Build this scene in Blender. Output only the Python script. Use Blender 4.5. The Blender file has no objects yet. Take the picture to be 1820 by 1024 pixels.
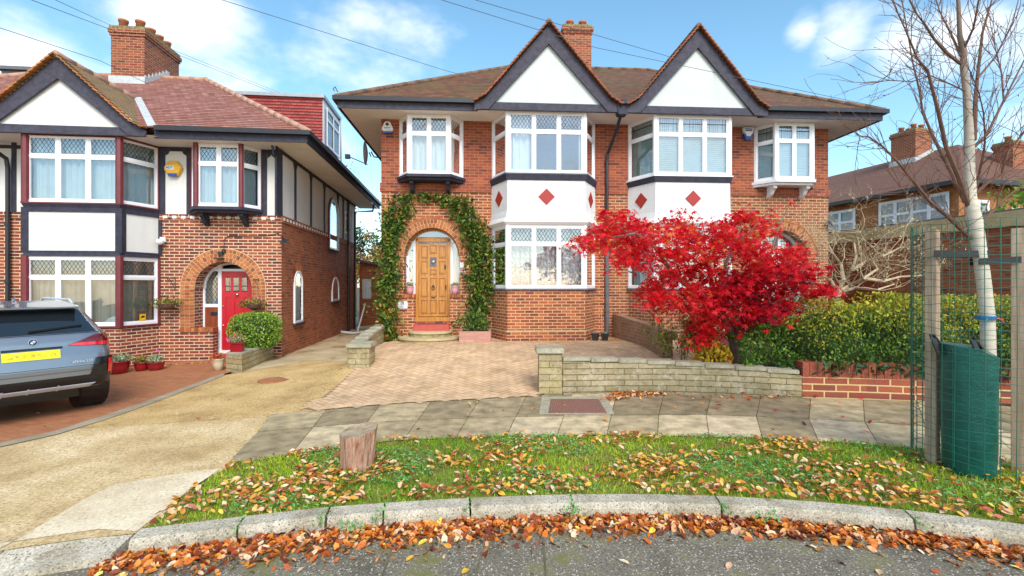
import bpy, bmesh, math, random
import numpy as np
from mathutils import Vector, Matrix
random.seed(7); rng = np.random.default_rng(7)
C = bpy.context.scene.collection
SC = bpy.context.scene
R = math.radians
# ------------------------------------------------------------------ camera
F, HZ, ZC, CX = 850.0, 507.0, 1.73, 910.0
cam = bpy.data.cameras.new('camera'); cam.lens = 36*F/1820; cam.sensor_width = 36
cam.shift_y = -(512-HZ)/1820; cam.clip_end = 2000; cam.clip_start = .05
co = bpy.data.objects.new('camera', cam); C.objects.link(co)
co.location = (0, 0, ZC); co.rotation_euler = (R(90), 0, 0); SC.camera = co
# ------------------------------------------------------------------ world, sun, exposure
SUN_EL, SUN_AZ = 40, 162      # azimuth clockwise from +Y : the sun stands behind the camera, a little to the right
w = bpy.data.worlds.new('World'); SC.world = w; w.use_nodes = True
nt = w.node_tree; nt.nodes.clear()
def N(nt, t, **k):
    n = nt.nodes.new(t)
    for a, b in k.items():
        if a.startswith('i_'): n.inputs[a[2:].replace('_', ' ')].default_value = b
        else: setattr(n, a, b)
    return n
out = N(nt, 'ShaderNodeOutputWorld'); bg = N(nt, 'ShaderNodeBackground'); bg.inputs[1].default_value = .15
sky = N(nt, 'ShaderNodeTexSky', sky_type='NISHITA', sun_disc=False, sun_elevation=R(SUN_EL), sun_rotation=R(SUN_AZ), altitude=0, air_density=1.0, dust_density=.6, ozone_density=1.2)
tc = N(nt, 'ShaderNodeTexCoord')
nz = N(nt, 'ShaderNodeTexNoise'); nz.inputs['Scale'].default_value = 4.2; nz.inputs['Detail'].default_value = 9; nz.inputs['Roughness'].default_value = .55
mp = N(nt, 'ShaderNodeMapping'); mp.inputs['Scale'].default_value = (1, 1, 1.9)
nt.links.new(tc.outputs['Generated'], mp.inputs[0]); nt.links.new(mp.outputs[0], nz.inputs['Vector'])
def sdir(px, py):
    return Vector(((px-CX)/F, 1, (HZ-py)/F)).normalized()
acc = None
for px, py, rad, amp in [(640, 110, .30, .88), (340, 75, .30, .90), (60, 115, .20, .86), (200, 5, .10, .5), (830, 130, .10, .5),
                         (1500, 80, .10, .85), (1590, 95, .12, .95), (1700, 75, .12, .92), (1810, 95, .11, .85), (1425, 62, .06, .75), (1330, 128, .06, .25), (2400, 100, .5, 1), (-700, 0, .5, 1), ('back', 0, 1.3, 1.3)]:  # 'back': wide cloud out of view, added to whiten skylight and reflections
    d = N(nt, 'ShaderNodeVectorMath', operation='DISTANCE'); d.inputs[1].default_value = sdir(px, py) if px != 'back' else (0, -.62, .78)
    nt.links.new(tc.outputs['Generated'], d.inputs[0])
    m = N(nt, 'ShaderNodeMapRange', interpolation_type='SMOOTHSTEP'); m.inputs[1].default_value = rad; m.inputs[2].default_value = 0
    m.inputs[3].default_value = 0; m.inputs[4].default_value = amp
    nt.links.new(d.outputs['Value'], m.inputs[0])
    if acc is None: acc = m.outputs[0]
    else:
        a = N(nt, 'ShaderNodeMath', operation='MAXIMUM'); nt.links.new(acc, a.inputs[0]); nt.links.new(m.outputs[0], a.inputs[1]); acc = a.outputs[0]
nm = N(nt, 'ShaderNodeMapRange'); nm.inputs[1].default_value = .30; nm.inputs[2].default_value = .70; nt.links.new(nz.outputs[0], nm.inputs[0])
mu = N(nt, 'ShaderNodeMath', operation='MULTIPLY_ADD'); nt.links.new(acc, mu.inputs[0]); mu.inputs[1].default_value = .92
sb = N(nt, 'ShaderNodeMath', operation='MULTIPLY_ADD'); nt.links.new(nm.outputs[0], sb.inputs[0]); sb.inputs[1].default_value = 1.0; sb.inputs[2].default_value = -.80
nt.links.new(sb.outputs[0], mu.inputs[2])
cr = N(nt, 'ShaderNodeMapRange', interpolation_type='SMOOTHSTEP'); cr.inputs[1].default_value = .0; cr.inputs[2].default_value = .85; cr.inputs[4].default_value = .9; nt.links.new(mu.outputs[0], cr.inputs[0])
hs = N(nt, 'ShaderNodeHueSaturation'); hs.inputs['Hue'].default_value = .482; hs.inputs['Saturation'].default_value = 1.12; hs.inputs['Value'].default_value = 1.0
nt.links.new(sky.outputs[0], hs.inputs['Color'])
mx = N(nt, 'ShaderNodeMix', data_type='RGBA'); nt.links.new(cr.outputs[0], mx.inputs[0]); nt.links.new(hs.outputs[0], mx.inputs[6])
mx.inputs[7].default_value = (5.5, 5.5, 5.45, 1)
nt.links.new(mx.outputs[2], bg.inputs[0]); nt.links.new(bg.outputs[0], out.inputs[0])
sl = bpy.data.lights.new('sun', 'SUN'); sl.energy = 1.7; sl.angle = R(26); sl.color = (1, .95, .87)
so = bpy.data.objects.new('sun', sl); C.objects.link(so)
az, el = R(SUN_AZ), R(SUN_EL)
sv = Vector((math.sin(az)*math.cos(el), math.cos(az)*math.cos(el), math.sin(el)))
so.rotation_euler = sv.to_track_quat('Z', 'Y').to_euler(); so.location = (-4, -10, 20)
SC.view_settings.view_transform = 'Standard'; SC.view_settings.look = 'None'; SC.view_settings.gamma = 1
SC.view_settings.exposure = 0.88

# ------------------------------------------------------------------ materials
def newmat(name):
    m = bpy.data.materials.new(name); m.use_nodes = True; nt = m.node_tree
    return m, nt, nt.nodes['Principled BSDF']
def ramp(nt, fac, stops, interp='LINEAR'):
    r = N(nt, 'ShaderNodeValToRGB'); e = r.color_ramp; e.interpolation = interp
    while len(e.elements) < len(stops): e.elements.new(.5)
    for i, (p, c) in enumerate(stops): e.elements[i].position = p; e.elements[i].color = (*c, 1)
    nt.links.new(fac, r.inputs[0]); return r.outputs[0]
def noise(nt, vec, scale, detail=4, rough=.6):
    n = N(nt, 'ShaderNodeTexNoise'); n.inputs['Scale'].default_value = scale; n.inputs['Detail'].default_value = detail; n.inputs['Roughness'].default_value = rough
    if vec is not None: nt.links.new(vec, n.inputs['Vector'])
    return n.outputs[0]
def mixc(nt, fac, a, b, mode='MIX'):
    m = N(nt, 'ShaderNodeMix', data_type='RGBA', blend_type=mode)
    for s, i in ((fac, 0), (a, 6), (b, 7)):
        if hasattr(s, 'links'): nt.links.new(s, m.inputs[i])
        else: m.inputs[i].default_value = s if i == 0 else (*s, 1)
    return m.outputs[2]
def mth(nt, op, a, b=None, c=None):
    m = N(nt, 'ShaderNodeMath', operation=op)
    for i, s in enumerate((a, b, c)):
        if s is None: continue
        if hasattr(s, 'links'): nt.links.new(s, m.inputs[i])
        else: m.inputs[i].default_value = s
    return m.outputs[0]
def bump(nt, bs, h, strength=.5, dist=.01):
    b = N(nt, 'ShaderNodeBump'); b.inputs['Strength'].default_value = strength; b.inputs['Distance'].default_value = dist
    nt.links.new(h, b.inputs['Height']); nt.links.new(b.outputs[0], bs.inputs['Normal'])
def plain(name, col, rough=.6, metal=0, var=.12, nscale=6, bmp=0, spec=None, coat=0):
    m, nt, bs = newmat(name)
    o = N(nt, 'ShaderNodeTexCoord').outputs['Object']
    n = noise(nt, o, nscale, 5)
    lo = tuple(max(0, c*(1-var)) for c in col); hi = tuple(min(1, c*(1+var)) for c in col)
    nt.links.new(ramp(nt, n, [(.3, lo), (.7, hi)]), bs.inputs['Base Color'])
    bs.inputs['Roughness'].default_value = rough; bs.inputs['Metallic'].default_value = metal
    if coat: bs.inputs['Coat Weight'].default_value = coat; bs.inputs['Coat Roughness'].default_value = .05
    if bmp: bump(nt, bs, noise(nt, o, nscale*8, 4), bmp, .01)
    return m
def brickmat(name, cols, mortar, bw=.225, bh=.075, ms=.006, off=.5, rough=.85, vec='UV', dirt=.25, bs_strength=.6, smooth=.15, rot=0, dirtcol=(.1, .06, .04), lichen=None):
    m, nt, bs = newmat(name)
    tcn = N(nt, 'ShaderNodeTexCoord'); v = tcn.outputs[vec]
    if rot:
        mp = N(nt, 'ShaderNodeMapping'); mp.inputs['Rotation'].default_value = (0, 0, rot); nt.links.new(v, mp.inputs[0]); v = mp.outputs[0]
    # slight wobble so that courses are not ruled
    wn = N(nt, 'ShaderNodeTexNoise'); wn.inputs['Scale'].default_value = 5; nt.links.new(v, wn.inputs['Vector'])
    wv = N(nt, 'ShaderNodeVectorMath', operation='MULTIPLY_ADD'); nt.links.new(wn.outputs['Color'], wv.inputs[0]); wv.inputs[1].default_value = (.012, .006, 0); nt.links.new(v, wv.inputs[2])
    v2 = wv.outputs[0]
    b = N(nt, 'ShaderNodeTexBrick'); nt.links.new(v2, b.inputs['Vector']); b.offset = off
    for k, x in (('Scale', 1), ('Mortar Size', ms), ('Mortar Smooth', smooth), ('Bias', 0), ('Brick Width', bw), ('Row Height', bh)): b.inputs[k].default_value = x
    b.inputs['Color1'].default_value = (0, 0, 0, 1); b.inputs['Color2'].default_value = (1, 1, 1, 1); b.inputs['Mortar'].default_value = (.5, .5, .5, 1)
    n = len(cols)
    rc = ramp(nt, b.outputs['Color'], [(i/max(1, n-1), c) for i, c in enumerate(cols)])
    fine = noise(nt, tcn.outputs['Object'], 40, 6, .7)
    rc = mixc(nt, .55, rc, ramp(nt, fine, [(.3, (.55, .55, .55)), (.7, (1.3, 1.3, 1.3))]), 'MULTIPLY')
    mc = mixc(nt, .4, mortar, ramp(nt, fine, [(.3, (.6, .6, .6)), (.7, (1.2, 1.2, 1.2))]), 'MULTIPLY')
    c = mixc(nt, b.outputs['Fac'], rc, mc)
    big = noise(nt, tcn.outputs['Object'], 1.3, 6, .65)
    c = mixc(nt, mth(nt, 'MULTIPLY', ramp(nt, big, [(.45, (0, 0, 0)), (.75, (1, 1, 1))]), dirt), c, dirtcol)
    if lichen:
        l1 = noise(nt, tcn.outputs['Object'], 7, 8, .75); c = mixc(nt, mth(nt, 'MULTIPLY', ramp(nt, l1, [(.52, (0, 0, 0)), (.64, (1, 1, 1))]), .65), c, lichen)
        l2 = noise(nt, tcn.outputs['Object'], 17, 8, .8); c = mixc(nt, mth(nt, 'MULTIPLY', ramp(nt, l2, [(.54, (0, 0, 0)), (.62, (1, 1, 1))]), .6), c, (.07, .06, .03))
    nt.links.new(c, bs.inputs['Base Color']); bs.inputs['Roughness'].default_value = rough
    h = mth(nt, 'ADD', mth(nt, 'SUBTRACT', 1, b.outputs['Fac']), mth(nt, 'MULTIPLY', fine, .35))
    bump(nt, bs, h, bs_strength, .008)
    return m
def tilemat(name, cols, moss=(.12, .12, .03), mossamt=.25, rw=.17, rh=.105):
    m, nt, bs = newmat(name)
    tcn = N(nt, 'ShaderNodeTexCoord'); v = tcn.outputs['UV']
    b = N(nt, 'ShaderNodeTexBrick'); nt.links.new(v, b.inputs['Vector']); b.offset = .5
    for k, x in (('Scale', 1), ('Mortar Size', .004), ('Mortar Smooth', .2), ('Brick Width', rw), ('Row Height', rh)): b.inputs[k].default_value = x
    b.inputs['Color1'].default_value = (0, 0, 0, 1); b.inputs['Color2'].default_value = (1, 1, 1, 1)
    rc = ramp(nt, b.outputs['Color'], [(i/(len(cols)-1), c) for i, c in enumerate(cols)])
    sx = N(nt, 'ShaderNodeSeparateXYZ'); nt.links.new(v, sx.inputs[0])
    fr = mth(nt, 'FRACT', mth(nt, 'DIVIDE', sx.outputs['Y'], rh))
    # the tail of each course overhangs the next: shade under it and a highlight on its edge, both painted in
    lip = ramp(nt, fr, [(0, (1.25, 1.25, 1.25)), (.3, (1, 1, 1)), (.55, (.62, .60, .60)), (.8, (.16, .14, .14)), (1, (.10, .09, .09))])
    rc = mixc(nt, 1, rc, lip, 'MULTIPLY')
    rc = mixc(nt, b.outputs['Fac'], rc, (.05, .03, .025))
    fine = noise(nt, tcn.outputs['Object'], 25, 5, .7)
    rc = mixc(nt, .5, rc, ramp(nt, fine, [(.3, (.6, .6, .6)), (.7, (1.3, 1.3, 1.3))]), 'MULTIPLY')
    big = noise(nt, tcn.outputs['Object'], 1.0, 7, .7)
    rc = mixc(nt, mth(nt, 'MULTIPLY', ramp(nt, big, [(.45, (0, 0, 0)), (.68, (1, 1, 1))]), mossamt), rc, moss)
    nt.links.new(rc, bs.inputs['Base Color']); bs.inputs['Roughness'].default_value = .85
    h = mth(nt, 'ADD', mth(nt, 'SUBTRACT', 1, fr), mth(nt, 'MULTIPLY', b.outputs['Color'], .25))
    bump(nt, bs, h, .9, .02)
    return m
def attrmat(name, stops, rough=.7, transl=0, nscale=0, var=.2, spec=.3, interp='LINEAR', bmp=0):
    m, nt, bs = newmat(name)
    a = N(nt, 'ShaderNodeAttribute', attribute_name='rnd')
    c = ramp(nt, a.outputs['Fac'], stops, interp)
    if nscale:
        o = N(nt, 'ShaderNodeTexCoord').outputs['Object']; nn = noise(nt, o, nscale, 6, .65)
        c = mixc(nt, 1, c, ramp(nt, nn, [(.3, (1-var,)*3), (.7, (1+var,)*3)]), 'MULTIPLY')
        if bmp: bump(nt, bs, nn, bmp, .01)
    nt.links.new(c, bs.inputs['Base Color']); bs.inputs['Roughness'].default_value = rough
    bs.inputs['Specular IOR Level'].default_value = spec
    if transl:
        t = N(nt, 'ShaderNodeBsdfTranslucent'); nt.links.new(c, t.inputs[0])
        mxs = N(nt, 'ShaderNodeMixShader'); mxs.inputs[0].default_value = transl
        nt.links.new(bs.outputs[0], mxs.inputs[1]); nt.links.new(t.outputs[0], mxs.inputs[2])
        nt.links.new(mxs.outputs[0], nt.nodes['Material Output'].inputs[0])
    return m
def glassmat(name, lead=None, tint=(.90, .95, .95), refl=.20, a=.085, b=.13):
    m, nt, bs = newmat(name); nt.nodes.remove(bs)
    tr = N(nt, 'ShaderNodeBsdfTransparent'); tr.inputs[0].default_value = (*tint, 1)
    gl = N(nt, 'ShaderNodeBsdfGlossy'); gl.inputs['Roughness'].default_value = .02; gl.inputs[0].default_value = (.9, .95, 1, 1)
    o = N(nt, 'ShaderNodeTexCoord')
    bp = N(nt, 'ShaderNodeBump'); bp.inputs['Strength'].default_value = .06; bp.inputs['Distance'].default_value = .05
    nt.links.new(noise(nt, o.outputs['Object'], 2.5, 1), bp.inputs['Height']); nt.links.new(bp.outputs[0], gl.inputs['Normal'])
    fr = N(nt, 'ShaderNodeFresnel'); fr.inputs[0].default_value = 1.45
    f = mth(nt, 'ADD', fr.outputs[0], refl)
    mxs = N(nt, 'ShaderNodeMixShader'); nt.links.new(f, mxs.inputs[0]); nt.links.new(tr.outputs[0], mxs.inputs[1]); nt.links.new(gl.outputs[0], mxs.inputs[2])
    res = mxs.outputs[0]
    if lead:
        sx = N(nt, 'ShaderNodeSeparateXYZ'); nt.links.new(o.outputs['UV'], sx.inputs[0])
        if lead == 'diamond':
            p = mth(nt, 'DIVIDE', sx.outputs['X'], a); q = mth(nt, 'DIVIDE', sx.outputs['Y'], b)
            l1 = mth(nt, 'ABSOLUTE', mth(nt, 'SUBTRACT', mth(nt, 'FRACT', mth(nt, 'ADD', p, q)), .5))
            l2 = mth(nt, 'ABSOLUTE', mth(nt, 'SUBTRACT', mth(nt, 'FRACT', mth(nt, 'SUBTRACT', p, q)), .5))
            mn = mth(nt, 'MINIMUM', l1, l2); line = mth(nt, 'LESS_THAN', mn, .075)
        else:   # art deco bars: slanted uprights and one cross bar
            p = mth(nt, 'ADD', mth(nt, 'DIVIDE', sx.outputs['X'], .21), mth(nt, 'MULTIPLY', mth(nt, 'ABSOLUTE', mth(nt, 'SUBTRACT', mth(nt, 'FRACT', mth(nt, 'DIVIDE', sx.outputs['X'], .42)), .5)), mth(nt, 'MULTIPLY', sx.outputs['Y'], 1.2)))
            l1 = mth(nt, 'ABSOLUTE', mth(nt, 'SUBTRACT', mth(nt, 'FRACT', p), .5))
            q = mth(nt, 'ABSOLUTE', mth(nt, 'SUBTRACT', mth(nt, 'FRACT', mth(nt, 'DIVIDE', sx.outputs['Y'], .31)), .5))
            line = mth(nt, 'LESS_THAN', mth(nt, 'MINIMUM', l1, mth(nt, 'MULTIPLY', q, 1.3)), .055)
        d = N(nt, 'ShaderNodeBsdfPrincipled'); d.inputs['Base Color'].default_value = (.035, .045, .06, 1); d.inputs['Roughness'].default_value = .5
        m2 = N(nt, 'ShaderNodeMixShader'); nt.links.new(line, m2.inputs[0]); nt.links.new(res, m2.inputs[1]); nt.links.new(d.outputs[0], m2.inputs[2]); res = m2.outputs[0]
    nt.links.new(res, nt.nodes['Material Output'].inputs[0])
    return m
def groundmat(name, stops, scale=3, fine=60, finevar=.35, rough=.9, bmp=.3, speck=None, patch=None):
    m, nt, bs = newmat(name); o = N(nt, 'ShaderNodeTexCoord').outputs['Object']
    c = ramp(nt, noise(nt, o, scale, 8, .62), stops)
    fn = noise(nt, o, fine, 5, .75)
    c = mixc(nt, 1, c, ramp(nt, fn, [(.32, (1-finevar,)*3), (.68, (1+finevar,)*3)]), 'MULTIPLY')
    if speck:
        v = N(nt, 'ShaderNodeTexVoronoi'); v.inputs['Scale'].default_value = speck[1]; nt.links.new(o, v.inputs['Vector'])
        wn = N(nt, 'ShaderNodeSeparateColor'); nt.links.new(v.outputs['Color'], wn.inputs[0])
        s = mth(nt, 'MULTIPLY', mth(nt, 'LESS_THAN', v.outputs['Distance'], speck[3] if len(speck) > 3 else .4), mth(nt, 'GREATER_THAN', wn.outputs[0], speck[2]))
        c = mixc(nt, s, c, speck[0])
    if patch:
        pn = noise(nt, o, patch[1], 7, .7)
        c = mixc(nt, ramp(nt, pn, [(patch[2], (0, 0, 0)), (patch[2]+.1, (1, 1, 1))]), c, patch[0])
    nt.links.new(c, bs.inputs['Base Color']); bs.inputs['Roughness'].default_value = rough
    bump(nt, bs, fn, bmp, .01)
    return m
M = {}
M['brick'] = brickmat('orange brown brick', [(.15, .038, .03), (.42, .108, .045), (.25, .058, .036), (.52, .155, .06), (.33, .078, .038), (.17, .045, .038), (.46, .115, .042), (.24, .062, .045)], (.70, .46, .23), ms=.0085, dirt=.05)
M['brick_up'] = brickmat('red brown brick', [(.16, .038, .03), (.36, .075, .035), (.24, .05, .032), (.42, .10, .04), (.12, .032, .03)], (.42, .22, .11), dirt=.2)
M['brick_r'] = brickmat('brown red brick pale joints', [(.16, .05, .035), (.33, .10, .05), (.24, .065, .04), (.38, .13, .05), (.13, .042, .035)], (.68, .46, .25), ms=.0075, dirt=.08)
M['brick_l'] = brickmat('dark red brick cream joints', [(.13, .03, .026), (.33, .066, .03), (.19, .038, .028), (.42, .098, .036), (.09, .026, .026), (.26, .05, .028)], (.74, .56, .37), ms=.0095, dirt=.08)
M['brick_side'] = brickmat('red side brick', [(.22, .055, .03), (.42, .11, .04), (.32, .075, .035), (.48, .14, .05), (.17, .045, .03)], (.46, .26, .13), ms=.005, dirt=.15)
M['brick_far'] = brickmat('orange brick of the far house', [(.40, .13, .04), (.55, .20, .06), (.48, .16, .05)], (.5, .3, .14), dirt=.1)
M['brick_wall'] = brickmat('plum brick of the garden wall', [(.20, .05, .035), (.30, .07, .04), (.38, .10, .045)], (.66, .48, .22), bw=.34, bh=.105, ms=.011, dirt=.1)
M['chim'] = brickmat('chimney brick', [(.13, .03, .022), (.36, .085, .035), (.22, .045, .028), (.42, .11, .04)], (.46, .28, .16), ms=.009, dirt=.35)
M['farpane'] = plain('far window pane', (.30, .34, .36), .35, var=.35, nscale=2)
M['stone'] = brickmat('yellow walling stone', [(.42, .32, .15), (.5, .42, .24), (.36, .29, .17), (.46, .34, .14)], (.20, .17, .06), bw=.40, bh=.105, ms=.007, dirt=.7, dirtcol=(.15, .12, .05), bs_strength=1, lichen=(.50, .44, .28))
M['stone_s'] = brickmat('grey walling stone', [(.34, .27, .14), (.46, .38, .23), (.38, .31, .18), (.27, .22, .13)], (.15, .12, .05), bw=.46, bh=.094, ms=.007, dirt=.9, dirtcol=(.17, .14, .065), bs_strength=1, lichen=(.55, .50, .40))
M['pinkbrick'] = brickmat('pink planter brick', [(.52, .26, .20), (.58, .31, .24), (.5, .24, .19)], (.45, .25, .2), dirt=.2)
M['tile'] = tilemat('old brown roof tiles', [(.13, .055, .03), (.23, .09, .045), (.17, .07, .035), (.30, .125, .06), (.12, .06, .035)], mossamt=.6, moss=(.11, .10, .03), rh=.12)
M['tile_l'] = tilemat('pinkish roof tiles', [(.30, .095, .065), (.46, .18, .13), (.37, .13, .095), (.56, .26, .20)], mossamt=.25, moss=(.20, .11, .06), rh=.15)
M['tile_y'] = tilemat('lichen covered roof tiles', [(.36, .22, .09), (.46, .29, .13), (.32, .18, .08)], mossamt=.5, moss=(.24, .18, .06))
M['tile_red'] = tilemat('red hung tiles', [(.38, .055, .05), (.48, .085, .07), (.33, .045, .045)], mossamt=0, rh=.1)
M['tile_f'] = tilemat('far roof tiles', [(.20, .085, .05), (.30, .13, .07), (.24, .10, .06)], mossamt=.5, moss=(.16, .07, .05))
M['vtile_m'] = attrmat('brown verge tiles', [(0, (.22, .065, .03)), (.5, (.34, .11, .05)), (1, (.15, .075, .04))], nscale=30, var=.4)
M['vtile'] = attrmat('orange verge tiles', [(0, (.34, .10, .03)), (.5, (.5, .2, .06)), (1, (.22, .12, .05))], nscale=30, var=.4)
M['ridge'] = plain('ridge tile clay', (.19, .11, .07), .85, var=.35, nscale=5, bmp=.4)
M['ridge_p'] = plain('pale pink ridge tile', (.48, .28, .20), .85, var=.25, nscale=5, bmp=.4)
M['moss'] = plain('mossy mortar', (.25, .22, .09), .95, var=.5, nscale=14, bmp=.8)
M['pot'] = plain('chimney pot clay', (.42, .14, .06), .8, var=.25, nscale=8)
M['vous'] = attrmat('arch bricks', [(0, (.26, .07, .035)), (.4, (.44, .14, .05)), (.75, (.52, .19, .065)), (1, (.20, .06, .035))], nscale=40, var=.35, rough=.85)
M['mortar'] = plain('cream mortar', (.60, .42, .24), .9, var=.2, nscale=20)
def rendermat(name, col, stain=.35, bmp=.5, sc=14):
    m, nt, bs = newmat(name); o = N(nt, 'ShaderNodeTexCoord').outputs['Object']
    mp = N(nt, 'ShaderNodeMapping'); mp.inputs['Scale'].default_value = (5, 5, .5); nt.links.new(o, mp.inputs[0])
    st = ramp(nt, noise(nt, mp.outputs[0], 1.5, 6, .7), [(.5, (0, 0, 0)), (.8, (1, 1, 1))]); bl = ramp(nt, noise(nt, o, 1.4, 6, .7), [(.4, (0, 0, 0)), (.75, (1, 1, 1))])
    c = mixc(nt, mth(nt, 'MULTIPLY', st, stain), col, tuple(x*.62 for x in col)); c = mixc(nt, mth(nt, 'MULTIPLY', bl, stain*.6), c, (col[0]*.78, col[1]*.75, col[2]*.66))
    nt.links.new(c, bs.inputs['Base Color']); bs.inputs['Roughness'].default_value = .85; bump(nt, bs, noise(nt, o, sc, 6, .7), bmp, .02); return m
M['cream'] = rendermat('cream painted render', (.74, .735, .71), .30, .3); M['white_r'] = rendermat('white textured render', (.80, .79, .79), .28, .9, 22); M['gable_w'] = rendermat('pale painted gable panel', (.62, .67, .66), .22, .25)
M['soffit'] = plain('white soffit boards', (.82, .77, .70), .6, var=.06, nscale=2)
M['white'] = plain('white window plastic', (.84, .84, .87), .35, var=.02)
M['dark'] = plain('blue black painted timber', (.028, .028, .05), .7, var=.4, nscale=9, bmp=.3)
M['barge'] = plain('weathered dark barge board', (.052, .050, .075), .75, var=.35, nscale=9, bmp=.4)
M['black'] = plain('black plastic', (.018, .019, .024), .4, var=.2)
M['maroon'] = plain('maroon painted timber', (.16, .022, .028), .4, var=.2)
M['lead'] = plain('lead flashing', (.50, .54, .55), .55, var=.15, nscale=10)
M['glass'] = glassmat('window glass')
M['glass_d'] = glassmat('diamond leaded glass', 'diamond')
M['glass_s'] = glassmat('deco leaded glass', 'deco')
M['farnet'] = plain('far grey blue curtain', (.28, .33, .36), .9)
M['net'] = plain('pale net curtain', (.60, .66, .67), .9, var=.08, nscale=3)
M['drape'] = plain('cream curtain', (.50, .46, .38), .9, var=.14, nscale=3)
M['blind'] = plain('grey blind', (.46, .55, .53), .7, var=.08, nscale=3)
def lacemat():
    m, nt, bs = newmat('white lace'); o = N(nt, 'ShaderNodeTexCoord').outputs['Object']
    v = noise(nt, o, 16, 5, .7)
    v2 = N(nt, 'ShaderNodeTexVoronoi'); v2.inputs['Scale'].default_value = 13; nt.links.new(o, v2.inputs['Vector'])
    f = ramp(nt, mth(nt, 'ADD', v, mth(nt, 'MULTIPLY', v2.outputs['Distance'], .35)), [(.55, (0, 0, 0)), (.72, (1, 1, 1))])
    nt.links.new(mixc(nt, f, (.66, .70, .72), (.34, .36, .38)), bs.inputs['Base Color']); bs.inputs['Roughness'].default_value = .9
    return m
M['lace'] = lacemat()
M['room'] = plain('dark room', (.22, .22, .23), .9)
def woodmat(name, c1, c2, rough=.4, sc=(14, 14, 1.2), coat=.3):
    m, nt, bs = newmat(name); o = N(nt, 'ShaderNodeTexCoord').outputs['Object']
    mp = N(nt, 'ShaderNodeMapping'); mp.inputs['Scale'].default_value = sc; nt.links.new(o, mp.inputs[0])
    n = noise(nt, mp.outputs[0], 2.2, 6, .6)
    nt.links.new(ramp(nt, n, [(.3, c1), (.7, c2)]), bs.inputs['Base Color']); bs.inputs['Roughness'].default_value = rough
    bs.inputs['Coat Weight'].default_value = coat; bump(nt, bs, n, .15, .01)
    return m
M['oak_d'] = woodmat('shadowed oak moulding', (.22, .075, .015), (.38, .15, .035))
M['oak'] = woodmat('varnished oak', (.36, .135, .018), (.60, .27, .05))
M['mahog'] = woodmat('mahogany board', (.16, .03, .015), (.32, .07, .025))
M['stake'] = woodmat('weathered stake', (.30, .20, .13), (.52, .40, .29), .85, coat=0)
M['stump'] = woodmat('stump bark', (.15, .035, .012), (.62, .40, .28), .9, sc=(14, 14, 2.2), coat=0)
M['stumptop'] = woodmat('stump end grain', (.20, .13, .07), (.48, .38, .26), .9, sc=(6, 6, 6), coat=0)
M['reddoor'] = plain('red door paint', (.50, .012, .022), .35, var=.08)
M['red'] = plain('brick red paint', (.36, .022, .015), .5, var=.08)
M['redstep'] = plain('red painted step', (.45, .075, .055), .6, var=.15)
M['brass'] = plain('metal knob', (.7, .62, .5), .25, 1)
M['plate'] = plain('white plate', (.75, .75, .78), .4)
M['blue'] = plain('blue plastic', (.02, .07, .35), .4)
M['yellow'] = plain('yellow plastic', (.75, .40, .01), .4)
M['ceramic_r'] = plain('glazed red pot', (.30, .012, .02), .2, var=.15)
M['ceramic_c'] = plain('cream pot', (.62, .52, .36), .5, var=.1)
M['pinkpot'] = plain('pink pot', (.72, .36, .42), .5, var=.08)
M['greypot'] = plain('grey bucket', (.09, .10, .12), .5, var=.2)
M['soil'] = plain('soil', (.05, .035, .022), .95, var=.4, nscale=20, bmp=.5)
M['bark'] = plain('grey brown bark', (.20, .15, .12), .9, var=.4, nscale=14, bmp=.7)
M['twig'] = plain('pale twigs', (.52, .41, .26), .9, var=.3, nscale=9)
M['twig_r'] = plain('red brown twigs', (.15, .075, .05), .8, var=.4, nscale=5)
def birchmat():
    m, nt, bs = newmat('birch bark'); o = N(nt, 'ShaderNodeTexCoord').outputs['Object']
    mp = N(nt, 'ShaderNodeMapping'); mp.inputs['Scale'].default_value = (4, 4, 42); nt.links.new(o, mp.inputs[0])
    n = noise(nt, mp.outputs[0], 1.6, 6, .7)
    c = ramp(nt, n, [(.30, (.10, .08, .06)), (.40, (.56, .50, .40)), (.7, (.70, .65, .54))])
    sx = N(nt, 'ShaderNodeSeparateXYZ'); nt.links.new(o, sx.inputs[0])
    up = ramp(nt, mth(nt, 'DIVIDE', sx.outputs['Z'], 6), [(.46, (0, 0, 0)), (.66, (1, 1, 1))])
    blk_ = noise(nt, mp.outputs[0], .7, 3, .5)
    c = mixc(nt, ramp(nt, blk_, [(.66, (0, 0, 0)), (.72, (1, 1, 1))]), c, (.12, .09, .07))
    c = mixc(nt, up, c, (.22, .15, .11))
    nt.links.new(c, bs.inputs['Base Color']); bs.inputs['Roughness'].default_value = .75; bump(nt, bs, n, .3, .01)
    return m
M['birch'] = birchmat()
M['wire'] = plain('green coated wire', (.010, .13, .085), .35, var=.1)
M['cable'] = plain('grey cable', (.10, .10, .11), .6)
M['bag'] = plain('green plastic sheet', (.003, .085, .068), .25, var=.3, nscale=5, bmp=.5)
M['strap'] = plain('black rubber strap', (.012, .012, .015), .5)
M['rope'] = plain('blue cord', (.02, .16, .32), .6)
M['rope_r'] = plain('pink cord', (.7, .1, .12), .6)
M['galv'] = plain('galvanised grey', (.35, .36, .38), .4, .6)
M['rust'] = brickmat('rusty cast iron cover', [(.30, .13, .09), (.36, .17, .12)], (.16, .08, .06), bw=.028, bh=.028, ms=.004, off=0, dirt=.3)
M['iron'] = plain('dark iron', (.12, .13, .15), .6, var=.2)
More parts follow.
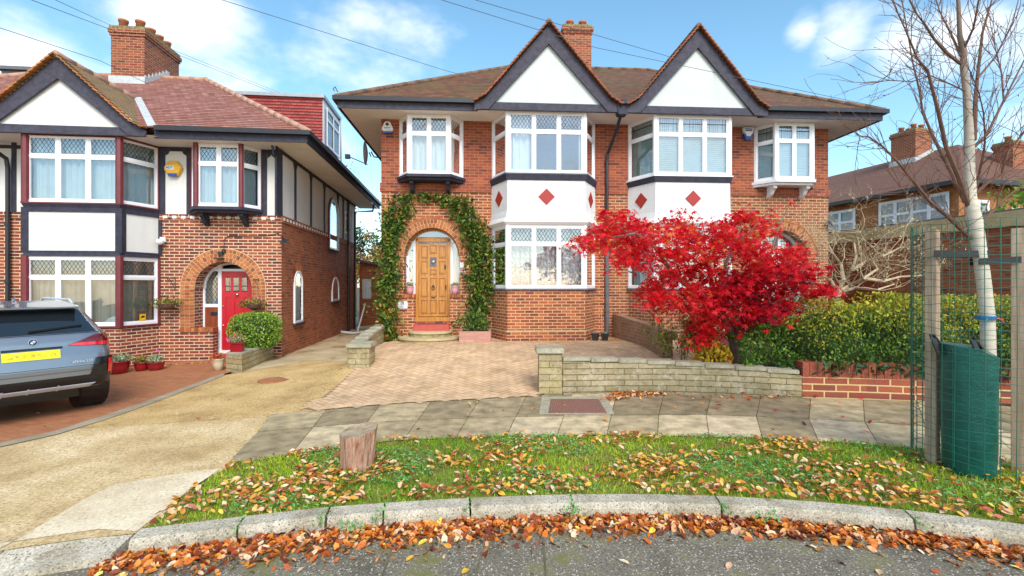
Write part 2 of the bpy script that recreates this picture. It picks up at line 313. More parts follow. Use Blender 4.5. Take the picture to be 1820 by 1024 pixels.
# foliage
M['maple'] = attrmat('red maple leaves', [(0, (.14, .006, .02)), (.15, (.38, .005, .02)), (.38, (.74, .008, .020)), (.68, (.86, .014, .035)), (.85, (.80, .05, .025)), (.94, (.85, .07, .14)), (1, (.80, .22, .05))], rough=.45, transl=.38, nscale=9, var=.22)
M['hedge'] = attrmat('hedge leaves', [(0, (.02, .06, .012)), (.45, (.06, .15, .02)), (.8, (.15, .27, .03)), (1, (.28, .38, .05))], rough=.5, transl=.2)
M['hedge_y'] = attrmat('yellowing hedge leaves', [(0, (.10, .15, .015)), (.4, (.30, .35, .03)), (.8, (.60, .54, .05)), (1, (.62, .30, .05))], rough=.5, transl=.25)
M['box'] = attrmat('bright box leaves', [(0, (.06, .15, .015)), (.5, (.20, .36, .03)), (1, (.42, .55, .08))], rough=.45, transl=.2)
M['climb'] = attrmat('climber leaves', [(0, (.02, .055, .012)), (.5, (.07, .15, .02)), (.82, (.18, .26, .035)), (.93, (.45, .36, .05)), (1, (.45, .12, .03))], rough=.5, transl=.2)
M['gold'] = attrmat('golden shrub leaves', [(0, (.20, .20, .02)), (.5, (.50, .36, .02)), (1, (.75, .40, .02))], rough=.5, transl=.25)
M['olive'] = attrmat('olive shrub leaves', [(0, (.07, .09, .015)), (.5, (.17, .19, .03)), (1, (.38, .33, .04))], rough=.5, transl=.2)
M['autumn'] = attrmat('autumn tree leaves', [(0, (.10, .12, .02)), (.5, (.38, .24, .03)), (1, (.55, .16, .03))], rough=.6, transl=.2)
M['darkgreen'] = attrmat('dark evergreen leaves', [(0, (.015, .045, .018)), (1, (.06, .12, .03))], rough=.6)
M['grey_g'] = attrmat('grey green leaves', [(0, (.12, .20, .10)), (.6, (.32, .42, .24)), (1, (.55, .58, .35))], rough=.6, transl=.2)
M['flower_r'] = attrmat('red flowers', [(0, (.5, .01, .02)), (1, (.8, .03, .03))])
M['flower_p'] = attrmat('pink flowers', [(0, (.6, .05, .35)), (1, (.85, .2, .55))])
M['grass'] = attrmat('grass blades', [(0, (.09, .22, .01)), (.45, (.28, .52, .02)), (.75, (.52, .66, .03)), (1, (.68, .60, .10))], rough=.6, transl=.3)
M['clover'] = attrmat('clover leaves', [(0, (.08, .26, .05)), (1, (.28, .54, .18))], rough=.5, transl=.2)
M['litter'] = attrmat('fallen leaves', [(0, (.20, .04, .02)), (.2, (.46, .14, .03)), (.42, (.66, .30, .05)), (.6, (.78, .48, .05)), (.75, (.72, .46, .24)), (.9, (.80, .62, .42)), (1, (.42, .03, .02))], rough=.6, transl=.12, nscale=40, var=.3)
M['litter_d'] = attrmat('wet fallen leaves', [(0, (.09, .02, .012)), (.2, (.30, .055, .015)), (.45, (.60, .15, .02)), (.7, (.74, .30, .04)), (.84, (.66, .38, .22)), (.95, (.82, .62, .42)), (1, (.78, .62, .06))], rough=.5, transl=.08, nscale=40, var=.35)
# grounds
M['g_base'] = groundmat('bare garden earth', [(.3, (.07, .05, .03)), (.7, (.12, .10, .05))])
M['g_verge'] = groundmat('verge soil and thatch', [(.3, (.10, .13, .02)), (.5, (.20, .23, .03)), (.7, (.22, .15, .06))], scale=4, finevar=.5)
M['asphalt'] = groundmat('road asphalt', [(.3, (.13, .108, .075)), (.7, (.27, .235, .175))], scale=2.6, fine=55, finevar=.75, bmp=1.0, speck=((.60, .56, .48), 62, .70, .34), patch=((.19, .18, .06), 2.6, .53))
M['tan'] = groundmat('tan gravelled concrete', [(.3, (.38, .235, .085)), (.5, (.54, .355, .14)), (.7, (.66, .46, .21))], scale=1.3, fine=38, finevar=.45, bmp=.7, speck=((.66, .55, .33), 34, .7, .3), patch=((.33, .20, .07), 3.1, .58))
M['apron'] = groundmat('worn crossover concrete', [(.3, (.42, .27, .11)), (.5, (.62, .44, .22)), (.7, (.80, .62, .38))], scale=1.1, fine=40, finevar=.42, bmp=.7, speck=((.33, .23, .10), 38, .66, .34), patch=((.44, .28, .11), 4.2, .58))
M['newconc'] = groundmat('pale new concrete', [(.3, (.60, .46, .28)), (.55, (.78, .64, .44)), (.7, (.85, .73, .55))], scale=2.2, fine=45, finevar=.25, bmp=.6, speck=((.48, .39, .26), 30, .8, .3))
M['path'] = groundmat('path concrete', [(.3, (.40, .29, .15)), (.7, (.62, .50, .33))], scale=1.4, fine=50, finevar=.25, patch=((.24, .17, .06), .9, .52))
M['edging'] = groundmat('grey edging', [(.3, (.26, .20, .13)), (.7, (.42, .36, .26))], scale=3, fine=50, finevar=.2)
M['redpave'] = brickmat('red brown block paving', [(.36, .13, .05), (.44, .18, .08), (.40, .15, .06)], (.28, .12, .06), bw=.2, bh=.1, ms=.004, dirt=.3, vec='Object', rot=.4, bs_strength=.2, dirtcol=(.22, .09, .04))
M['joint'] = groundmat('mossy joint', [(.3, (.08, .08, .03)), (.7, (.20, .15, .09))], scale=4)
M['herr'] = attrmat('pink block pavers', [(0, (.56, .36, .20)), (.5, (.70, .48, .29)), (1, (.62, .41, .25))], rough=.85, nscale=2.2, var=.22, bmp=.1)
M['joint_p'] = groundmat('paver joints', [(.3, (.26, .15, .09)), (.7, (.36, .22, .13))], scale=4)
M['frag'] = attrmat('dark leaf fragments', [(0, (.05, .025, .012)), (.6, (.20, .08, .025)), (1, (.40, .22, .08))])
M['slab'] = attrmat('paving slabs', [(0, (.24, .185, .11)), (.3, (.38, .295, .17)), (.7, (.54, .43, .26)), (1, (.58, .45, .31))], rough=.85, nscale=4.5, var=.45, bmp=.25)
M['granite'] = groundmat('granite', [(.3, (.30, .25, .17)), (.5, (.50, .44, .34)), (.7, (.64, .57, .46))], scale=3, fine=70, finevar=.5, bmp=1.0, speck=((.16, .13, .10), 60, .72, .34), patch=((.22, .19, .11), 5, .58))
M['coping'] = groundmat('mossy concrete coping', [(.3, (.26, .24, .15)), (.7, (.48, .44, .34))], scale=6, fine=60, finevar=.3, bmp=.6)
M['stonetread'] = groundmat('sandstone tread', [(.3, (.46, .36, .18)), (.7, (.58, .48, .28))], scale=5, fine=60, finevar=.25)
# ------------------------------------------------------------------ mesh helpers
class MB:
    def __init__(s, mir=1): s.v = []; s.f = []; s.mi = []; s.r = []; s.mir = mir
    def add(s, vs, fs, mi=0, rnd=None):
        b = len(s.v); s.v += [(v[0]*s.mir, v[1], v[2]) for v in vs]
        for f in fs: s.f.append(tuple(b+i for i in f)); s.mi.append(mi); s.r.append(random.random() if rnd is None else rnd)
        return s
    def box(s, x0, x1, y0, y1, z0, z1, mi=0, rnd=None):
        r = random.random() if rnd is None else rnd
        return s.add([(x0, y0, z0), (x1, y0, z0), (x1, y1, z0), (x0, y1, z0), (x0, y0, z1), (x1, y0, z1), (x1, y1, z1), (x0, y1, z1)],
              [(0, 3, 2, 1), (4, 5, 6, 7), (0, 1, 5, 4), (1, 2, 6, 5), (2, 3, 7, 6), (3, 0, 4, 7)], mi, r)
    def obox(s, c, a, b, d, mi=0, rnd=None):
        c, a, b, d = map(Vector, (c, a, b, d)); r = random.random() if rnd is None else rnd
        vs = [c+i*a+j*b+k*d for k in (-1, 1) for i, j in ((-1, -1), (1, -1), (1, 1), (-1, 1))]
        return s.add(vs, [(0, 3, 2, 1), (4, 5, 6, 7), (0, 1, 5, 4), (1, 2, 6, 5), (2, 3, 7, 6), (3, 0, 4, 7)], mi, r)
    def bar(s, p, q, wd, ht, up=(0, 0, 1), mi=0, rnd=None):
        p, q, up = Vector(p), Vector(q), Vector(up); d = (q-p); x = d.cross(up).normalized(); z = x.cross(d).normalized()
        return s.obox((p+q)/2, d/2, x*wd/2, z*ht/2, mi, rnd)
    def prism(s, poly, ext, mi=0, rnd=None):
        e = Vector(ext); p = [Vector(v) for v in poly]; n = len(p); r = random.random() if rnd is None else rnd
        return s.add(p+[v+e for v in p], [tuple(range(n))[::-1], tuple(range(n, 2*n))]+[(i, (i+1) % n, n+(i+1) % n, n+i) for i in range(n)], mi, r)
    def quad(s, a, b, c, d, mi=0): return s.add([a, b, c, d], [(0, 1, 2, 3)], mi)
    def poly(s, pts, mi=0): return s.add(pts, [tuple(range(len(pts)))], mi)
    def tube(s, pts, rad, n=8, mi=0, rnd=None, cap=True):
        pts = [Vector(p) for p in pts]; m = len(pts)
        if not hasattr(rad, '__len__'): rad = [rad]*m
        vs = []; prev = None
        for i, p in enumerate(pts):
            d = (pts[min(i+1, m-1)]-pts[max(i-1, 0)])
            d = d.normalized() if d.length > 1e-9 else Vector((0, 0, 1))
            if prev is None: x = d.orthogonal().normalized()
            else:
                x = prev-d*prev.dot(d); x = x.normalized() if x.length > 1e-6 else d.orthogonal().normalized()
            prev = x; y = d.cross(x)
            for k in range(n):
                a = 2*math.pi*k/n; vs.append(p+(x*math.cos(a)+y*math.sin(a))*rad[i])
        fs = [(i*n+k, i*n+(k+1) % n, (i+1)*n+(k+1) % n, (i+1)*n+k) for i in range(m-1) for k in range(n)]
        if cap: fs += [tuple(range(n))[::-1], tuple(range((m-1)*n, m*n))]
        return s.add(vs, fs, mi, random.random() if rnd is None else rnd)
    def lathe(s, c, prof, n=20, mi=0, sx=1, sy=1):
        vs = [(c[0]+r*math.cos(2*math.pi*k/n)*sx, c[1]+r*math.sin(2*math.pi*k/n)*sy, c[2]+z) for r, z in prof for k in range(n)]
        m = len(prof)
        fs = [(i*n+k, i*n+(k+1) % n, (i+1)*n+(k+1) % n, (i+1)*n+k) for i in range(m-1) for k in range(n)]
        fs += [tuple(range(n))[::-1], tuple(range((m-1)*n, m*n))]
        return s.add(vs, fs, mi)
    def build(s, name, mats, parent=None, smooth=False, uv=True, bevel=0, recalc=False, weld=False):
        if not s.f: return None
        if not isinstance(mats, (list, tuple)): mats = [mats]
        me = bpy.data.meshes.new(name); me.from_pydata([tuple(v) for v in s.v], [], s.f)
        for m in mats: me.materials.append(m)
        me.polygons.foreach_set('material_index', s.mi)
        lt = np.empty(len(me.polygons), np.int32); me.polygons.foreach_get('loop_total', lt)
        col = me.color_attributes.new('rnd', 'FLOAT_COLOR', 'CORNER')
        rr = np.repeat(np.array(s.r, np.float32), lt); cc = np.stack([rr, rr, rr, np.ones_like(rr)], 1); col.data.foreach_set('color', cc.ravel())
        if bevel or recalc or weld:
            bm = bmesh.new(); bm.from_mesh(me)
            if weld: bmesh.ops.remove_doubles(bm, verts=bm.verts, dist=.001)
            bmesh.ops.recalc_face_normals(bm, faces=bm.faces)
            if bevel: bmesh.ops.bevel(bm, geom=list(bm.edges), offset=bevel, segments=2, affect='EDGES', clamp_overlap=True)
            bm.to_mesh(me); bm.free()
        if uv:
            L = me.uv_layers.new(name='UVMap'); d = L.data
            for p in me.polygons:
                n = p.normal
                if abs(n.z) > .995: t = Vector((1, 0, 0)); b = Vector((0, 1, 0))
                else:
                    t = Vector((-n.y, n.x, 0)).normalized(); b = n.cross(t)
                    if b.z < 0: b = -b
                for li in p.loop_indices:
                    v = me.vertices[me.loops[li].vertex_index].co; d[li].uv = (v.dot(t), v.dot(b) if abs(n.z) > .05 else v.z)
        if smooth: me.polygons.foreach_set('use_smooth', [True]*len(me.polygons))
        me.update(); o = bpy.data.objects.new(name, me); C.objects.link(o); o.parent = parent
        return o
def tag(o, label=None, cat=None, group=None, kind=None):
    for k, v in (('label', label), ('category', cat), ('group', group), ('kind', kind)):
        if v: o[k] = v
    return o
def thing(name, label, cat, loc=(0, 0, 0), rz=0, group=None):
    o = bpy.data.objects.new(name, None); C.objects.link(o); o.location = loc; o.rotation_euler = (0, 0, rz); o.empty_display_size = .2
    return tag(o, label, cat, group)
def cloud_mesh(name, V, k, mats, parent=None, rnd=None, mi=None, smooth=False, F_=None):
    """V: (n, k, 3) vertices of n identical little faces (or F_: faces per item); one flat mesh"""
    n = V.shape[0]; nv = V.shape[1]
    me = bpy.data.meshes.new(name)
    fl = F_ if F_ is not None else [tuple(range(nv))]
    lt = np.array([len(f) for f in fl], np.int32); flat = np.concatenate([np.array(f) for f in fl]).astype(np.int32)
    loops = (flat[None, :]+(np.arange(n)*nv)[:, None]).ravel().astype(np.int32)
    lts = np.tile(lt, n); ls = np.concatenate([[0], np.cumsum(lts)[:-1]]).astype(np.int32)
    me.vertices.add(n*nv); me.vertices.foreach_set('co', V.reshape(-1).astype(np.float32))
    me.loops.add(len(loops)); me.loops.foreach_set('vertex_index', loops)
    me.polygons.add(len(lts)); me.polygons.foreach_set('loop_start', ls); me.polygons.foreach_set('loop_total', lts)
    if not isinstance(mats, (list, tuple)): mats = [mats]
    for m in mats: me.materials.append(m)
    if mi is not None: me.polygons.foreach_set('material_index', np.repeat(mi, len(fl)).astype(np.int32))
    r = rng.random(n) if rnd is None else rnd
    rr = np.repeat(r, len(flat)).astype(np.float32); col = me.color_attributes.new('rnd', 'FLOAT_COLOR', 'CORNER')
    col.data.foreach_set('color', np.stack([rr, rr, rr, np.ones_like(rr)], 1).ravel())
    me.update(calc_edges=True); me.validate()
    o = bpy.data.objects.new(name, me); C.objects.link(o); o.parent = parent
    return o
OVAL = (np.array([(0, -1, 0), (.45, -.55, .12), (.5, .1, .16), (.3, .65, .08), (0, 1, 0), (-.3, .65, .08), (-.5, .1, .16), (-.45, -.55, .12)]), [(0, 1, 2, 3, 4), (4, 5, 6, 7, 0)])
RHOMB = (np.array([(0, -1, 0), (.5, -.1, .1), (0, 1, 0), (-.5, -.1, .1)]), [(0, 1, 2), (2, 3, 0)])
def maple_shape():
    pts = [(0, 0, 0)]; tips = [(-150, .55), (-100, .8), (-50, .95), (0, 1.05), (50, .95), (100, .8), (150, .55)]
    ring = []
    for i, (a, r) in enumerate(tips):
        t = R(a); ring.append((math.sin(t)*r, math.cos(t)*r, -.22*r*r))
        if i < 6: t2 = R(a+25); ring.append((math.sin(t2)*.30, math.cos(t2)*.30, .03))
    pts += ring; n = len(ring)
    return np.array(pts), [(0, i, i+1) for i in range(1, n)]
MAPLE = maple_shape()
def rotmats(n, tilt=1.0, up=True):
    """random rotations; tilt 0 = flat leaf facing up, 1 = any direction"""
    yaw = rng.random(n)*2*np.pi; pit = (rng.random(n)-.5)*np.pi*tilt; rol = (rng.random(n)-.5)*np.pi*tilt
    cy, sy, cp, sp, cr_, sr = np.cos(yaw), np.sin(yaw), np.cos(pit), np.sin(pit), np.cos(rol), np.sin(rol)
    Z = np.zeros(n); O = np.ones(n)
    Rz = np.stack([np.stack([cy, -sy, Z], 1), np.stack([sy, cy, Z], 1), np.stack([Z, Z, O], 1)], 1)
    Rx = np.stack([np.stack([O, Z, Z], 1), np.stack([Z, cp, -sp], 1), np.stack([Z, sp, cp], 1)], 1)
    Ry = np.stack([np.stack([cr_, Z, sr], 1), np.stack([Z, O, Z], 1), np.stack([-sr, Z, cr_], 1)], 1)
    return Rz @ Rx @ Ry
def leaves(name, P, size, mats, parent=None, shape=RHOMB, tilt=1.0, rnd=None, sizevar=.45, mi=None, Rm=None):
    P = np.asarray(P, float); n = len(P); sh, F_ = shape
    Rm = rotmats(n, tilt) if Rm is None else Rm
    sc = size*(1+(rng.random(n)-.5)*2*sizevar)
    V = np.einsum('nij,kj->nki', Rm, sh)*sc[:, None, None]+P[:, None, :]
    return cloud_mesh(name, V, len(sh), mats, parent, rnd, mi, F_=F_)
def text(name, body, size, mat, loc, rot, parent=None, ext=.004, align='CENTER'):
    cu = bpy.data.curves.new(name, 'FONT'); cu.body = body; cu.size = size; cu.extrude = ext; cu.align_x = align; cu.align_y = 'CENTER'
    o = bpy.data.objects.new(name, cu); me = bpy.data.meshes.new_from_object(o); bpy.data.objects.remove(o)
    me.materials.append(mat); o = bpy.data.objects.new(name, me); C.objects.link(o)
    o.location = loc; o.rotation_euler = rot; o.parent = parent
    return o
# ------------------------------------------------------------------ ground height
def sm(a, b, x): t = min(1, max(0, (x-a)/(b-a))); return t*t*(3-2*t)
def g(X, Y):
    fall = -.03*max(0, -1.5-X)*(1-.0*sm(12, 30, Y)); fall = max(fall, -.6)
    A = .36 if X > -3.15 else (.09 if X < -3.75 else .09+.27*sm(-3.75, -3.15, X))
    return fall + A*sm(7.3, 11.3, Y) + (.30*sm(7.3, 13, Y)*sm(5, 11, X))
def gp(px, py, off=0):
    u = (px-CX)/F; Y = 6.0
    for _ in range(60):
        Y2 = F*(ZC-g(u*Y, Y)-off)/(py-HZ); Y = .5*Y+.5*Y2
    return (u*Y, Y, g(u*Y, Y)+off)
def zone(name, pts, mat, off=0, step=.4, kind='structure', label=None):
    """flat polygon cut into a grid and laid on the ground"""
    bm = bmesh.new(); vs = [bm.verts.new((x, y, 0)) for x, y in pts]; bm.faces.new(vs)
    xs = [p[0] for p in pts]; ys = [p[1] for p in pts]
    def cuts(a, b, near=-12, far=24):
        o = []; x = math.ceil(a/step)*step
        while x < b:
            if near < x < far: o.append(x)
            x += step
        return o
    for x in cuts(min(xs), max(xs)): bmesh.ops.bisect_plane(bm, geom=bm.verts[:]+bm.edges[:]+bm.faces[:], plane_co=(x, 0, 0), plane_no=(1, 0, 0))
    for y in cuts(min(ys), max(ys)): bmesh.ops.bisect_plane(bm, geom=bm.verts[:]+bm.edges[:]+bm.faces[:], plane_co=(0, y, 0), plane_no=(0, 1, 0))
    bmesh.ops.triangulate(bm, faces=bm.faces[:])
    for v in bm.verts: v.co.z = g(v.co.x, v.co.y)+off
    bmesh.ops.recalc_face_normals(bm, faces=bm.faces)
    for f in bm.faces:
        if f.normal.z < 0: f.normal_flip()
    me = bpy.data.meshes.new(name); bm.to_mesh(me); bm.free(); me.materials.append(mat)
    o = bpy.data.objects.new(name, me); C.objects.link(o); return tag(o, label=label, kind=kind)
# ------------------------------------------------------------------ house frames (t along the facade, n into the house)
class Frame:
    def __init__(s, tan, Cd, s0):
        th = math.atan(tan); s.th = th; s.t = Vector((math.cos(th), math.sin(th), 0)); s.n = Vector((-math.sin(th), math.cos(th), 0))
        s.o = s.t*s0+s.n*Cd
    def w(s, x, y, z=0): v = s.o+s.t*x+s.n*y; return Vector((v.x, v.y, z))
FM = Frame(.065, 12.35, 3.421); FL = Frame(.105, 12.3, -10.365)
# ------------------------------------------------------------------ windows
class Win:
    """collects frame / pane / leaded light / curtain of one window, which may have several faces"""
    def __init__(s, m): s.m = m; s.fr = MB(m); s.pa = MB(m); s.le = MB(m); s.cu = MB(m)
    def face(s, p0, p1, z0, z1, cols=3, transom=.68, cur='net', flip=1, cover=((0, 1),), outer=.055, sash=.032, deep=.07, cgap=.10, open_=None, lead=True, mw=.045):
        p0 = Vector((p0[0], p0[1], 0)); p1 = Vector((p1[0], p1[1], 0)); a = (p1-p0); W = a.length; a = a/W
        nrm = Vector((a.y, -a.x, 0))*flip       # outward
        def P(u, v, d): return p0+a*u+nrm*d+Vector((0, 0, v))
        def wb(mb, u0, u1, v0, v1, d0, d1):
            mb.add([P(u0, v0, d0), P(u1, v0, d0), P(u1, v0, d1), P(u0, v0, d1), P(u0, v1, d0), P(u1, v1, d0), P(u1, v1, d1), P(u0, v1, d1)],
                   [(0, 3, 2, 1), (4, 5, 6, 7), (0, 1, 5, 4), (1, 2, 6, 5), (2, 3, 7, 6), (3, 0, 4, 7)])
        wb(s.fr, 0, outer, z0, z1, -deep, 0); wb(s.fr, W-outer, W, z0, z1, -deep, 0)
        wb(s.fr, outer, W-outer, z0, z0+outer, -deep, 0); wb(s.fr, outer, W-outer, z1-outer, z1, -deep, 0)
        iw = (W-2*outer); cw = (iw-(cols-1)*mw)/cols
        zt = z0+(z1-z0)*transom if transom else z1-outer
        for c in range(cols):
            u0 = outer+c*(cw+mw); u1 = u0+cw
            if c: wb(s.fr, u0-mw, u0, z0+outer, z1-outer, -deep+.002, -.002)
            rows = [(z0+outer, zt-.022, 0), (zt+.022, z1-outer, 1)] if transom else [(z0+outer, z1-outer, 0)]
            if transom: wb(s.fr, u0, u1, zt-.022, zt+.022, -deep+.004, -.004)
            for v0, v1, up in rows:
                k = sash; d1 = -.012
                wb(s.fr, u0, u0+k, v0, v1, -deep+.012, d1); wb(s.fr, u1-k, u1, v0, v1, -deep+.012, d1)
                wb(s.fr, u0+k, u1-k, v0, v0+k, -deep+.012, d1); wb(s.fr, u0+k, u1-k, v1-k, v1, -deep+.012, d1)
                mb = s.le if (up and lead) else s.pa
                mb.quad(P(u0+k, v0+k, -.035), P(u1-k, v0+k, -.035), P(u1-k, v1-k, -.035), P(u0+k, v1-k, -.035))
        if cur:
            for c0, c1 in cover:
                u0 = .02+(W-.04)*c0; u1 = .02+(W-.04)*c1; n = max(6, int((u1-u0)/.012)); ph = random.random()*6
                if cur == 'blind':
                    k = int((z1-z0)/.05); vs = []
                    for j in range(2*k+1):
                        v = z0+.03+j*(z1-z0-.06)/(2*k); vs += [P(u0, v, -deep-.03-.012*(j % 2)), P(u1, v, -deep-.03-.012*(j % 2))]
                    s.cu.add(vs, [(2*j, 2*j+1, 2*j+3, 2*j+2) for j in range(2*k)])
                    continue
                vs = []
                for i in range(n+1):
                    u = u0+(u1-u0)*i/n; d = -deep-cgap+.032*math.sin(u*42+ph+1.3*math.sin(u*7+ph))*min(1, cgap/.1)+.010*math.sin(u*97+ph)
                    zb = z0+.03+(.0 if cur != 'lace' else .04+.035*abs(math.sin(u*14)))
                    vs += [P(u, zb, d), P(u, (z0+z1)/2, d*1.02), P(u, z1-.03, d)]
                s.cu.add(vs, [(3*i+j, 3*i+3+j, 3*i+4+j, 3*i+1+j) for i in range(n) for j in (0, 1)], 0, .5)
    def build(s, parent, frame='white', cur='net', lead='glass_d', name='window', label=None, pane='glass'):
        o = s.fr.build(name, M[frame], parent)
        s.pa.build('pane', M[pane], o); s.le.build('leaded_pane', M[lead], o)
        s.cu.build('blind' if cur == 'blind' else 'curtain', M[cur], o, smooth=(cur != 'blind'))
        if label: o['label'] = label
        return o
# ------------------------------------------------------------------ the half of a semi-detached house
W0, W1 = 5.95, 6.78        # wall end, eaves end (from the party line)
def arch(mb, cq, zc, r0, rings, y, protr=.018, leg=0, a0=0, a1=180):
    """rings of bricks set on edge round an opening; leg = straight bricks below the spring"""
    r = r0
    for k, dr in enumerate(rings):
        n = int(math.pi*r/.082*(a1-a0)/180)
        for i in range(n):
            t0 = R(a0+(a1-a0)*(i+.10)/n); t1 = R(a0+(a1-a0)*(i+.90)/n); ra, rb = r+.007, r+dr-.007; yy = y-protr+random.uniform(-.002, .002)
            c = [(cq+math.cos(t)*rr, zc+math.sin(t)*rr) for t, rr in ((t0, ra), (t1, ra), (t1, rb), (t0, rb))]
            mb.prism([(q, yy, z) for q, z in c], (0, protr+.02, 0))
        if leg:
            m = int(leg/.075)
            for sx in (-1, 1):
                for i in range(m):
                    z = zc-leg+i*.075; q0 = cq+sx*(r+.005); q1 = cq+sx*(r+dr-.005)
                    mb.box(min(q0, q1), max(q0, q1), y-protr, y+.02, z+.006, z+.069)
        r += dr
def semi(fr, m, cfg):
    zo = cfg.get('zo', 0); zg = cfg['zg']; B = cfg['brick']; BU = cfg.get('brick_up', B); left = cfg.get('timber', False)
    root = thing(cfg['name'], cfg['label'], 'house', (fr.o.x, fr.o.y, 0), fr.th)
    Z = lambda z: z+zo
    zt = Z(5.95); full = cfg.get('full', True)
    zband = 3.43 if left else Z(4.25)
    ac, ar, azc = cfg['arch']     # centre, inner radius, spring height
    # --- walls, brick part and upper part
    wl, wu = MB(m), MB(m)
    sides = lambda z0, z1, mb, q0, q1: mb.quad((q0, 0, z0), (q1, 0, z0), (q1, 0, z1), (q0, 0, z1))
    for mb, z0, z1 in ((wl, zg, zband), (wu, zband, zt)):
        cut = (z0+.3) if mb is wl else (z1-.05)
        for za, zb_ in ((z0, cut), (cut, z1)):
            sides(za, zb_, mb, 0, .44); sides(za, zb_, mb, 3.14, 3.87); sides(za, zb_, mb, 5.5, W0)
        sides(z0 if mb is wl else cut, cut if mb is wl else z1, mb, .44, 3.14)
        if not (left and m > 0): mb.quad((W0, 0, z0), (W0, 8.2, z0), (W0, 8.2, z1), (W0, 0, z1))
        if not (left and m > 0): mb.quad((0, 8.2, z0), (W0, 8.2, z0), (W0, 8.2, z1), (0, 8.2, z1))
    zs0, zs1 = Z(4.44), Z(5.9)
    if zs0 > zband: sides(zband, zs0, wu, 3.87, 5.5)
    sides(zs1, zt, wu, 3.87, 5.5)
    ztop = zband if zs0 > zband else zs0
    if zband > zs0: zs0 = zs0
    for qa_, qb_ in ((3.87, ac-ar), (ac+ar, 5.5)): sides(zg, zg+.3, wl, qa_, qb_); sides(zg+.3, ztop, wl, qa_, qb_)
    n = 24; rv = MB(m)
    for i in range(n):
        a0, a1 = math.pi*(1-i/n), math.pi*(1-(i+1)/n)
        A = (ac+ar*math.cos(a0), azc+ar*math.sin(a0)); D = (ac+ar*math.cos(a1), azc+ar*math.sin(a1))
        wl.quad((A[0], 0, A[1]), (D[0], 0, D[1]), (D[0], 0, ztop), (A[0], 0, ztop))
        rv.quad((A[0], 0, A[1]), (D[0], 0, D[1]), (D[0], .42, D[1]), (A[0], .42, A[1]))
    for sgn in (-1, 1):
        q = ac+sgn*ar; rv.quad((q, 0, zg), (q, .42, zg), (q, .42, azc), (q, 0, azc))
    rv.build('porch_reveal', M[B], root)
    wl.build('wall', M[B], root, weld=True); wu.build('upper_wall', M[BU], root, weld=True)
    # --- arch bricks
    am = MB(m); bk = MB(m); rings = cfg.get('rings', (.11, .11)); tot = sum(rings); leg = cfg.get('leg', 0)
    arch(am, ac, azc, ar, rings, 0, leg=leg)
    k = 40; ring = [(ac+math.cos(math.pi*i/k)*rr, -.008, azc+math.sin(math.pi*i/k)*rr) for rr in (ar, ar+tot+.012) for i in range(k+1)]
    bk.add(ring, [(i, i+1, k+2+i, k+1+i) for i in range(k)])
    if leg:
        for sx in (-1, 1): bk.quad((ac+sx*ar, -.008, azc-leg), (ac+sx*(ar+tot+.01), -.008, azc-leg), (ac+sx*(ar+tot+.01), -.008, azc), (ac+sx*ar, -.008, azc))
    if cfg.get('outer_course', False):
        r = ar+tot+.012; nn = 14
        for i in range(nn):
            t0, t1 = R(180*(i+.03)/nn), R(180*(i+.97)/nn)
            am.prism([(ac+math.cos(t)*rr, -.028, azc+math.sin(t)*rr) for t, rr in ((t0, r), ((t0+t1)/2, r), (t1, r), (t1, r+.05), ((t0+t1)/2, r+.05), (t0, r+.05))], (0, .05, 0))
    ao = am.build('brick_arch', M['vous'], root); bk.build('mortar_joints', M['mortar'], ao)
    # --- big bay
    bd, qa, qb, qwa, qwb = .8, .88, 2.78, .44, 3.14
    plan = [(qwa, 0), (qa, -bd), (qb, -bd), (qwb, 0)]
    def skirt(mb, z0, z1, o0=0, o1=0, n=1, mi=0):
        ctr = ((qwa+qwb)/2)
        def pt(i, o): q, y = plan[i]; return (q+(o if q > ctr else -o), y-(o if y < 0 else 0))
        for i in range(3):
            (x0, y0), (x1, y1) = pt(i, o0), pt(i+1, o0); (x2, y2), (x3, y3) = pt(i+1, o1), pt(i, o1)
            mb.quad((x0, y0, z0), (x1, y1, z0), (x2, y2, z1), (x3, y3, z1), mi)
    def bayband(mb, z0, z1, o, inn=.0, o2=None):
        o2 = o if o2 is None else o2
        skirt(mb, z0, z1, o, o2); 
        for z, oo in ((z0, o), (z1, o2)):
            ctr = (qwa+qwb)/2
            mb.poly([(plan[i][0]+(oo if plan[i][0] > ctr else -oo), plan[i][1]-(oo if plan[i][1] < 0 else 0), z) for i in range(4)])
    bb = MB(m); zs = Z(1.65) if not left else .82
    zlt = Z(3.20) if not left else 2.37
    zr0 = Z(3.26) if not left else 2.44; zr1 = Z(4.28) if not left else 3.44; zu0 = Z(4.45) if not left else 3.55
    skirt(bb, zg, zs-.03)
    bb.build('bay_base', M[B], root)
    if not left:
        pl = MB(m); skirt(pl, zg-.1, .60, .02, .02); skirt(pl, .60, .604, .02, 0); pl.build('bay_plinth', M[B], root)
        dp = MB(m); skirt(dp, .604, .635, .024, .024); dp.build('damp_course', M['mortar'], root)
    else:
        if m > 0:
            pnl = MB(m)      # ornamental panel of upright bricks under the bay
            for i in range(7):
                for j in range(3):
                    zz = .05+j*.235+(.06 if i % 2 else 0); 
                    pnl.box(1.45+i*.078, 1.45+i*.078+.066, -bd-.014, -bd+.01, zz, min(zz+.222, .70))
            pnl.box(1.36, 1.43, -bd-.014, -bd+.01, .05, .72); pnl.box(2.01, 2.08, -bd-.014, -bd+.01, .05, .72); pnl.box(1.36, 2.08, -bd-.014, -bd+.01, .735, .79)
            pnl.build('upright_brick_panel', M['vous'], root)
    sb = MB(m); bayband(sb, zs-.04, zs, .05); sb.build('bay_sill', M['iron' if not left else 'maroon'], root)
    sb = MB(m); bayband(sb, zlt, zr0, .035, 0, .10 if not left else .02); sb.build('bay_band', M['white' if not left else 'dark'], root)
    rd = MB(m)
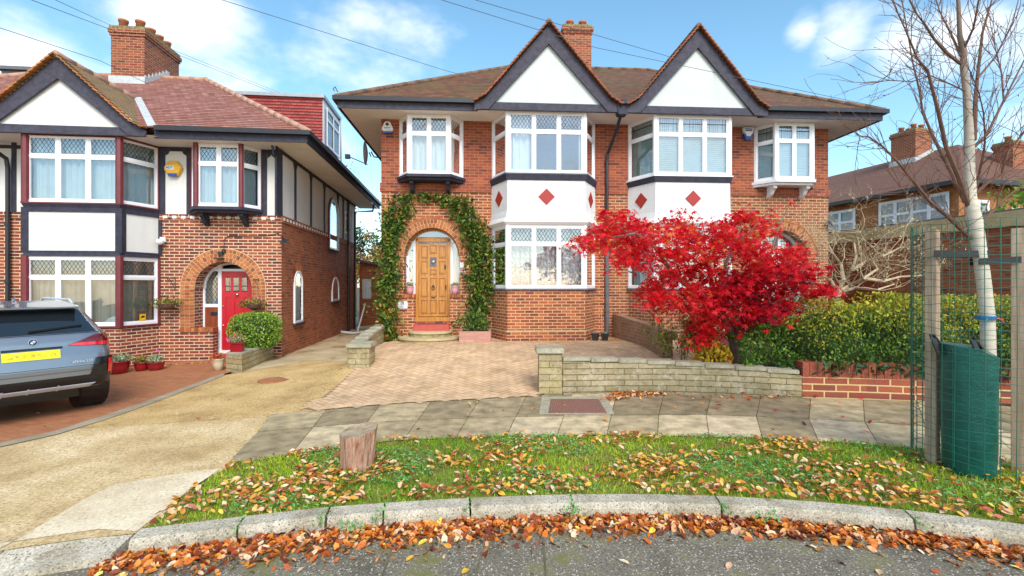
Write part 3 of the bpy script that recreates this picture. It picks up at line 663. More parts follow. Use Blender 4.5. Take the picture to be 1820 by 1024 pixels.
    if not left:
        skirt(rd, zr0, zr0+.12, .10, .035); skirt(rd, zr0+.12, zr0+.28, .035, .008); skirt(rd, zr0+.28, zr1, .008, 0)
    else: skirt(rd, zr0, zr1, 0, 0)
    rp = rd.build('render_panel', M['white_r' if not left else 'cream'], root)
    tb = MB(m); bayband(tb, zr1, zu0-.03, .02, 0, .05); tb.build('bay_beam', M['dark'], root)
    sb = MB(m); bayband(sb, zu0-.03, zu0, .055); sb.build('bay_sill', M['white' if cfg.get('whitesill') else ('iron' if not left else 'maroon')], root)
    if left:
        tp = MB(m)
        for (x, y), sx in ((plan[1], 1), (plan[2], -1), (plan[0], 1), (plan[3], -1)):
            x += (.0 if y < 0 else -sx*.0)
            tp.box(x-.07, x+.07, y-.022, y+.12 if y < 0 else y+.02, zr0, zr1)
        tp.box(qa, qb, -bd-.02, -bd+.02, zr1-.10, zr1); tp.box(qa, qb, -bd-.02, -bd+.02, zr0, zr0+.05)
        for i in (0, 2):
            (x0, y0), (x1, y1) = plan[i], plan[i+1]
            tp.bar((x0, y0, zr1-.05), (x1, y1, zr1-.05), .05, .10); tp.bar((x0, y0, zr0+.025), (x1, y1, zr0+.025), .05, .05)
        tp.build('bay_timber', M['dark'], root)
    else:
        dm = MB(m); zc = Z(3.88); qc = (qa+qb)/2
        for (p, q_) in ((plan[0], plan[1]), (plan[1], plan[2]), (plan[2], plan[3])):
            p, q_ = Vector((p[0], p[1], zc)), Vector((q_[0], q_[1], zc)); c = (p+q_)/2; a = (q_-p).normalized(); nn = Vector((a.y, -a.x, 0)); c += nn*.004
            hw = .2
            dm = MB(m); dm.prism([c-a*hw, c-Vector((0, 0, hw)), c+a*hw, c+Vector((0, 0, hw))], nn*.02)
            dm.build('red_diamond', M['red'], rp)
    for nm, z0, z1, ck in (('lower', zs, zlt, cfg['cur'][0]), ('upper', zu0, zt-.002, cfg['cur'][1])):
        wn = Win(m); cv = cfg.get('cover_'+nm, [((0, 1),)]*3)
        tr = .70 if nm == 'lower' else .68
        wn.face(plan[0], plan[1], z0, z1, 1, tr, ck if cv[0] else None, cover=cv[0] or ())
        wn.face(plan[1], plan[2], z0, z1, 3, tr, ck if cv[1] else None, cover=cv[1] or ())
        wn.face(plan[2], plan[3], z0, z1, 1, tr, ck if cv[2] else None, cover=cv[2] or ())
        for (x, y) in plan[1:3]:
            wn.fr.tube([(x, y+.03, z0), (x, y+.03, z1)], .058, 8)
        wo = wn.build(root, 'white', ck or 'net', cfg['lead'], 'bay_window')
        if left:
            mr = MB(m)
            for (x, y) in plan[1:3]: mr = MB(m); mr.tube([(x, y+.01, z0), (x, y+.01, z1)], .075, 8); mr.build('corner_post', M['maroon'], wo)
            for (x, y), sx in ((plan[0], 1), (plan[3], -1)): mr = MB(m); mr.box(x-.035, x+.035, -.03, .03, z0, z1); mr.build('corner_post', M['maroon'], wo)
            if nm == 'upper':
                mr = MB(m); bayband(mr, z1-.04, z1-.001, .03); mr.build('head_rail', M['maroon'], wo)
    rb = MB(m); rb.quad((.0, 1.6, zg), (3.6, 1.6, zg), (3.6, 1.6, zt), (0, 1.6, zt)); rb.quad((3.6, 1.2, zg), (W0, 1.2, zg), (W0, 1.2, zt), (3.6, 1.2, zt))
    rb.quad((0, 0, zr0+.3), (W0, 0, zr0+.3), (W0, 1.6, zr0+.3), (0, 1.6, zr0+.3)); rb.build('inner_wall', M['room'], root)
    # --- small oriel
    op = [(3.87, 0), (4.2, -.45), (5.2, -.45), (5.5, 0)]; z0, z1 = Z(4.47), zt-.002
    if left: z0 = 3.57
    wn = Win(m); ck = cfg['cur'][2]; cv = cfg.get('cover_oriel', [((0, 1),)]*3)
    for i, cc in ((0, 1), (1, 2), (2, 1)): wn.face(op[i], op[i+1], z0, z1, cc, .68, ck, cover=cv[i])
    for (x, y) in op[1:3]: wn.fr.tube([(x, y+.03, z0), (x, y+.03, z1)], .05, 8)
    wo = wn.build(root, 'white', ck, cfg['lead'], 'oriel_window')
    if left:
        mr = MB(m)
        for (x, y) in op[1:3]: mr = MB(m); mr.tube([(x, y+.01, z0), (x, y+.01, z1)], .06, 8); mr.build('corner_post', M['maroon'], wo)
        for (x, y) in (op[0], op[3]): mr = MB(m); mr.box(x-.03, x+.03, -.03, .03, z0, z1); mr.build('corner_post', M['maroon'], wo)
    ob = MB(m); o_ = .06; pts = [(op[0][0]-o_, 0), (op[1][0]-o_*.6, -.45-o_), (op[2][0]+o_*.6, -.45-o_), (op[3][0]+o_, 0)]
    ob.prism([(x, y, z0-.07) for x, y in pts], (0, 0, .068)); 
    ins = [(x*.97+.03*4.68, y*.8) for x, y in pts]; ob.prism([(x, y, z0-.13) for x, y in ins], (0, 0, .059))
    bo = ob.build('oriel_base', M['white' if cfg.get('whitesill') else 'dark'], root)
    for q in (4.25, 5.15):
        cb = MB(m); prof = [(0, z0-.131), (-.34, z0-.131), (-.34, z0-.20), (-.26, z0-.24), (-.18, z0-.34), (-.08, z0-.40), (0, z0-.42)]
        cb.prism([(q-.045, y, z) for y, z in prof], (.09, 0, 0)); cb.build('bracket', M['white' if cfg.get('whitesill') else 'dark'], root)
    # --- brick band
    if not left:
        for bx in ((3.16, W0+.03, -.035, 0), (0, .42, -.035, 0), (W0, W0+.035, 0, 8)): bd_ = MB(m); bd_.box(*bx, Z(4.12), Z(4.33)); bd_.build('brick_band', M[BU], root)
    # --- soffit, fascia, gutter
    e = .76; sf = MB(m)
    sf.poly([(0, -e, zt), (W1-.03, -e, zt), (W1-.03, 9, zt), (W0, 9, zt), (W0, 0, zt), (0, 0, zt)]); sf.poly([(.02, -.95, zt+.001), (3.58, -.95, zt+.001), (3.58, -e, zt+.001), (.02, -e, zt+.001)])
    sf.build('soffit', M['soffit'], root)
    fa = MB(m); fa.box(3.5, W1, -e-.03, -e, zt-.02, zt+.16); fa.box(W1, W1+.03, -e-.03, 9.05, zt-.02, zt+.16); fa.build('fascia', M['dark' if left else 'barge'], root)
    gu = MB(m); gu.box(3.55, W1+.12, -e-.14, -e-.03, zt+.14, zt+.24); gu.box(W1+.03, W1+.13, -e-.03, 9.1, zt+.14, zt+.24); gu.build('gutter', M['black'], root)
    # --- main roof
    ze = zt+.21; hh = cfg.get('hip', 4.55); pt = cfg.get('pitch', .655); zr = ze+hh*pt; yr = -e+hh; Q = W1+.06; qr = Q-hh; ey = -e-.06
    rf = MB(m)
    rf.poly([(0, ey, ze), (Q, ey, ze), (qr, yr, zr), (0, yr, zr)]); rf.poly([(Q, ey, ze), (Q, 2*yr-ey, ze), (qr, yr, zr)]); rf.poly([(Q, 2*yr-ey, ze), (0, 2*yr-ey, ze), (0, yr, zr), (qr, yr, zr)])
    rf.poly([(0, ey, ze-.03), (Q, ey, ze-.03), (Q, 2*yr-ey, ze-.03), (0, 2*yr-ey, ze-.03)])
    ro = rf.build('roof', M[cfg['tile']], root)
    def capline(a, b, w=.085 if left else .07, par=None):
        rt = MB(m)
        a, b = Vector(a), Vector(b); n = max(2, int((b-a).length/.42))
        for i in range(n):
            p, q_ = a+(b-a)*(i/n), a+(b-a)*((i+1.03)/n); rt.tube([p, q_], [w, w*.90], 8)
        rt.build('ridge_tiles', M[cfg.get('ridge', 'ridge')], ro, smooth=True)
    capline((0, yr, zr+.0), (qr, yr, zr)); capline((qr, yr, zr), (Q, ey, ze+.02)); capline((qr, yr, zr), (Q, 2*yr-ey, ze+.02))
    # --- front gable
    gq, gz = cfg['gable']; y1 = -e+(gz+zo_g(cfg)-ze)/pt; gz = gz+zo_g(cfg)
    hw = 1.78; gz0 = zt+.14
    prof = [(0, gz), (hw*.84, gz0+(gz-gz0)*.085), (hw, gz0-.01)]
    gf = MB(m); yf = -1.02
    for s in (-1, 1):
        for (a, za), (b, zb) in zip(prof, prof[1:]):
            yb_a = max(yf+.3, -e+(za-ze)/pt+.05); yb_b = max(yf+.3, -e+(zb-ze)/pt+.05)
            gf.poly([(gq+s*a, yf, za), (gq+s*b, yf, zb), (gq+s*b, yb_b, zb), (gq+s*a, yb_a, za)])
            gf.poly([(gq+s*a, yf, za-.04), (gq+s*b, yf, zb-.04), (gq+s*b, yb_b, zb-.04), (gq+s*a, yb_a, za-.04)])
    go = gf.build('gable_roof', M[cfg.get('gtile', cfg['tile'])], root)
    capline((gq, yf-.02, gz+.0), (gq, y1, gz), .075)
    vt = MB(m)
    for s in (-1, 1):
        for (a, za), (b, zb) in zip(prof, prof[1:]):
            p, q_ = Vector((gq+s*a, yf-.01, za)), Vector((gq+s*b, yf-.01, zb)); L_ = (q_-p).length; n = max(2, int(L_/.105)); d = (q_-p)/L_; nn = Vector((s*-d.z*s*s, 0, 0))
            up = Vector((-d.z, 0, d.x)); up = up if up.z > 0 else -up
            for i in range(n):
                c = p+d*((i+.5)*L_/n)+up*random.uniform(.004, .009); vt.obox(c, d*L_/n*.53+up*.012, Vector((0, .07, 0)), up*.016)
    vt.build('verge_tiles', M['vtile' if left else 'vtile_m'], go)
    bg_ = MB(m)
    for s in (-1, 1):
        wv = .46
        outer = [(gq+s*a, z-.045) for a, z in prof]; inner = [(gq, gz-.045-wv), (gq+s*(hw-.34), zt-.03+.0)]
        pts = outer+[(gq+s*(hw-.02), zt-.04), inner[1], inner[0]]
        bg_.prism([(q, -.98, z) for q, z in pts], (0, .045, 0))
    bg_.build('bargeboard', M['barge'], root)
    gw = MB(m); gw.prism([(gq-hw+.1, -.90, zt+.13), (gq+hw-.1, -.90, zt+.13), (gq, -.90, gz-.08)], (0, .04, 0)); gw.build('gable_panel', M[cfg.get('gpanel', 'gable_w')], root)
    gb = MB(m); gb.box(gq-hw+.05, gq+hw-.05, -.945, -.88, zt-.03, zt+.15); gb.build('gable_beam', M['barge'], root)
    root['_zr'] = zr; root['_yr'] = yr
    return root, dict(zr=zr, yr=yr, zt=zt, ze=ze, ro=ro)
def zo_g(cfg): return cfg.get('zo', 0)
def chimney(m, parent, q0, q1, y0, y1, zb, zt, pots, mat='chim', nm='chimney'):
    c = MB(m); c.box(q0, q1, y0, y1, zb, zt-.30); c.box(q0-.03, q1+.03, y0-.03, y1+.03, zt-.30, zt-.22); c.box(q0-.06, q1+.06, y0-.06, y1+.06, zt-.22, zt-.10)
    o = c.build(nm, M[mat], parent)
    k = MB(m); k.prism([(q0-.03, y0-.03, zt-.10), (q1+.03, y0-.03, zt-.10), (q1+.03, y1+.03, zt-.10), (q0-.03, y1+.03, zt-.10)], (0, 0, .09)); k.build('chimney_cap', M['moss'], o)
    for q, y in pots:
        k = MB(m); k.lathe((q, y, zt-.02), [(.12, 0), (.11, .22), (.13, .23), (.135, .29), (.11, .30), (.10, .29), (.095, .05)], 16); k.build('chimney_pot', M['pot'], o, smooth=True)
    return o
# ================================================================== houses
cfgML = dict(name='brick_house', label='brick semi-detached house with oak front door, leafy climber and red diamonds', zg=.0, brick='brick', brick_up='brick_up', tile='tile',
             arch=(4.67, .70, 2.50), rings=(.11, .11), outer_course=True, gable=(1.80, 8.02), cur=('lace', 'net', 'net'), lead='glass_d',
             cover_upper=[[(0, 1)], [(.70, .97)], [(0, 1)]], cover_lower=[[(0, 1)], [(0, 1)], [(.2, 1)]], cover_oriel=[[(0, 1)], [(.0, 1)], [(0, 1)]])
cfgMR = dict(name='brick_house', label='brick semi-detached house half hidden behind the red maple, white arched entrance', zg=.0, brick='brick_r', brick_up='brick_up', tile='tile',
             arch=(4.67, .70, 2.50), rings=(.11, .11), outer_course=True, gable=(1.88, 8.05), cur=('net', 'blind', 'blind'), lead='glass_s', whitesill=True)
cfgLL = dict(name='timbered_house', label='half-timbered brick and cream house with red front door, car parked in front', zo=-.9, zg=-.45, brick='brick_l', tile='tile_l', timber=True,
             arch=(4.60, .66, 1.64), rings=(.11, .11, .10), leg=.98, gable=(1.66, 7.62), cur=('drape', 'net', 'net'), lead='glass_d', gtile='tile_y', ridge='ridge_p', gpanel='cream')
cfgLX = dict(cfgLL, label='half-timbered house cut off by the left edge, downpipe at its party wall')
ml, dml = semi(FM, -1, cfgML); mr_, dmr = semi(FM, 1, cfgMR)
ll, dll = semi(FL, 1, cfgLL); lx, dlx = semi(FL, -1, cfgLX)
chimney(-1, ml, -.20, .72, 3.15, 4.1, 8.2, 10.28, [(.02, 3.5), (.45, 3.5)])
ch = chimney(1, ll, .05, .97, 3.0, 4.75, 7.0, 9.42, [(.25, 3.22), (.72, 3.22), (.74, 3.68), (.74, 4.08), (.74, 4.48), (.25, 4.1)])
fl = MB(); fl.box(0, 1.0, 2.965, 3.0, 7.65, 7.92)
for i in range(7): y = 3.0+i*.17; z = 7.7+i*.10; fl.box(.96, 1.0, y, y+.17, z, z+.28)
fl.build('lead_flashing', M['lead'], ch)
# lead valley beside the gable of the timbered house
fl = MB(); fl.bar((1.72, 1.50, 6.76), (3.40, -.70, 5.33), .16, .02, (0, -.55, .83)); fl.build('lead_valley', M['lead'], ll)
# --- rear dormer of the timbered house
dd = MB(); dd.box(2.6, 5.75, 4.2, 6.3, 5.2, 7.95); dm_ = dd.build('dormer', M['tile_red'], ll)
dd = MB(); dd.box(2.5, 5.83, 4.12, 6.38, 7.95, 8.06); dd.build('dormer_roof', M['galv'], dm_)
wn = Win(1); wn.face((5.84, 4.45), (5.84, 6.15), 6.45, 7.75, 2, .7, 'net', deep=.02, cgap=.02, lead=False); wn.build(dm_, 'white', 'farnet', 'glass', 'dormer_window')
dd = MB(); dd.box(5.745, 5.765, 4.23, 6.28, 6.25, 7.94); dd.build('white_cladding', M['white'], dm_)
dd = MB(); dd.tube([(5.8, 6.3, 8.0), (5.85, 6.32, 6.0)], .035); dd.build('drain_pipe', M['galv'], dm_)
dd = MB(-1); dd.box(1.0, 3.4, 3.6, 6.5, 7.3, 8.2); dd.box(.9, 3.5, 3.5, 6.6, 8.2, 8.30); dd.build('dormer', M['iron'], lx)
# --- porches -------------------------------------------------------
def arched_frame(mb, cq, r, azc, y, t, d=.06, z0=None):
    n = 20
    for i in range(n):
        a0, a1 = math.pi*i/n, math.pi*(i+1)/n
        mb.prism([(cq+math.cos(a)*rr, y, azc+math.sin(a)*rr) for a, rr in ((a0, r-t), (a1, r-t), (a1, r), (a0, r))], (0, d, 0))
    if z0 is not None: mb.box(cq-r, cq-r+t, y, y+d, z0, azc); mb.box(cq+r-t, cq+r, y, y+d, z0, azc)
def door_main():
    m = -1; cq, r, azc = 4.67, .70, 2.50; y = .30
    for s in (-1, 1):
        a, b = sorted((cq+s*.45, cq+s*r)); lw = MB(m); lw.box(a, b, .0, .30, .0, 1.40); lw.build('low_wall', M['brick'], ml)
    for s in (-1, 1):
        cp = MB(m)
        a, b = sorted((cq+s*.44, cq+s*(r+.06)))
        k = 5
        for i in range(k): u = a+(b-a)*i/k; cp.box(u+.004, u+(b-a)/k-.004, -.03, .28, 1.41, 1.50)
        cp.build('brick_sill', M['vous'], ml)
    th_ = MB(m); th_.box(cq-.46, cq+.46, .02, .4, .0, .80); th_.build('door_riser', M['brick_up'], ml)
    th_ = MB(m); th_.box(cq-.48, cq+.48, .06, .4, .80, .90); th_.build('threshold', M['oak'], ml)
    dr = MB(m); dr.box(cq-.38, cq+.38, y+.03, y+.08, .91, 2.86); d = dr.build('front_door', M['oak'], ml)
    pm = MB(m); pm2 = MB(m)
    rows = [(2.44, 2.76), (2.02, 2.36), (1.42, 1.92), (.98, 1.34)]
    for ci, c in enumerate((-.235, 0, .235)):
        rr = rows if ci != 1 else [(2.56, 2.78), (2.00, 2.14), (1.42, 1.92), (.98, 1.34)]
        for z0, z1 in rr:
            x0, x1 = cq+c-.085, cq+c+.085
            for (a, b, e_, f_) in ((x0, x1, z0, z0+.018), (x0, x1, z1-.018, z1), (x0, x0+.018, z0, z1), (x1-.018, x1, z0, z1)): pm.box(a, b, y+.018, y+.03, e_, f_)
            pm2 = MB(m); pm2.prism([(x0+.03, y+.03, z0+.03), (x1-.035, y+.03, z0+.035), (x1-.035, y+.03, z1-.035), (x0+.035, y+.03, z1-.035)], (0, -.014, 0)); pm2.build('raised_panel', M['oak'], d, bevel=.006)
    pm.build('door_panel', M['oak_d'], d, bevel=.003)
    gm = MB(m); gm.box(cq-.085, cq+.085, y+.02, y+.03, 2.22, 2.46); gm.lathe((cq, y+.02, 2.34), [(.01, 0)], 4) if 0 else None
    gm.build('door_light', M['iron'], d)
    bs_ = MB(m); bs_.tube([(cq, y+.025, 2.34), (cq, y-.01, 2.34)], [.06, .045], 14); bs_.build('bullseye', M['galv'], d, smooth=True)
    kn = MB(m); kn.tube([(cq, y+.02, 1.71), (cq, y-.02, 1.71)], .025, 10); kn.tube([(cq+math.sin(a)*.035, y-.012, 1.66-math.cos(a)*.05) for a in [i*math.pi/8-math.pi*.9 for i in range(15)]], .008, 6); kn.build('door_knocker', M['black'], d)
    lp = MB(m); lp.box(cq-.05, cq+.05, y+.012, y+.03, 1.39, 1.41); lp.box(cq-.33, cq-.29, y-.005, y+.03, 2.16, 2.26); lp.tube([(cq-.33, y-.02, 1.62), (cq-.33, y-.02, 1.74)], .012, 8); lp.build('door_handle', M['black'], d)
    fr = MB(m)
    for s in (-1, 1): a, b = sorted((cq+s*.38, cq+s*.45)); fr.box(a, b, y-.03, y+.1, .90, 2.95)
    fr.box(cq-.45, cq+.45, y-.03, y+.1, 2.87, 2.96); fr.build('door_frame', M['oak'], ml)
    for s in (-1, 1):
        a, b = sorted((cq+s*.45, cq+s*(r-.005)))
        wn = Win(m); 
        wn.face((a, y), (b, y), 1.50, 2.88, 1, None, 'net', outer=.035, sash=.03, deep=.05, cgap=.06); wn.build(ml, 'white', 'net', 'glass', 'side_light')
    fm = MB(m); fm.box(cq-.42, cq+.42, y+.0, y+.05, 2.96, 2.99); arched_frame(fm, cq, r, azc, y, .05); fo = fm.build('fan_light', M['oak'], ml)
    gm = MB(m); n = 12; pts = [(cq+math.cos(math.pi*(.15+.7*i/n))*(r-.05), y+.03, azc+math.sin(math.pi*(.15+.7*i/n))*(r-.05)) for i in range(n+1)]
    gm.poly(pts); gm.build('pane', M['glass'], fo)
    bk = MB(m); bk.quad((cq-r, y+.2, .9), (cq+r, y+.2, .9), (cq+r, y+.2, 3.25), (cq-r, y+.2, 3.25)); bk.build('hall_wall', M['drape'], ml)
    st = MB(m)
    for rad, z0, z1, yc in ((.78, .25, .395, -.02), (.52, .25, .53, -.02)):
        pts = [(cq+.02+rad*math.cos(a), yc-rad*.92*math.sin(a)-.12*(1 if 0 < a < math.pi else 0), z0) for a in [math.pi*i/20 for i in range(21)]]
        st.prism(pts+[(cq-.0-rad+.02, 0, z0)], (0, 0, z1-z0))
    so_ = st.build('door_steps', M['stone'], ml)
    st = MB(m)
    for rad, z1 in ((.81, .395), (.55, .53)):
        pts = [(cq+.02+rad*math.cos(a), -.14-rad*.92*math.sin(a), z1) for a in [math.pi*i/24 for i in range(25)]]
        st.prism([(cq+.02+rad, 0, z1)]+pts+[(cq+.02-rad, 0, z1)], (0, 0, .055))
    st.build('step_tread', M['stonetread'], so_, bevel=.008)
    st = MB(m); st.box(cq-.45, cq+.45, -.28, .05, .50, .74); st.build('red_step', M['redstep'], ml, bevel=.01)
    st = MB(m); st.lathe((cq, -.02, .74), [(.38, 0), (.38, .015)], 20, sy=.5); st.build('door_mat', M['twig_r'], ml)
    # meter / light / plaque / stickers
    pq = MB(m); pq.box(5.29, 5.53, -.012, -.001, 1.14, 1.32); p = pq.build('number_plaque', M['plate'], ml)
    text('lettering', '3', .13, M['blue'], (-5.40, -.018, 1.26), (R(90), 0, 0), p); text('lettering', '\u2022\u2022\u2022\u2022\u2022\u2022', .05, M['blue'], (-5.41, -.018, 1.175), (R(90), 0, 0), p)
    pq = MB(m); pq.box(3.86, 3.96, -.012, -.001, 2.18, 2.32); pq.box(3.83, 3.985, -.014, -.001, 2.06, 2.17); p = pq.build('door_sticker', M['plate'], ml)
    for z in (2.085, 2.115, 2.145):
        q_ = MB(m); q_.box(3.84, 3.975, -.018, -.014, z, z+.016); q_.build('lettering', M['red'], p)
door_main()
def door_white():
    m = 1; cq, r, azc = 4.67, .70, 2.50; y = .30
    fr = MB(m); arched_frame(fr, cq, r, azc, y, .07, .08, z0=.6); fr.box(cq-r, cq+r, y, y+.08, 2.62, 2.70); fr.box(cq+.06, cq+.13, y+.001, y+.079, .6, 3.18)
    fo = fr.build('door_frame', M['white'], mr_)
    d = MB(m); d.box(cq-r+.07, cq+.06, y+.03, y+.07, .6, 2.62); do = d.build('front_door', M['white'], mr_)
    a = MB(m); n = 14; a.prism([(cq-.29+.2*math.cos(math.pi*i/n), y+.028, 2.2+.3*math.sin(math.pi*i/n)) for i in range(n+1)], (0, -.004, 0)); a.build('door_light', M['iron'], do)
    g_ = MB(m); g_.quad((cq+.13, y+.05, .9), (cq+r-.05, y+.05, .9), (cq+r-.05, y+.05, 2.62), (cq+.13, y+.05, 2.62)); g_.quad((cq-.5, y+.05, 2.70), (cq+.5, y+.05, 2.70), (cq+.4, y+.05, 3.05), (cq-.4, y+.05, 3.05)); g_.build('leaded_pane', M['glass_s'], fo)
    b = MB(m); b.quad((cq-r, y+.25, .3), (cq+r, y+.25, .3), (cq+r, y+.25, 3.25), (cq-r, y+.25, 3.25)); b.build('hall_wall', M['net'], mr_)
door_white()
def door_red():
    m = 1; cq, r, azc = 4.60, .66, 1.64; y = .38; par = ll
    lw = MB(m); lw.box(cq-r-.02, 4.36, -.004, .22, -.4, .60); lw.build('low_wall', M['brick_l'], par)
    cp = MB(m)
    for i in range(9): u = 3.62+i*.084; cp.box(u+.004, u+.080, -.035, .24, .601, .70)
    cp.build('brick_sill', M['vous'], par)
    fr = MB(m); arched_frame(fr, cq, r, azc, y, .05, .07); fr.box(4.30, 4.38, y-.01, y+.07, .10, 2.27); fr.box(cq-r, cq+r, y-.004, y+.066, 2.08, 2.14); fr.box(cq-r, 4.30, y-.002, y+.06, 1.18, 1.26)
    fr.box(5.12, cq+r, y, y+.07, .1, 2.08); fr.box(cq-r, cq-r+.04, y, y+.07, .1, 2.08); fr.box(4.2, 5.3, y-.05, y+.1, .02, .10); fr.build('door_frame', M['white'], par)
    d = MB(m); d.box(4.38, 5.12, y+.02, y+.065, .10, 2.08); do = d.build('front_door', M['reddoor'], par)
    pm = MB(m)
    for i in range(4): x = 4.38+.06+i*.207; pm.box(x-.035, x+.035, y+.006, y+.02, .22, 1.42)
    pm.box(4.40, 5.10, y+.006, y+.02, 1.42, 1.56); pm.box(4.40, 5.10, y+.006, y+.02, 1.94, 2.06); pm.box(4.40, 5.10, y+.006, y+.02, .11, .22)
    for x in (4.40, 4.59, 4.79, 5.0): pm.box(x, x+.06+(.03 if x > 4.9 else 0), y+.006, y+.02, 1.56, 1.94)
    pm.build('door_panel', M['reddoor'], do)
    g_ = MB(m)
    for x in (4.46, 4.65, 4.85): g_.quad((x, y+.014, 1.58), (x+.13, y+.014, 1.58), (x+.13, y+.014, 1.92), (x, y+.014, 1.92))
    g_.build('door_light', M['glass_s'], do)
    bk = MB(m); bk.box(4.44, 5.02, y+.0195, y+.0199, 1.56, 1.94); bk.build('dark_backing', M['black'], do)
    for kx_, kz, kr in ((4.75, 1.49, .04), (4.42, 1.2, .022), (4.42, .72, .022)): k = MB(m); k.tube([(kx_, y+.006, kz), (kx_, y-.03, kz)], [kr, kr*.8], 12); k.build('door_knob', M['brass'], do, smooth=True)
    p = MB(m); p.box(cq-r, 4.30, y+.02, y+.05, .10, 1.18); po = p.build('timber_panel', M['mahog'], par)
    p = MB(m); p.box(4.12, 4.27, y-.005, y+.02, .98, 1.06); p.build('letter_box', M['black'], po)
    g_ = MB(m); g_.quad((cq-r+.04, y+.04, 1.26), (4.30, y+.04, 1.26), (4.30, y+.04, 2.08), (cq-r+.04, y+.04, 2.08)); go = g_.build('side_light', M['glass_d'], par)
    c = MB(m); c.quad((cq-r, y+.12, 1.2), (4.18, y+.12, 1.2), (4.18, y+.12, 2.1), (cq-r, y+.12, 2.1)); c.build('curtain', M['drape'], go)
    b = MB(m); b.quad((cq-r, y+.3, 0), (cq+r, y+.3, 0), (cq+r, y+.3, 2.4), (cq-r, y+.3, 2.4)); b.build('hall_wall', M['black'], par)
    s = MB(m); s.box(4.34, 5.4, -.12, .34, -.45, .03); s.build('red_step', M['redstep'], par, bevel=.02)
    # porch light and its cable
    l_ = MB(m); l_.box(cq-.08, cq+.02, -.12, -.03, azc+r+.16, azc+r+.24); l_.tube([(cq+.02, -.03, azc+r+.3), (cq+.02, -.03, azc+r+.22)], .05, 8); l_.box(cq-.14, cq+.04, -.17, -.03, azc+r+.06, azc+r+.09)
    lo = l_.build('porch_light', M['black'], par)
    l_ = MB(m); l_.tube([(cq+.02, -.02, azc+r+.3), (cq+.02, -.02, azc+r+.52), (cq+.1, -.02, azc+r+.62), (cq+1.0, -.02, azc+r+.64), (W0-.05, -.02, azc+r+.7)], .008, 6); l_.build('cable', M['black'], lo)
door_red()
# --- left house: timber posts, band of white bricks, side wall --------
def ys(px, q=W0):
    u = (px-CX)/F; A = FL.o.x+FL.t.x*q; B = FL.o.y+FL.t.y*q
    return (u*B-A)/(FL.n.x-u*FL.n.y)
zt = dll['zt']
for m, par in ((1, ll), (-1, lx)):
    dz = .03
    for q, wv in ((3.22, .14), (3.82, .10), (5.56, .12), (5.88, .15), (.38, .12)) + (((.0, .10),) if m > 0 else ()): tm = MB(m); tm.box(q-wv/2, q+wv/2, -.03, .001, 3.43, zt); tm.build('timber_post', M['dark'], par)
    for bx in ((3.15, 3.87, -.028, .001, zt-.10, zt-.002), (5.5, W0+.03, -.028, .001, zt-.10, zt-.002), (0, .44, -.028, .001, zt-.14, zt-.06)): tm = MB(m); tm.box(*bx); tm.build('timber_rail', M['dark'], par)
    for q, sgn in ((3.30, 1), (3.76, -1), (5.63, 1), (5.80, -1)):
        tm = MB(m); tm.prism([(q, -.027, zt-.10), (q+sgn*.09, -.027, zt-.10), (q+sgn*.06, -.027, zt-.16), (q, -.027, zt-.20)], (0, .027, 0)); tm.build('timber_bracket', M['dark'], par)
    for a, b in ((0, .44), (3.14, W0)):
        wr = MB(m); wr.box(a, b, -.025, .0, 3.30, 3.44); wr.build('brick_band', M['brick_l'], par)
    wr = MB(m); q = 3.24
    while q < W0-.05: 
        wr = MB(m); wr.box(q, q+.10, -.030, 0, 3.335, 3.40); q += .205; wr.build('white_brick', M['white_r'], par)
    for q in (0, 3.14):
        pass
# cream infill panels of the upper front, just proud of the brickwork shell
for m, par in ((1, ll), (-1, lx)):
    for a, b in ((0, .44), (3.14, 3.87), (5.5, W0)): cm = MB(m); cm.box(a, b, -.012, -.002, 3.44, zt); cm.build('cream_panel', M['cream'], par)
sw = MB(); Y1 = 8.2
sw.quad((W0, 0, -.45), (W0, Y1, -.45), (W0, Y1, 3.34), (W0, 0, 3.34)); sw.quad((W0, Y1, -.45), (0, Y1, -.45), (0, Y1, 3.34), (W0, Y1, 3.34)); sw.build('side_wall', M['brick_side'], ll)
sw = MB(); sw.quad((W0, 0, 3.34), (W0, Y1, 3.34), (W0, Y1, zt), (W0, 0, zt)); sw.quad((W0, Y1, 3.34), (0, Y1, 3.34), (0, Y1, zt), (W0, Y1, zt)); sw.build('side_panel', M['cream'], ll)
tm = MB()
for px, wv in ((487, .16), (524, .10), (552, .10), (576, .10), (600, .10), (609.5, .10)):
    y = ys(px); tm.box(W0, W0+.03, max(0, y-wv/2), y+wv/2, 3.44, zt); 
    for s_ in (-1, 1): tm.prism([(W0, y+s_*wv/2, zt-.06), (W0, y+s_*(wv/2+.10), zt-.06), (W0, y+s_*wv/2, zt-.26)], (.03, 0, 0))
tm.box(W0, W0+.031, 0, Y1, zt-.08, zt-.002); tm.build('timber_frame', M['dark'], ll)
bb = MB(); bb.box(W0, W0+.03, 0, Y1, 3.28, 3.45); bb.build('brick_band', M['brick_side'], ll)
y = .05
while y < ys(581)-.1: wb_ = MB(); wb_.box(W0, W0+.035, y, y+.11, 3.33, 3.40); y += .225; wb_.build('white_brick', M['white_r'], ll)
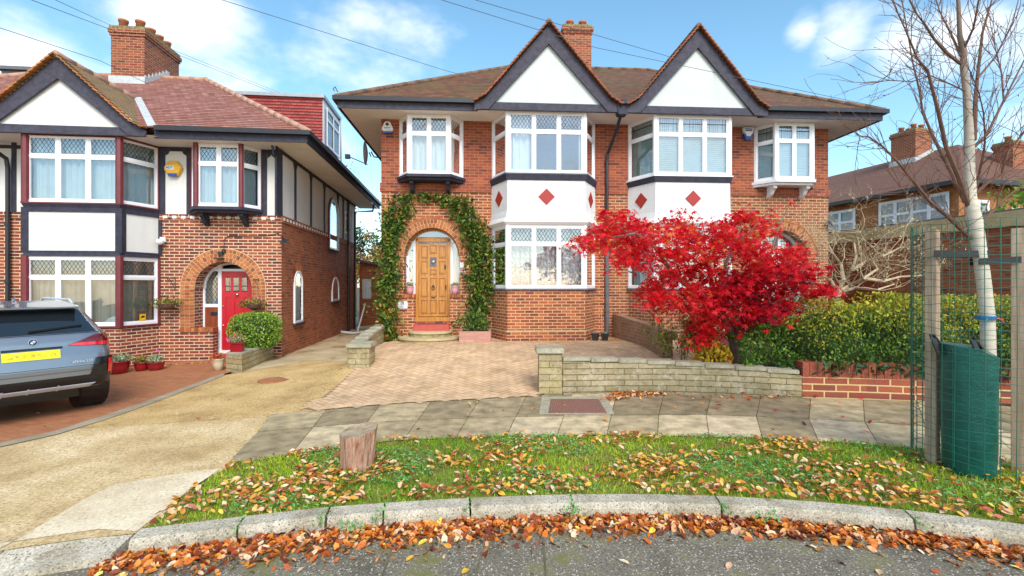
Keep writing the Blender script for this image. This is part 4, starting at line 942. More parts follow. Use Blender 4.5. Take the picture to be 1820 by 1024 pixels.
def side_window(y0, y1, z0, z1, nm, frame='white', surround=None, lead=True):
    c, r = (y0+y1)/2, (y1-y0)/2; azc = z1-r; n = 14
    def arcp(rr, x): return [(x, c+math.cos(math.pi*i/n)*rr, azc+math.sin(math.pi*i/n)*rr) for i in range(n+1)]
    f = MB(); o, i_ = arcp(r, W0+.045), arcp(r-.05, W0+.045)
    f.add(o+i_+[(W0+.001, p[1], p[2]) for p in o]+[(W0+.02, p[1], p[2]) for p in i_], [(k, k+1, n+2+k, n+1+k) for k in range(n)]+[(k, k+1, 2*n+3+k, 2*n+2+k) for k in range(n)]+[(n+1+k, n+2+k, 3*n+4+k, 3*n+3+k) for k in range(n)])
    f.box(W0, W0+.045, y0, y0+.05, z0, azc); f.box(W0, W0+.045, y1-.05, y1, z0, azc); f.box(W0, W0+.044, y0+.05, y1-.05, z0, z0+.06)
    fo = f.build(nm, M[frame], ll)
    g_ = MB(); g_.poly([(W0+.025, y0+.05, z0+.05)]+[(W0+.025, p[1], p[2]) for p in arcp(r-.05, 0)][::-1]+[(W0+.025, y1-.05, z0+.05)]); g_.build('leaded_pane', M['glass_d'], fo)
    g_ = MB(); g_.poly([(W0+.006, y0+.02, z0+.02)]+[(W0+.006, p[1], p[2]) for p in arcp(r-.02, 0)][::-1]+[(W0+.006, y1-.02, z0+.02)]); g_.build('curtain', M['net'], fo)
    s_ = MB(); s_.box(W0, W0+.09, y0-.06, y1+.06, z0-.05, z0); s_.build('window_sill', M['dark'], fo)
    if surround == 'brick':
        a = MB(); nn = max(9, int(math.pi*r/.08))
        for k in range(nn):
            t0, t1 = math.pi*(k+.06)/nn, math.pi*(k+.94)/nn
            a.prism([(W0+.012, c+math.cos(t)*rr, azc+math.sin(t)*rr) for t, rr in ((t0, r+.005), (t1, r+.005), (t1, r+.2), (t0, r+.2))], (.006, 0, 0))
        a.build('brick_arch', M['vous'], fo)
    elif surround:
        a = MB(); oo, ii = arcp(r+.09, W0+.06), arcp(r, W0+.06)
        a.add(oo+ii+[(W0, p[1], p[2]) for p in oo], [(k, k+1, n+2+k, n+1+k) for k in range(n)]+[(k, k+1, 2*n+3+k, 2*n+2+k) for k in range(n)])
        a.box(W0, W0+.06, y0-.09, y0, z0, azc); a.box(W0, W0+.06, y1, y1+.09, z0, azc); a.build('window_surround', M[surround], fo)
side_window(ys(521.5), ys(536), .72, 2.12, 'arched_window', surround='brick')
side_window(ys(589), ys(601), 1.18, 2.02, 'arched_window', surround='brick')
side_window(ys(584), ys(598.5), 2.95, 4.65, 'arched_window', surround='maroon')
wn = Win(1); wn.face((W0+.04, ys(611.5)), (W0+.04, ys(619)), 3.7, 4.55, 1, .7, 'net', deep=.03, cgap=.0); wn.build(ll, 'white', 'net', 'glass', 'side_window')
# pipes of the left house
def pipe(name, pts, r=.045, parent=None, mat='black', m=1):
    p = MB(m); p.tube(pts, r, 10)
    a, b = Vector(pts[-2]), Vector(pts[-1]); L_ = (b-a).length; n = int(L_/1.3)
    for i in range(1, n+1):
        c = a+(b-a)*(i/(n+.5)); p.tube([c-Vector((0, 0, .03)), c+Vector((0, 0, .03))], r*1.35, 10)
    o = p.build(name, M[mat], parent, smooth=False); return o
pipe('drain_pipe', [(W0+.07, ys(616), 3.5), (W0+.07, ys(616), -.2)], .05, ll)
pipe('drain_pipe', [(W0+.07, ys(616)+.0, 5.0), (W0+.07, ys(616), 3.3)], .05, ll)
pipe('drain_pipe', [(W0+.8, 8.0, zt+.1), (W0+.75, 8.0, zt-.25), (W0+.12, 7.6, zt-.35), (W0+.10, 7.6, -.2)], .045, ll)
pipe('drain_pipe', [(-.10, -.75, zt+.05), (-.10, -.7, zt-.15), (-.08, -.12, zt-.40), (-.08, -.08, zt-.6), (-.08, -.08, -.2)], .045, ll)
hp = MB(); hp.box(-.18, .02, -.86, -.7, zt-.0, zt+.22); hp.build('rain_hopper', M['dark'], ll)
# main pair: hopper and party wall downpipe
hp = MB(); hp.prism([(-.16, -1.0, 6.12), (.16, -1.0, 6.12), (.10, -1.0, 5.86), (-.10, -1.0, 5.86)], (0, .22, 0)); hp.box(-.06, .08, -1.06, -.76, 6.1, 6.2); hp.build('rain_hopper', M['dark'], mr_)
pipe('drain_pipe', [(-.02, -.9, 6.18), (-.01, -.88, 5.9), (-.05, -.55, 5.55), (-.13, -.10, 5.15), (-.14, -.07, 4.95), (-.14, -.07, 2.6)], .042, mr_)
pipe('drain_pipe', [(-.14, -.07, 2.62), (-.14, -.07, .3)], .050, mr_, 'iron')
# --- boxes, cameras, dish -----------------------------------------------
def alarm(fr, x, z, kind):
    p = fr.w(x, -.06, z)
    if kind == 'cream':
        t = thing('alarm_box', 'cream rounded triangular alarm box high on the brick beside the small oriel window', 'alarm box', p, fr.th)
        b = MB(); pts = [(-.13, -.10), (.13, -.10), (.15, -.04), (.06, .15), (-.06, .15), (-.15, -.04)]; b.prism([(a, -.05, c) for a, c in pts], (0, .10, 0)); b.build('case', M['cream'], t, bevel=.02)
        b = MB(); b.box(-.11, .11, -.04, .04, -.145, -.10); b.build('strobe', M['blue'], t); b = MB(); b.obox((0, -.052, .07), (.03, 0, .02), (0, .002, 0), (-.02, 0, .03)); b.build('emblem', M['black'], t); b = MB(); b.box(-.08, .08, -.053, -.05, -.03, -.012); b.build('lettering', M['iron'], t)
    elif kind == 'yellow':
        t = thing('alarm_box', 'yellow hexagonal alarm box on the cream panel between timbered windows', 'alarm box', p, fr.th)
        b = MB(); b.prism([(.21*math.cos(R(a)), -.05, .21*math.sin(R(a))) for a in range(0, 360, 60)], (0, .1, 0)); b.build('case', M['yellow'], t, bevel=.02)
        b = MB(); b.prism([(-.105, -.058, -.12), (.105, -.058, -.12), (.085, -.058, -.19), (-.085, -.058, -.19)], (0, .05, 0)); b.build('strobe', M['blue'], t)
        b = MB(); b.box(-.15, .03, -.058, -.05, -.035, .06); b.build('badge', M['plate'], t); text('lettering', 'ADT', .075, M['blue'], (-.06, -.062, .012), (R(90), 0, 0), t)
    else:
        t = thing('alarm_box', 'white shield-shaped alarm box with blue strobe beside the blinds of the right-hand house', 'alarm box', p, fr.th)
        b = MB(); b.prism([(-.15, -.06, .14), (.15, -.06, .14), (.13, -.06, .0), (.06, -.06, -.12), (-.06, -.06, -.12), (-.13, -.06, .0)], (0, .1, 0)); b.build('case', M['plate'], t, bevel=.02)
        b = MB(); b.prism([(-.13, -.05, -.03), (.13, -.05, -.03), (.07, -.05, -.19), (-.07, -.05, -.19)], (0, .09, 0)); b.build('strobe', M['blue'], t)
        b = MB(); b.box(-.09, .09, -.068, -.06, .03, .10); b.build('badge', M['blue'], t)
        text('lettering', 'SMART', .05, M['plate'], (0, -.072, .065), (R(90), 0, 0), t)
alarm(FM, -5.78, 5.72, 'cream'); alarm(FL, 3.50, 4.52, 'yellow'); alarm(FM, 3.66, 5.78, 'blue')
def camera_box(fr, x, y, z, label, rz=0, mat='white'):
    t = thing('security_camera', label, 'camera', fr.w(x, y, z), fr.th+rz)
    b = MB(); b.box(-.06, .06, -.05, 0, -.02, .10); b.build('bracket', M[mat], t)
    b = MB(); b.tube([(0, -.03, .03), (0, -.10, .02)], .03, 10); b.lathe((0, -.14, -.09), [(.03, 0), (.075, .04), (.085, .10), (.06, .13)], 14); b.build('dome', M[mat], t, smooth=True)
camera_box(FL, .55, -.22, 2.78, 'white dome camera at the left end of the timbered bay, by the downpipe'); camera_box(FL, 3.26, -.03, 2.78, 'white dome camera where the cream bay meets the brick wall')
def lampbox(fr, x, y, z, label, rz=0, nm='security_light'):
    t = thing(nm, label, 'light', fr.w(x, y, z), fr.th+rz)
    b = MB(); b.box(-.03, .03, -.06, 0, -.04, .04); b.build('bracket', M['black'], t); b = MB(); b.prism([(-.10, -.16, -.05), (.10, -.16, -.05), (.08, -.06, .05), (-.08, -.06, .05)], (0, .03, .08)); b.build('lamp_head', M['black'], t)
lampbox(FL, W0+.02, ys(497), 2.78, 'black floodlight on the side wall of the timbered house', R(90))
lampbox(FM, -3.70, -.02, 3.42, 'dark bulkhead light among the climber leaves by the oak door'); lampbox(FM, W0-.06, -.02, 3.35, 'black floodlight at the outer corner of the right-hand brick house', R(40))
t = thing('satellite_dish', 'grey satellite dish under the eaves at the left corner of the oak-doored house', 'satellite dish', FM.w(-W0, .35, 5.05), FM.th)
b = MB(); b.tube([(0, 0, 0), (-.25, -.05, .02), (-.32, -.05, .15)], .018, 8); b.tube([(-.32, -.05, .02), (-.36, -.10, .12)], .015, 8); b.build('bracket', M['black'], t)
b = MB(); n = 20
vs = [(-.36-.045, 0-.08, .10)]; fs = []
for j, rr in enumerate((.12, .24, .31)):
    for i in range(n): a = 2*math.pi*i/n; vs.append((-.405+.06*(rr/.31)**2*-1.0, -.08+math.cos(a)*rr*.75, .10+math.sin(a)*rr))
fs += [(0, 1+i, 1+(i+1) % n) for i in range(n)]
for j in range(2): fs += [(1+j*n+i, 1+(j+1)*n+i, 1+(j+1)*n+(i+1) % n, 1+j*n+(i+1) % n) for i in range(n)]
b.add(vs, fs); b.build('dish', M['galv'], t, smooth=True)
b = MB(); b.tube([(-.40, -.1, -.20), (-.60, -.14, -.12), (-.85, -.16, -.02)], .012, 6); b.box(-.95, -.83, -.20, -.12, -.07, .04); b.build('receiver_arm', M['black'], t)
t = MB(); t.tube([tuple(FM.w(-W1-.02, -.8, 6.30)), tuple(FM.w(-W1-.08, -.8, 6.42)), tuple(FM.w(-W1-.13, -.8, 6.36)), tuple(FM.w(-W1-.09, -.8, 6.32))], .012, 6); tag(t.build('hip_iron', M['black'], ml), None)
bpy.data.objects['hip_iron'].location = (0, 0, 0)
_o = bpy.data.objects['hip_iron']; _o.matrix_parent_inverse = Matrix.Translation(ml.location).to_4x4() @ Matrix.Rotation(FM.th, 4, 'Z'); _o.matrix_parent_inverse = _o.matrix_parent_inverse.inverted()
# ceiling lamp seen through the upper bay
b = MB(-1); b.lathe((2.15, .25, 5.2), [(.09, 0), (.09, .28), (.05, .28)], 14); b.build('pendant_lamp', M['drape'], ml)
# yellow sticker in the left bay window
b = MB(); b.box(2.9, 3.0, -.42, -.41, .88, .99)
_t = thing('window_sticker', 'small yellow sticker in the lower bay window corner of the timbered house', 'sticker', FL.w(2.97, -.33, .98), FL.th+math.atan2(.8, .36))
b = MB(); b.box(-.07, .07, -.012, -.008, -.08, .08); b.build('card', M['yellow'], _t); b = MB(); b.box(-.045, .03, -.015, -.012, -.005, .02); b.box(-.02, .045, -.015, -.012, .015, .04); b.build('emblem', M['black'], _t)
# ================================================================== rear things
t = thing('outbuilding', 'single-storey brick rear building with white window at the end of the side passage', 'outbuilding', (-6.7, 21, 0), .05)
b = MB(); b.box(0, 2.6, 0, 4, -.3, 2.35); b.build('wall', M['brick_side'], t)
b = MB(); b.prism([(-.15, -.2, 2.78), (2.7, -.2, 2.3), (2.7, -.2, 2.38), (-.15, -.2, 2.88)], (0, 4.4, 0)); b.build('roof', M['iron'], t)
b = MB(); b.prism([(0, 0, 2.35), (2.6, 0, 2.35), (2.6, 0, 2.36), (0, 0, 2.75)], (0, 4, 0)); b.build('gable_wall', M['brick_side'], t)
b = Win(1); b.face((.12, -.01), (.52, -.01), 1.12, 2.0, 2, .65, 'net', deep=.0, cgap=-.02, lead=False, outer=.04, sash=.02); b.build(t, 'white', 'net', 'glass', 'window')
# ================================================================== far house on the right, garage
def far_house():
    P0 = Vector((14.2, 29.5, 0)); P1 = Vector((17.0, 18.2, 0)); a = (P1-P0).normalized(); th = math.atan2(a.y, a.x)
    t = thing('corner_house', 'orange brick house with big brown roof seen beyond the garden, right of the brick pair', 'house', P0, th)
    L_ = (P1-P0).length; zt = 5.6; D = 8.0      # local x along the facade towards the camera, local y away to the right
    b = MB(); b.box(0, L_, 0, D, -.5, zt); b.build('wall', M['brick_far'], t)
    e = .5; hh = 5.5; zr = 8.5; D = 11; xr_ = L_-3.6
    b = MB(); b.poly([(-e-6, -e, zt), (L_+e, -e, zt), (xr_, hh, zr), (-6, hh, zr)]); b.poly([(L_+e, -e, zt), (L_+e, D+e, zt), (xr_, hh, zr)]); b.poly([(L_+e, D+e, zt), (-e-6, D+e, zt), (-6, hh, zr), (xr_, hh, zr)])
    b.poly([(-e-6, -e, zt-.01), (L_+e, -e, zt-.01), (L_+e, D+e, zt-.01), (-e-6, D+e, zt-.01)]); ro = b.build('roof', M['tile_f'], t)
    b = MB(); b.box(-e-6, L_+e, -e-.08, -e, zt-.08, zt+.08); b.box(L_+e, L_+e+.08, -e, D+e, zt-.08, zt+.08); b.build('gutter', M['black'], t)
    fk = dict(outer=.09, sash=.03, mw=.09)
    for x0, x1, c, z0, z1 in ((L_-7.2, L_-4.1, 4, 3.55, 5.3), (L_-3.0, L_-.25, 4, 3.55, 5.35), (L_-7.2, L_-4.1, 4, .8, 2.4)):
        w_ = Win(1); w_.face((x0, -.13), (x1, -.13), z0, z1, c, .66, 'net', deep=.02, cgap=0.05, lead=False, **fk); w_.build(t, 'white', 'farnet', 'glass', 'window', pane='farpane')
    for y0, y1, c, z0, z1 in ((.3, 1.4, 2, 3.4, 5.0), (2.6, 4.2, 3, 3.4, 4.8), (5.2, 6.6, 2, 3.4, 4.8)):
        w_ = Win(1); w_.face((L_+.13, y0), (L_+.13, y1), z0, z1, c, .66, 'net', deep=.02, cgap=.05, lead=False, **fk); w_.build(t, 'white', 'farnet', 'glass', 'window', pane='farpane')
    chimney(1, t, L_-5.8, L_-4.6, 4.2, 5.3, zt+1.2, 9.55, [(L_-5.5, 4.5), (L_-5.5, 5.0), (L_-4.9, 4.5), (L_-4.9, 5.0)], 'chim')
    b = MB(); b.obox((L_-5.2, 4.16, 7.95), (.65, 0, 0), (0, .03, 0), (0, 0, .14)); b.obox((L_-4.56, 4.7, 8.2), (0, .6, .30), (.03, 0, 0), (0, 0, .1)); b.build('lead_flashing', M['lead'], ro)
    chimney(1, t, L_-1.8, L_-1.1, 4.8, 5.6, zt-.5, 7.95, [(L_-1.5, 5.2)], 'chim')
far_house()
t = thing('garage', 'flat-roofed red brick garage with pale fascia behind the bare magnolia and birch', 'garage', (11.2, 14.2, 0), math.atan2(-3.6, .8))
b = MB(); b.box(-2.2, 4.4, 0, 4.5, -.2, 3.12); b.build('wall', M['brick_side'], t); b = MB(); b.box(-2.3, 4.5, -.12, 4.6, 3.12, 3.48); b.build('fascia', M['stonetread'], t)
b = MB(); b.box(-2.3, 4.5, -.1, 4.6, 3.48, 3.52); b.build('roof', M['iron'], t)
b = MB(); b.box(-1.8, -.4, -.03, 0, .3, 2.3); b.build('door', M['mahog'], t)
t = thing('garden_fence', 'dark timber panel fence between the brick house and the garage', 'fence', (8.7, 15.5, 0), .05)
for i in range(3):
    b = MB(); 
    for k in range(12): b.box(i*1.0+.05+k*.075, i*1.0+.05+k*.075+.07, 0, .02, 0, 1.75)
    b.build('fence_panel', M['mahog'], t); b = MB(); b.box(i*1.0-.04, i*1.0+.05, -.03, .06, 0, 1.9); b.build('fence_post', M['stake'], t)
# ================================================================== ground
bm = bmesh.new()
xs = sorted(set([-300, -120, -60, -30, -20] + [round(-16+i*.8, 2) for i in range(41)] + [20, 30, 60, 120, 300])); yy = sorted(set([-60, -30, -12] + [round(-6+i*.6, 2) for i in range(56)] + [32, 40, 60, 100, 200, 500]))
vv = {}
for x in xs:
    for y in yy: vv[x, y] = bm.verts.new((x, y, g(x, y)-.20))
for i in range(len(xs)-1):
    for j in range(len(yy)-1): bm.faces.new((vv[xs[i], yy[j]], vv[xs[i+1], yy[j]], vv[xs[i+1], yy[j+1]], vv[xs[i], yy[j+1]]))
me = bpy.data.meshes.new('ground'); bm.to_mesh(me); bm.free(); me.materials.append(M['g_base']); o = bpy.data.objects.new('ground', me); C.objects.link(o); tag(o, kind='structure')
def px2w(l): return [gp(*p)[:2] for p in l]
K = np.array(px2w([(245, 945), (437, 918), (587, 903), (685, 896), (835, 888), (1012, 883), (1275, 885), (1600, 905), (1820, 937)]))
kp = np.polyfit(K[:, 0], K[:, 1], 3)
def kY(x):
    if x > 3.7: return np.polyval(kp, 3.7)+(x-3.7)*-.52
    if x < -2.75: return np.polyval(kp, -2.75)+(x+2.75)*.30
    return float(np.polyval(kp, x))
V_ = px2w([(400, 828), (540, 806), (700, 784), (900, 776), (1100, 774), (1300, 778), (1500, 788), (1640, 800), (1820, 828)])
B_ = px2w([(480, 737), (560, 731), (660, 722), (800, 713), (957, 704), (1100, 699), (1420, 707), (1640, 714), (1820, 722)])
M_ = px2w([(458, 768), (620, 755), (780, 746), (900, 742), (1090, 739), (1250, 738), (1400, 743), (1560, 752), (1640, 758), (1820, 773)])
for L_, d in ((V_, (2.5, -1.5)), (B_, (3, -.6)), (M_, (2.7, -1.0))): L_.append((L_[-1][0]+d[0], L_[-1][1]+d[1]))
kx = [-9, -6, -4, -2.75]+[x*.3 for x in range(-9, 13)]+[5, 7, 10, 16, 30]; kx = sorted(set(kx))
zone('road', [(x, kY(x)+.0) for x in kx]+[(30, -12), (-30, -12), (-30, kY(-9)-6)], M['asphalt'], -.11, step=.5)
# verge
vx = [x for x in kx if -2.72 <= x <= 7]
verge_poly = [(x, kY(x)+.01) for x in vx]+[(9, 2.0)]+V_[::-1][0:]
zone('grass_verge', verge_poly, M['g_verge'], 0.0, step=.4)
zone('pavement_bed', V_+B_[::-1], M['joint'], -.004)
# crossover, drives
ap = px2w([(500, 736), (520, 737), (412, 828), (340, 865), (290, 915), (243, 948)])+[(-3.0, kY(-3.0)), (-4, kY(-4)), (-9, kY(-9)), (-14, kY(-9)-2), (-14, 4.5)]+px2w([(-150, 822), (140, 762)])
zone('crossover', ap, M['apron'], 0.002)
zone('crossover_patch', px2w([(395, 833), (300, 846), (205, 862), (150, 888), (35, 958), (0, 976), (-60, 1000)])+[(-3.9, kY(-3.9)+.12), (-3.0, kY(-3)+.12)]+px2w([(243, 946), (292, 908), (345, 866)]), M['newconc'], .007)
zone('shared_drive', px2w([(480, 741), (140, 762), (-150, 822), (-150, 812), (0, 789), (100, 767), (195, 736), (300, 700), (392, 668), (420, 664), (560, 640), (668, 636), (575, 735)]), M['tan'], .004)
zone('path', px2w([(420, 664), (400, 655), (487, 632)])+[tuple(FL.w(W0, 9)[:2]), (-6.3, 30), (-3.0, 30), (-3.35, 12.3)]+px2w([(668, 636), (560, 640)]), M['path'], .006)
zone('drive_edging', px2w([(-150, 818), (0, 796), (100, 774), (197, 744), (302, 706), (400, 668), (396, 664), (299, 700), (193, 737), (100, 767), (0, 789), (-150, 811)]), M['edging'], .012)
zone('red_drive', px2w([(-150, 811), (0, 789), (100, 767), (195, 736), (300, 700), (392, 667), (415, 660), (487, 634)])+[tuple(FL.w(W0, .3)[:2]), tuple(FL.w(-6, .3)[:2]), (-20, 8), (-20, 3.2)], M['redpave'], .005)
pav = px2w([(540, 727), (645, 642)])+[(-3.1, 12.5), (4.2, 12.9), (4.2, 9.0), (3.0, 8.1), (.9, 7.9), (.6, 7.7)]+[b for b in B_[::-1] if -3.2 < b[0] < .6]
zone('paver_drive', pav, M['joint_p'], .010)
def inside(p, poly):
    c = False; n = len(poly)
    for i in range(n):
        (x0, y0), (x1, y1) = poly[i], poly[(i+1) % n]
        if (y0 > p[1]) != (y1 > p[1]) and p[0] < (x1-x0)*(p[1]-y0)/(y1-y0)+x0: c = not c
    return c
hb = MB(); U = .102; ca, sa = math.cos(R(48)), math.sin(R(48))
for i in range(-110, 130):
    for j in range(-110, 130):
        s = (i-j) % 4
        if s == 0: x0, y0, wx, wy = i, j, 2, 1
        elif s == 3: x0, y0, wx, wy = i, j, 1, 2
        else: continue
        gpx = .004/U; pts = []
        for a, b in ((x0+gpx, y0+gpx), (x0+wx-gpx, y0+gpx), (x0+wx-gpx, y0+wy-gpx), (x0+gpx, y0+wy-gpx)):
            pts.append(((a*ca-b*sa)*U+.3, (a*sa+b*ca)*U+10))
        c = (sum(p[0] for p in pts)/4, sum(p[1] for p in pts)/4)
        if -4.5 < c[0] < 4.4 and 6 < c[1] < 13 and inside(c, pav):
            dz = random.uniform(.013, .016); hb.add([(x, y, g(x, y)+dz) for x, y in pts], [(0, 1, 2, 3)])
tag(hb.build('block_paving', M['herr'], uv=False), kind='structure')
bp_ = B_[:]
# border course of blocks along the pavement
bb = MB(); 
def along(L_, step):
    out = []; acc = 0
    for (x0, y0), (x1, y1) in zip(L_, L_[1:]):
        d = math.hypot(x1-x0, y1-y0)
        while acc < d: out.append((x0+(x1-x0)*acc/d, y0+(y1-y0)*acc/d)); acc += step
        acc -= d
    return out
al = along([b for b in B_ if b[0] < .6], .205)
for (x0, y0), (x1, y1) in zip(al, al[1:]):
    if x0 < -2.9 : continue
    dx, dy = x1-x0, y1-y0; l = math.hypot(dx, dy); nx, ny = -dy/l, dx/l; f = .97
    bb.add([(x, y, g(x, y)+.018) for x, y in ((x0, y0), (x0+dx*f, y0+dy*f), (x0+dx*f+nx*.1, y0+dy*f+ny*.1), (x0+nx*.1, y0+ny*.1))], [(0, 1, 2, 3)])
tag(bb.build('border_blocks', M['herr'], uv=False), kind='structure')
# flags
def resample(L_, n):
    P = np.array(L_); d = np.concatenate([[0], np.cumsum(np.hypot(*np.diff(P, axis=0).T))]); t = np.linspace(0, d[-1], n)
    return np.stack([np.interp(t, d, P[:, 0]), np.interp(t, d, P[:, 1])], 1)
sl_ = MB(); NS = 19; lv, lm, lb = resample(V_, NS*4+1), resample(M_, NS*4+1), resample(B_, NS*4+1)
for row, (A, Bq) in enumerate(((lv, lm), (lm, lb))):
    for k in range(NS):
        i0, i1 = k*4+(0 if row else 0), k*4+4; r = random.random()
        if row == 1 and k in (1, 3, 4, 7, 8, 9): r *= .25
        bow = []
        n_ = 4
        for ii in range(i0, i1): 
            for t0 in range(4):
                P = []
                for a, b in ((ii, t0), (ii+1, t0), (ii+1, t0+1), (ii, t0+1)):
                    fa = b/4; p = A[a]*(1-fa)+Bq[a]*fa
                    c = (A[(i0+i1)//2]+Bq[(i0+i1)//2])/2; p = c+(p-c)*.988; P.append((p[0], p[1], g(p[0], p[1])+.006))
                sl_.add(P, [(0, 1, 2, 3)], 0, r)
tag(sl_.build('pavement', M['slab'], uv=False), kind='structure')
# beds behind the front walls
zone('garden_bed', [(2.9, 8.3), (4.3, 9.2), (4.0, 12.9), (9, 13.4), (14, 12), (14, 5), (9.5, 5.2), (6.16, 7.4), (4.6, 7.65), (2.4, 7.95)], M['soil'], .02)
# covers
def cover(pts, name, mat, label, cat, off=.012, rim=None):
    t = MB(); P = [gp(*p, off) for p in pts]; t.prism([(p[0], p[1], p[2]-.01) for p in P], (0, 0, .01)); return tag(t.build(name, M[mat]), label, cat)
tag(zone('manhole_surround', px2w([(958, 738), (1092, 738), (1078, 706), (963, 706)]), M['coping'], .011), kind='structure')
cover([(975, 733), (1078, 733), (1064, 709), (979, 709)], 'manhole_cover', 'rust', 'rusty rectangular cover with a cross-hatched top in the pavement by the stone pier', 'manhole cover', .022)
cover([(562, 711), (582, 713), (598, 708), (578, 706)], 'drain_cover', 'iron', 'small dark grey drain cover in the corner of the pink block paving', 'drain cover', .012)
b = MB(); c = gp(487, 676); b.lathe((c[0], c[1], c[2]+.001), [(.28, 0), (.28, .012)], 24); tag(b.build('inspection_cover', M['redpave']), 'round red-brown inspection cover in the tan shared drive', 'manhole cover')
# kerb stones
kj = [(245, 945), (437, 918), (587, 903), (685, 896), (835, 888), (1014, 883), (1272, 885), (1600, 905), (1900, 950), (2300, 1040)]
klab = ['worn grey granite kerb stone at the left end, next to the crossover', 'grey granite kerb stone below and left of the stump', 'short granite kerb stone right below the stump', 'granite kerb stone left of the white-topped one', 'pale granite kerb stone whitest of the row, mid verge', 'granite kerb stone just right of the whitest one', 'long granite kerb stone below the red maple', 'granite kerb stone with a rust stain below the green water bag', 'granite kerb stone cut off by the right edge']
kxs = [gp(*p)[0] for p in kj]
for i in range(len(kj)-1):
    b = MB(); x0, x1 = kxs[i]+.008, kxs[i+1]-.008; n = 9; wd = .20
    rows = []
    for k in range(n+1):
        x = x0+(x1-x0)*k/n; y = kY(x); dy = (kY(x+.01)-y)/.01; l = math.hypot(1, dy); nx, ny = dy/l, -1/l; z = g(x, y)
        rows.append([(x, y, z-.2), (x, y, z+.012), (x+nx*.135, y+ny*.135, z+.006+random.uniform(-.004, .004)), (x+nx*.152, y+ny*.152, z-.010), (x+nx*.162+random.uniform(-.003, .003), y+ny*.162, z-.035), (x+nx*.165, y+ny*.165, z-.2)])
    vs = [v for r_ in rows for v in r_]; m_ = 6
    b.add(vs, [(k*m_+j, (k+1)*m_+j, (k+1)*m_+j+1, k*m_+j+1) for k in range(n) for j in range(m_-1)]+[tuple(range(m_)), tuple(range(n*m_, n*m_+m_))[::-1]])
    tag(b.build('kerb_stone', M['granite'], recalc=True), klab[i], 'kerb stone', 'granite kerb stones along the verge')
for i, (x0, x1) in enumerate(((-9, -7.5), (-7.49, -6), (-5.99, -4.6), (-4.59, -3.43), (-3.42, kxs[0]-.02))):
    b = MB(); P = [(x0, kY(x0)-.22), (x1, kY(x1)-.22), (x1, kY(x1)+.0), (x0, kY(x0))]; 
    b.add([(x, y, g(x, y)-.2) for x, y in P]+[(P[0][0], P[0][1], g(*P[0])-.088), (P[1][0], P[1][1], g(*P[1])-.088+(.04 if i == 4 else 0)), (P[2][0], P[2][1], g(*P[2])-.001), (P[3][0], P[3][1], g(*P[3])-.001)], [(0, 1, 5, 4), (4, 5, 6, 7), (1, 2, 6, 5), (3, 0, 4, 7)]); o = b.build('dropped_kerb_stone', M['granite'])
    if i < 3 and False: bpy.data.objects.remove(o)
    else: tag(o, ['second flush kerb stone from the left edge', 'far flush kerb stone', 'flush kerb stone left of frame', 'flush kerb stone of the crossover cut off by the left edge', 'flush kerb stone between the crossover and the raised kerb'][i], 'kerb stone', 'flush kerb stones of the crossover')
# ================================================================== garden walls, planters
def W(px, py, Y): return Vector(((px-CX)/F*Y, Y, ZC+(HZ-py)/F*Y))
def wallstrip(name, pts, th, ztop, mat, parent=None, zb=-.15, side=1):
    """wall along ground points; ztop: list of heights (absolute)"""
    b = MB(); n = len(pts); off = []
    for i in range(n):
        a = Vector((*pts[max(0, i-1)], 0)); c = Vector((*pts[min(n-1, i+1)], 0)); d = (c-a).normalized(); nn = Vector((-d.y, d.x, 0))*side; off.append(nn*th)
    P = [Vector((x, y, 0)) for x, y in pts]
    for i in range(n-1):
        z = lambda v, h: Vector((v.x, v.y, h))
        a, b2, c, d = P[i], P[i+1], P[i+1]+off[i+1], P[i]+off[i]
        b.add([z(a, zb), z(b2, zb), z(c, zb), z(d, zb), z(a, ztop[i]), z(b2, ztop[i+1]), z(c, ztop[i+1]), z(d, ztop[i])], [(0, 1, 5, 4), (4, 5, 6, 7), (2, 3, 7, 6)]+([(3, 0, 4, 7)] if i == 0 else [])+([(1, 2, 6, 5)] if i == n-2 else []))
    return b.build(name, M[mat], parent)
fw = thing('stone_wall', 'low mossy grey stone wall with square capped pier, in front of the red maple', 'wall', gp(1000, 697))
fw.location = (0, 0, 0)
pp = px2w([(1000, 696), (1100, 694), (1200, 694), (1300, 698), (1425, 706)])
wallstrip('wall_course', pp, .22, [.50, .47, .44, .40, .33], 'stone_s', fw)
def coping(pts, zt, th, par, over=.02, h=.06):
    b = MB(); al_ = along(pts, .46)
    for k, ((x0, y0), (x1, y1)) in enumerate(zip(al_, al_[1:]+[pts[-1]])):
        tt = k/max(1, len(al_)-1); z = zt[0]+(zt[-1]-zt[0])*tt+.002
        d = Vector((x1-x0, y1-y0, 0)); l = d.length
        if l < .08: continue
        d = d/l; nn = Vector((-d.y, d.x, 0)); c = Vector(((x0+x1)/2, (y0+y1)/2, z+h/2))+nn*(th/2)
        b.obox(c, d*(l/2-.004), nn*(th/2+over+random.uniform(-.002, .002)), (0, 0, h/2))
    return b.build('coping', M['coping'], par, bevel=.008)
coping(pp, [.50, .33], .22, fw)
c0 = Vector(((966-CX)/F*7.7, 7.78, 0))
b = MB(); x0, x1 = (958-CX)/F*7.62, (999-CX)/F*7.62; b.box(x0, x1, 7.60, 7.60+.38, -.1, .64); b.build('pier', M['stone'], fw)
b = MB(); b.box(x0-.05, x1+.03, 7.56, 8.02, .64, .73); b.build('pier_cap', M['coping'], fw, bevel=.015)
bw_ = thing('brick_garden_wall', 'plum-coloured brick wall with upright bricks on top, under the green hedge', 'wall', (0, 0, 0))
pb = px2w([(1426, 706), (1540, 709), (1640, 713), (1820, 721)]); pb.append((pb[-1][0]+3, pb[-1][1]-1.0))
wallstrip('wall_course', pb, .22, [.33, .31, .30, .30, .30], 'brick_wall', bw_)
b = MB(); al_ = along(pb, .105)
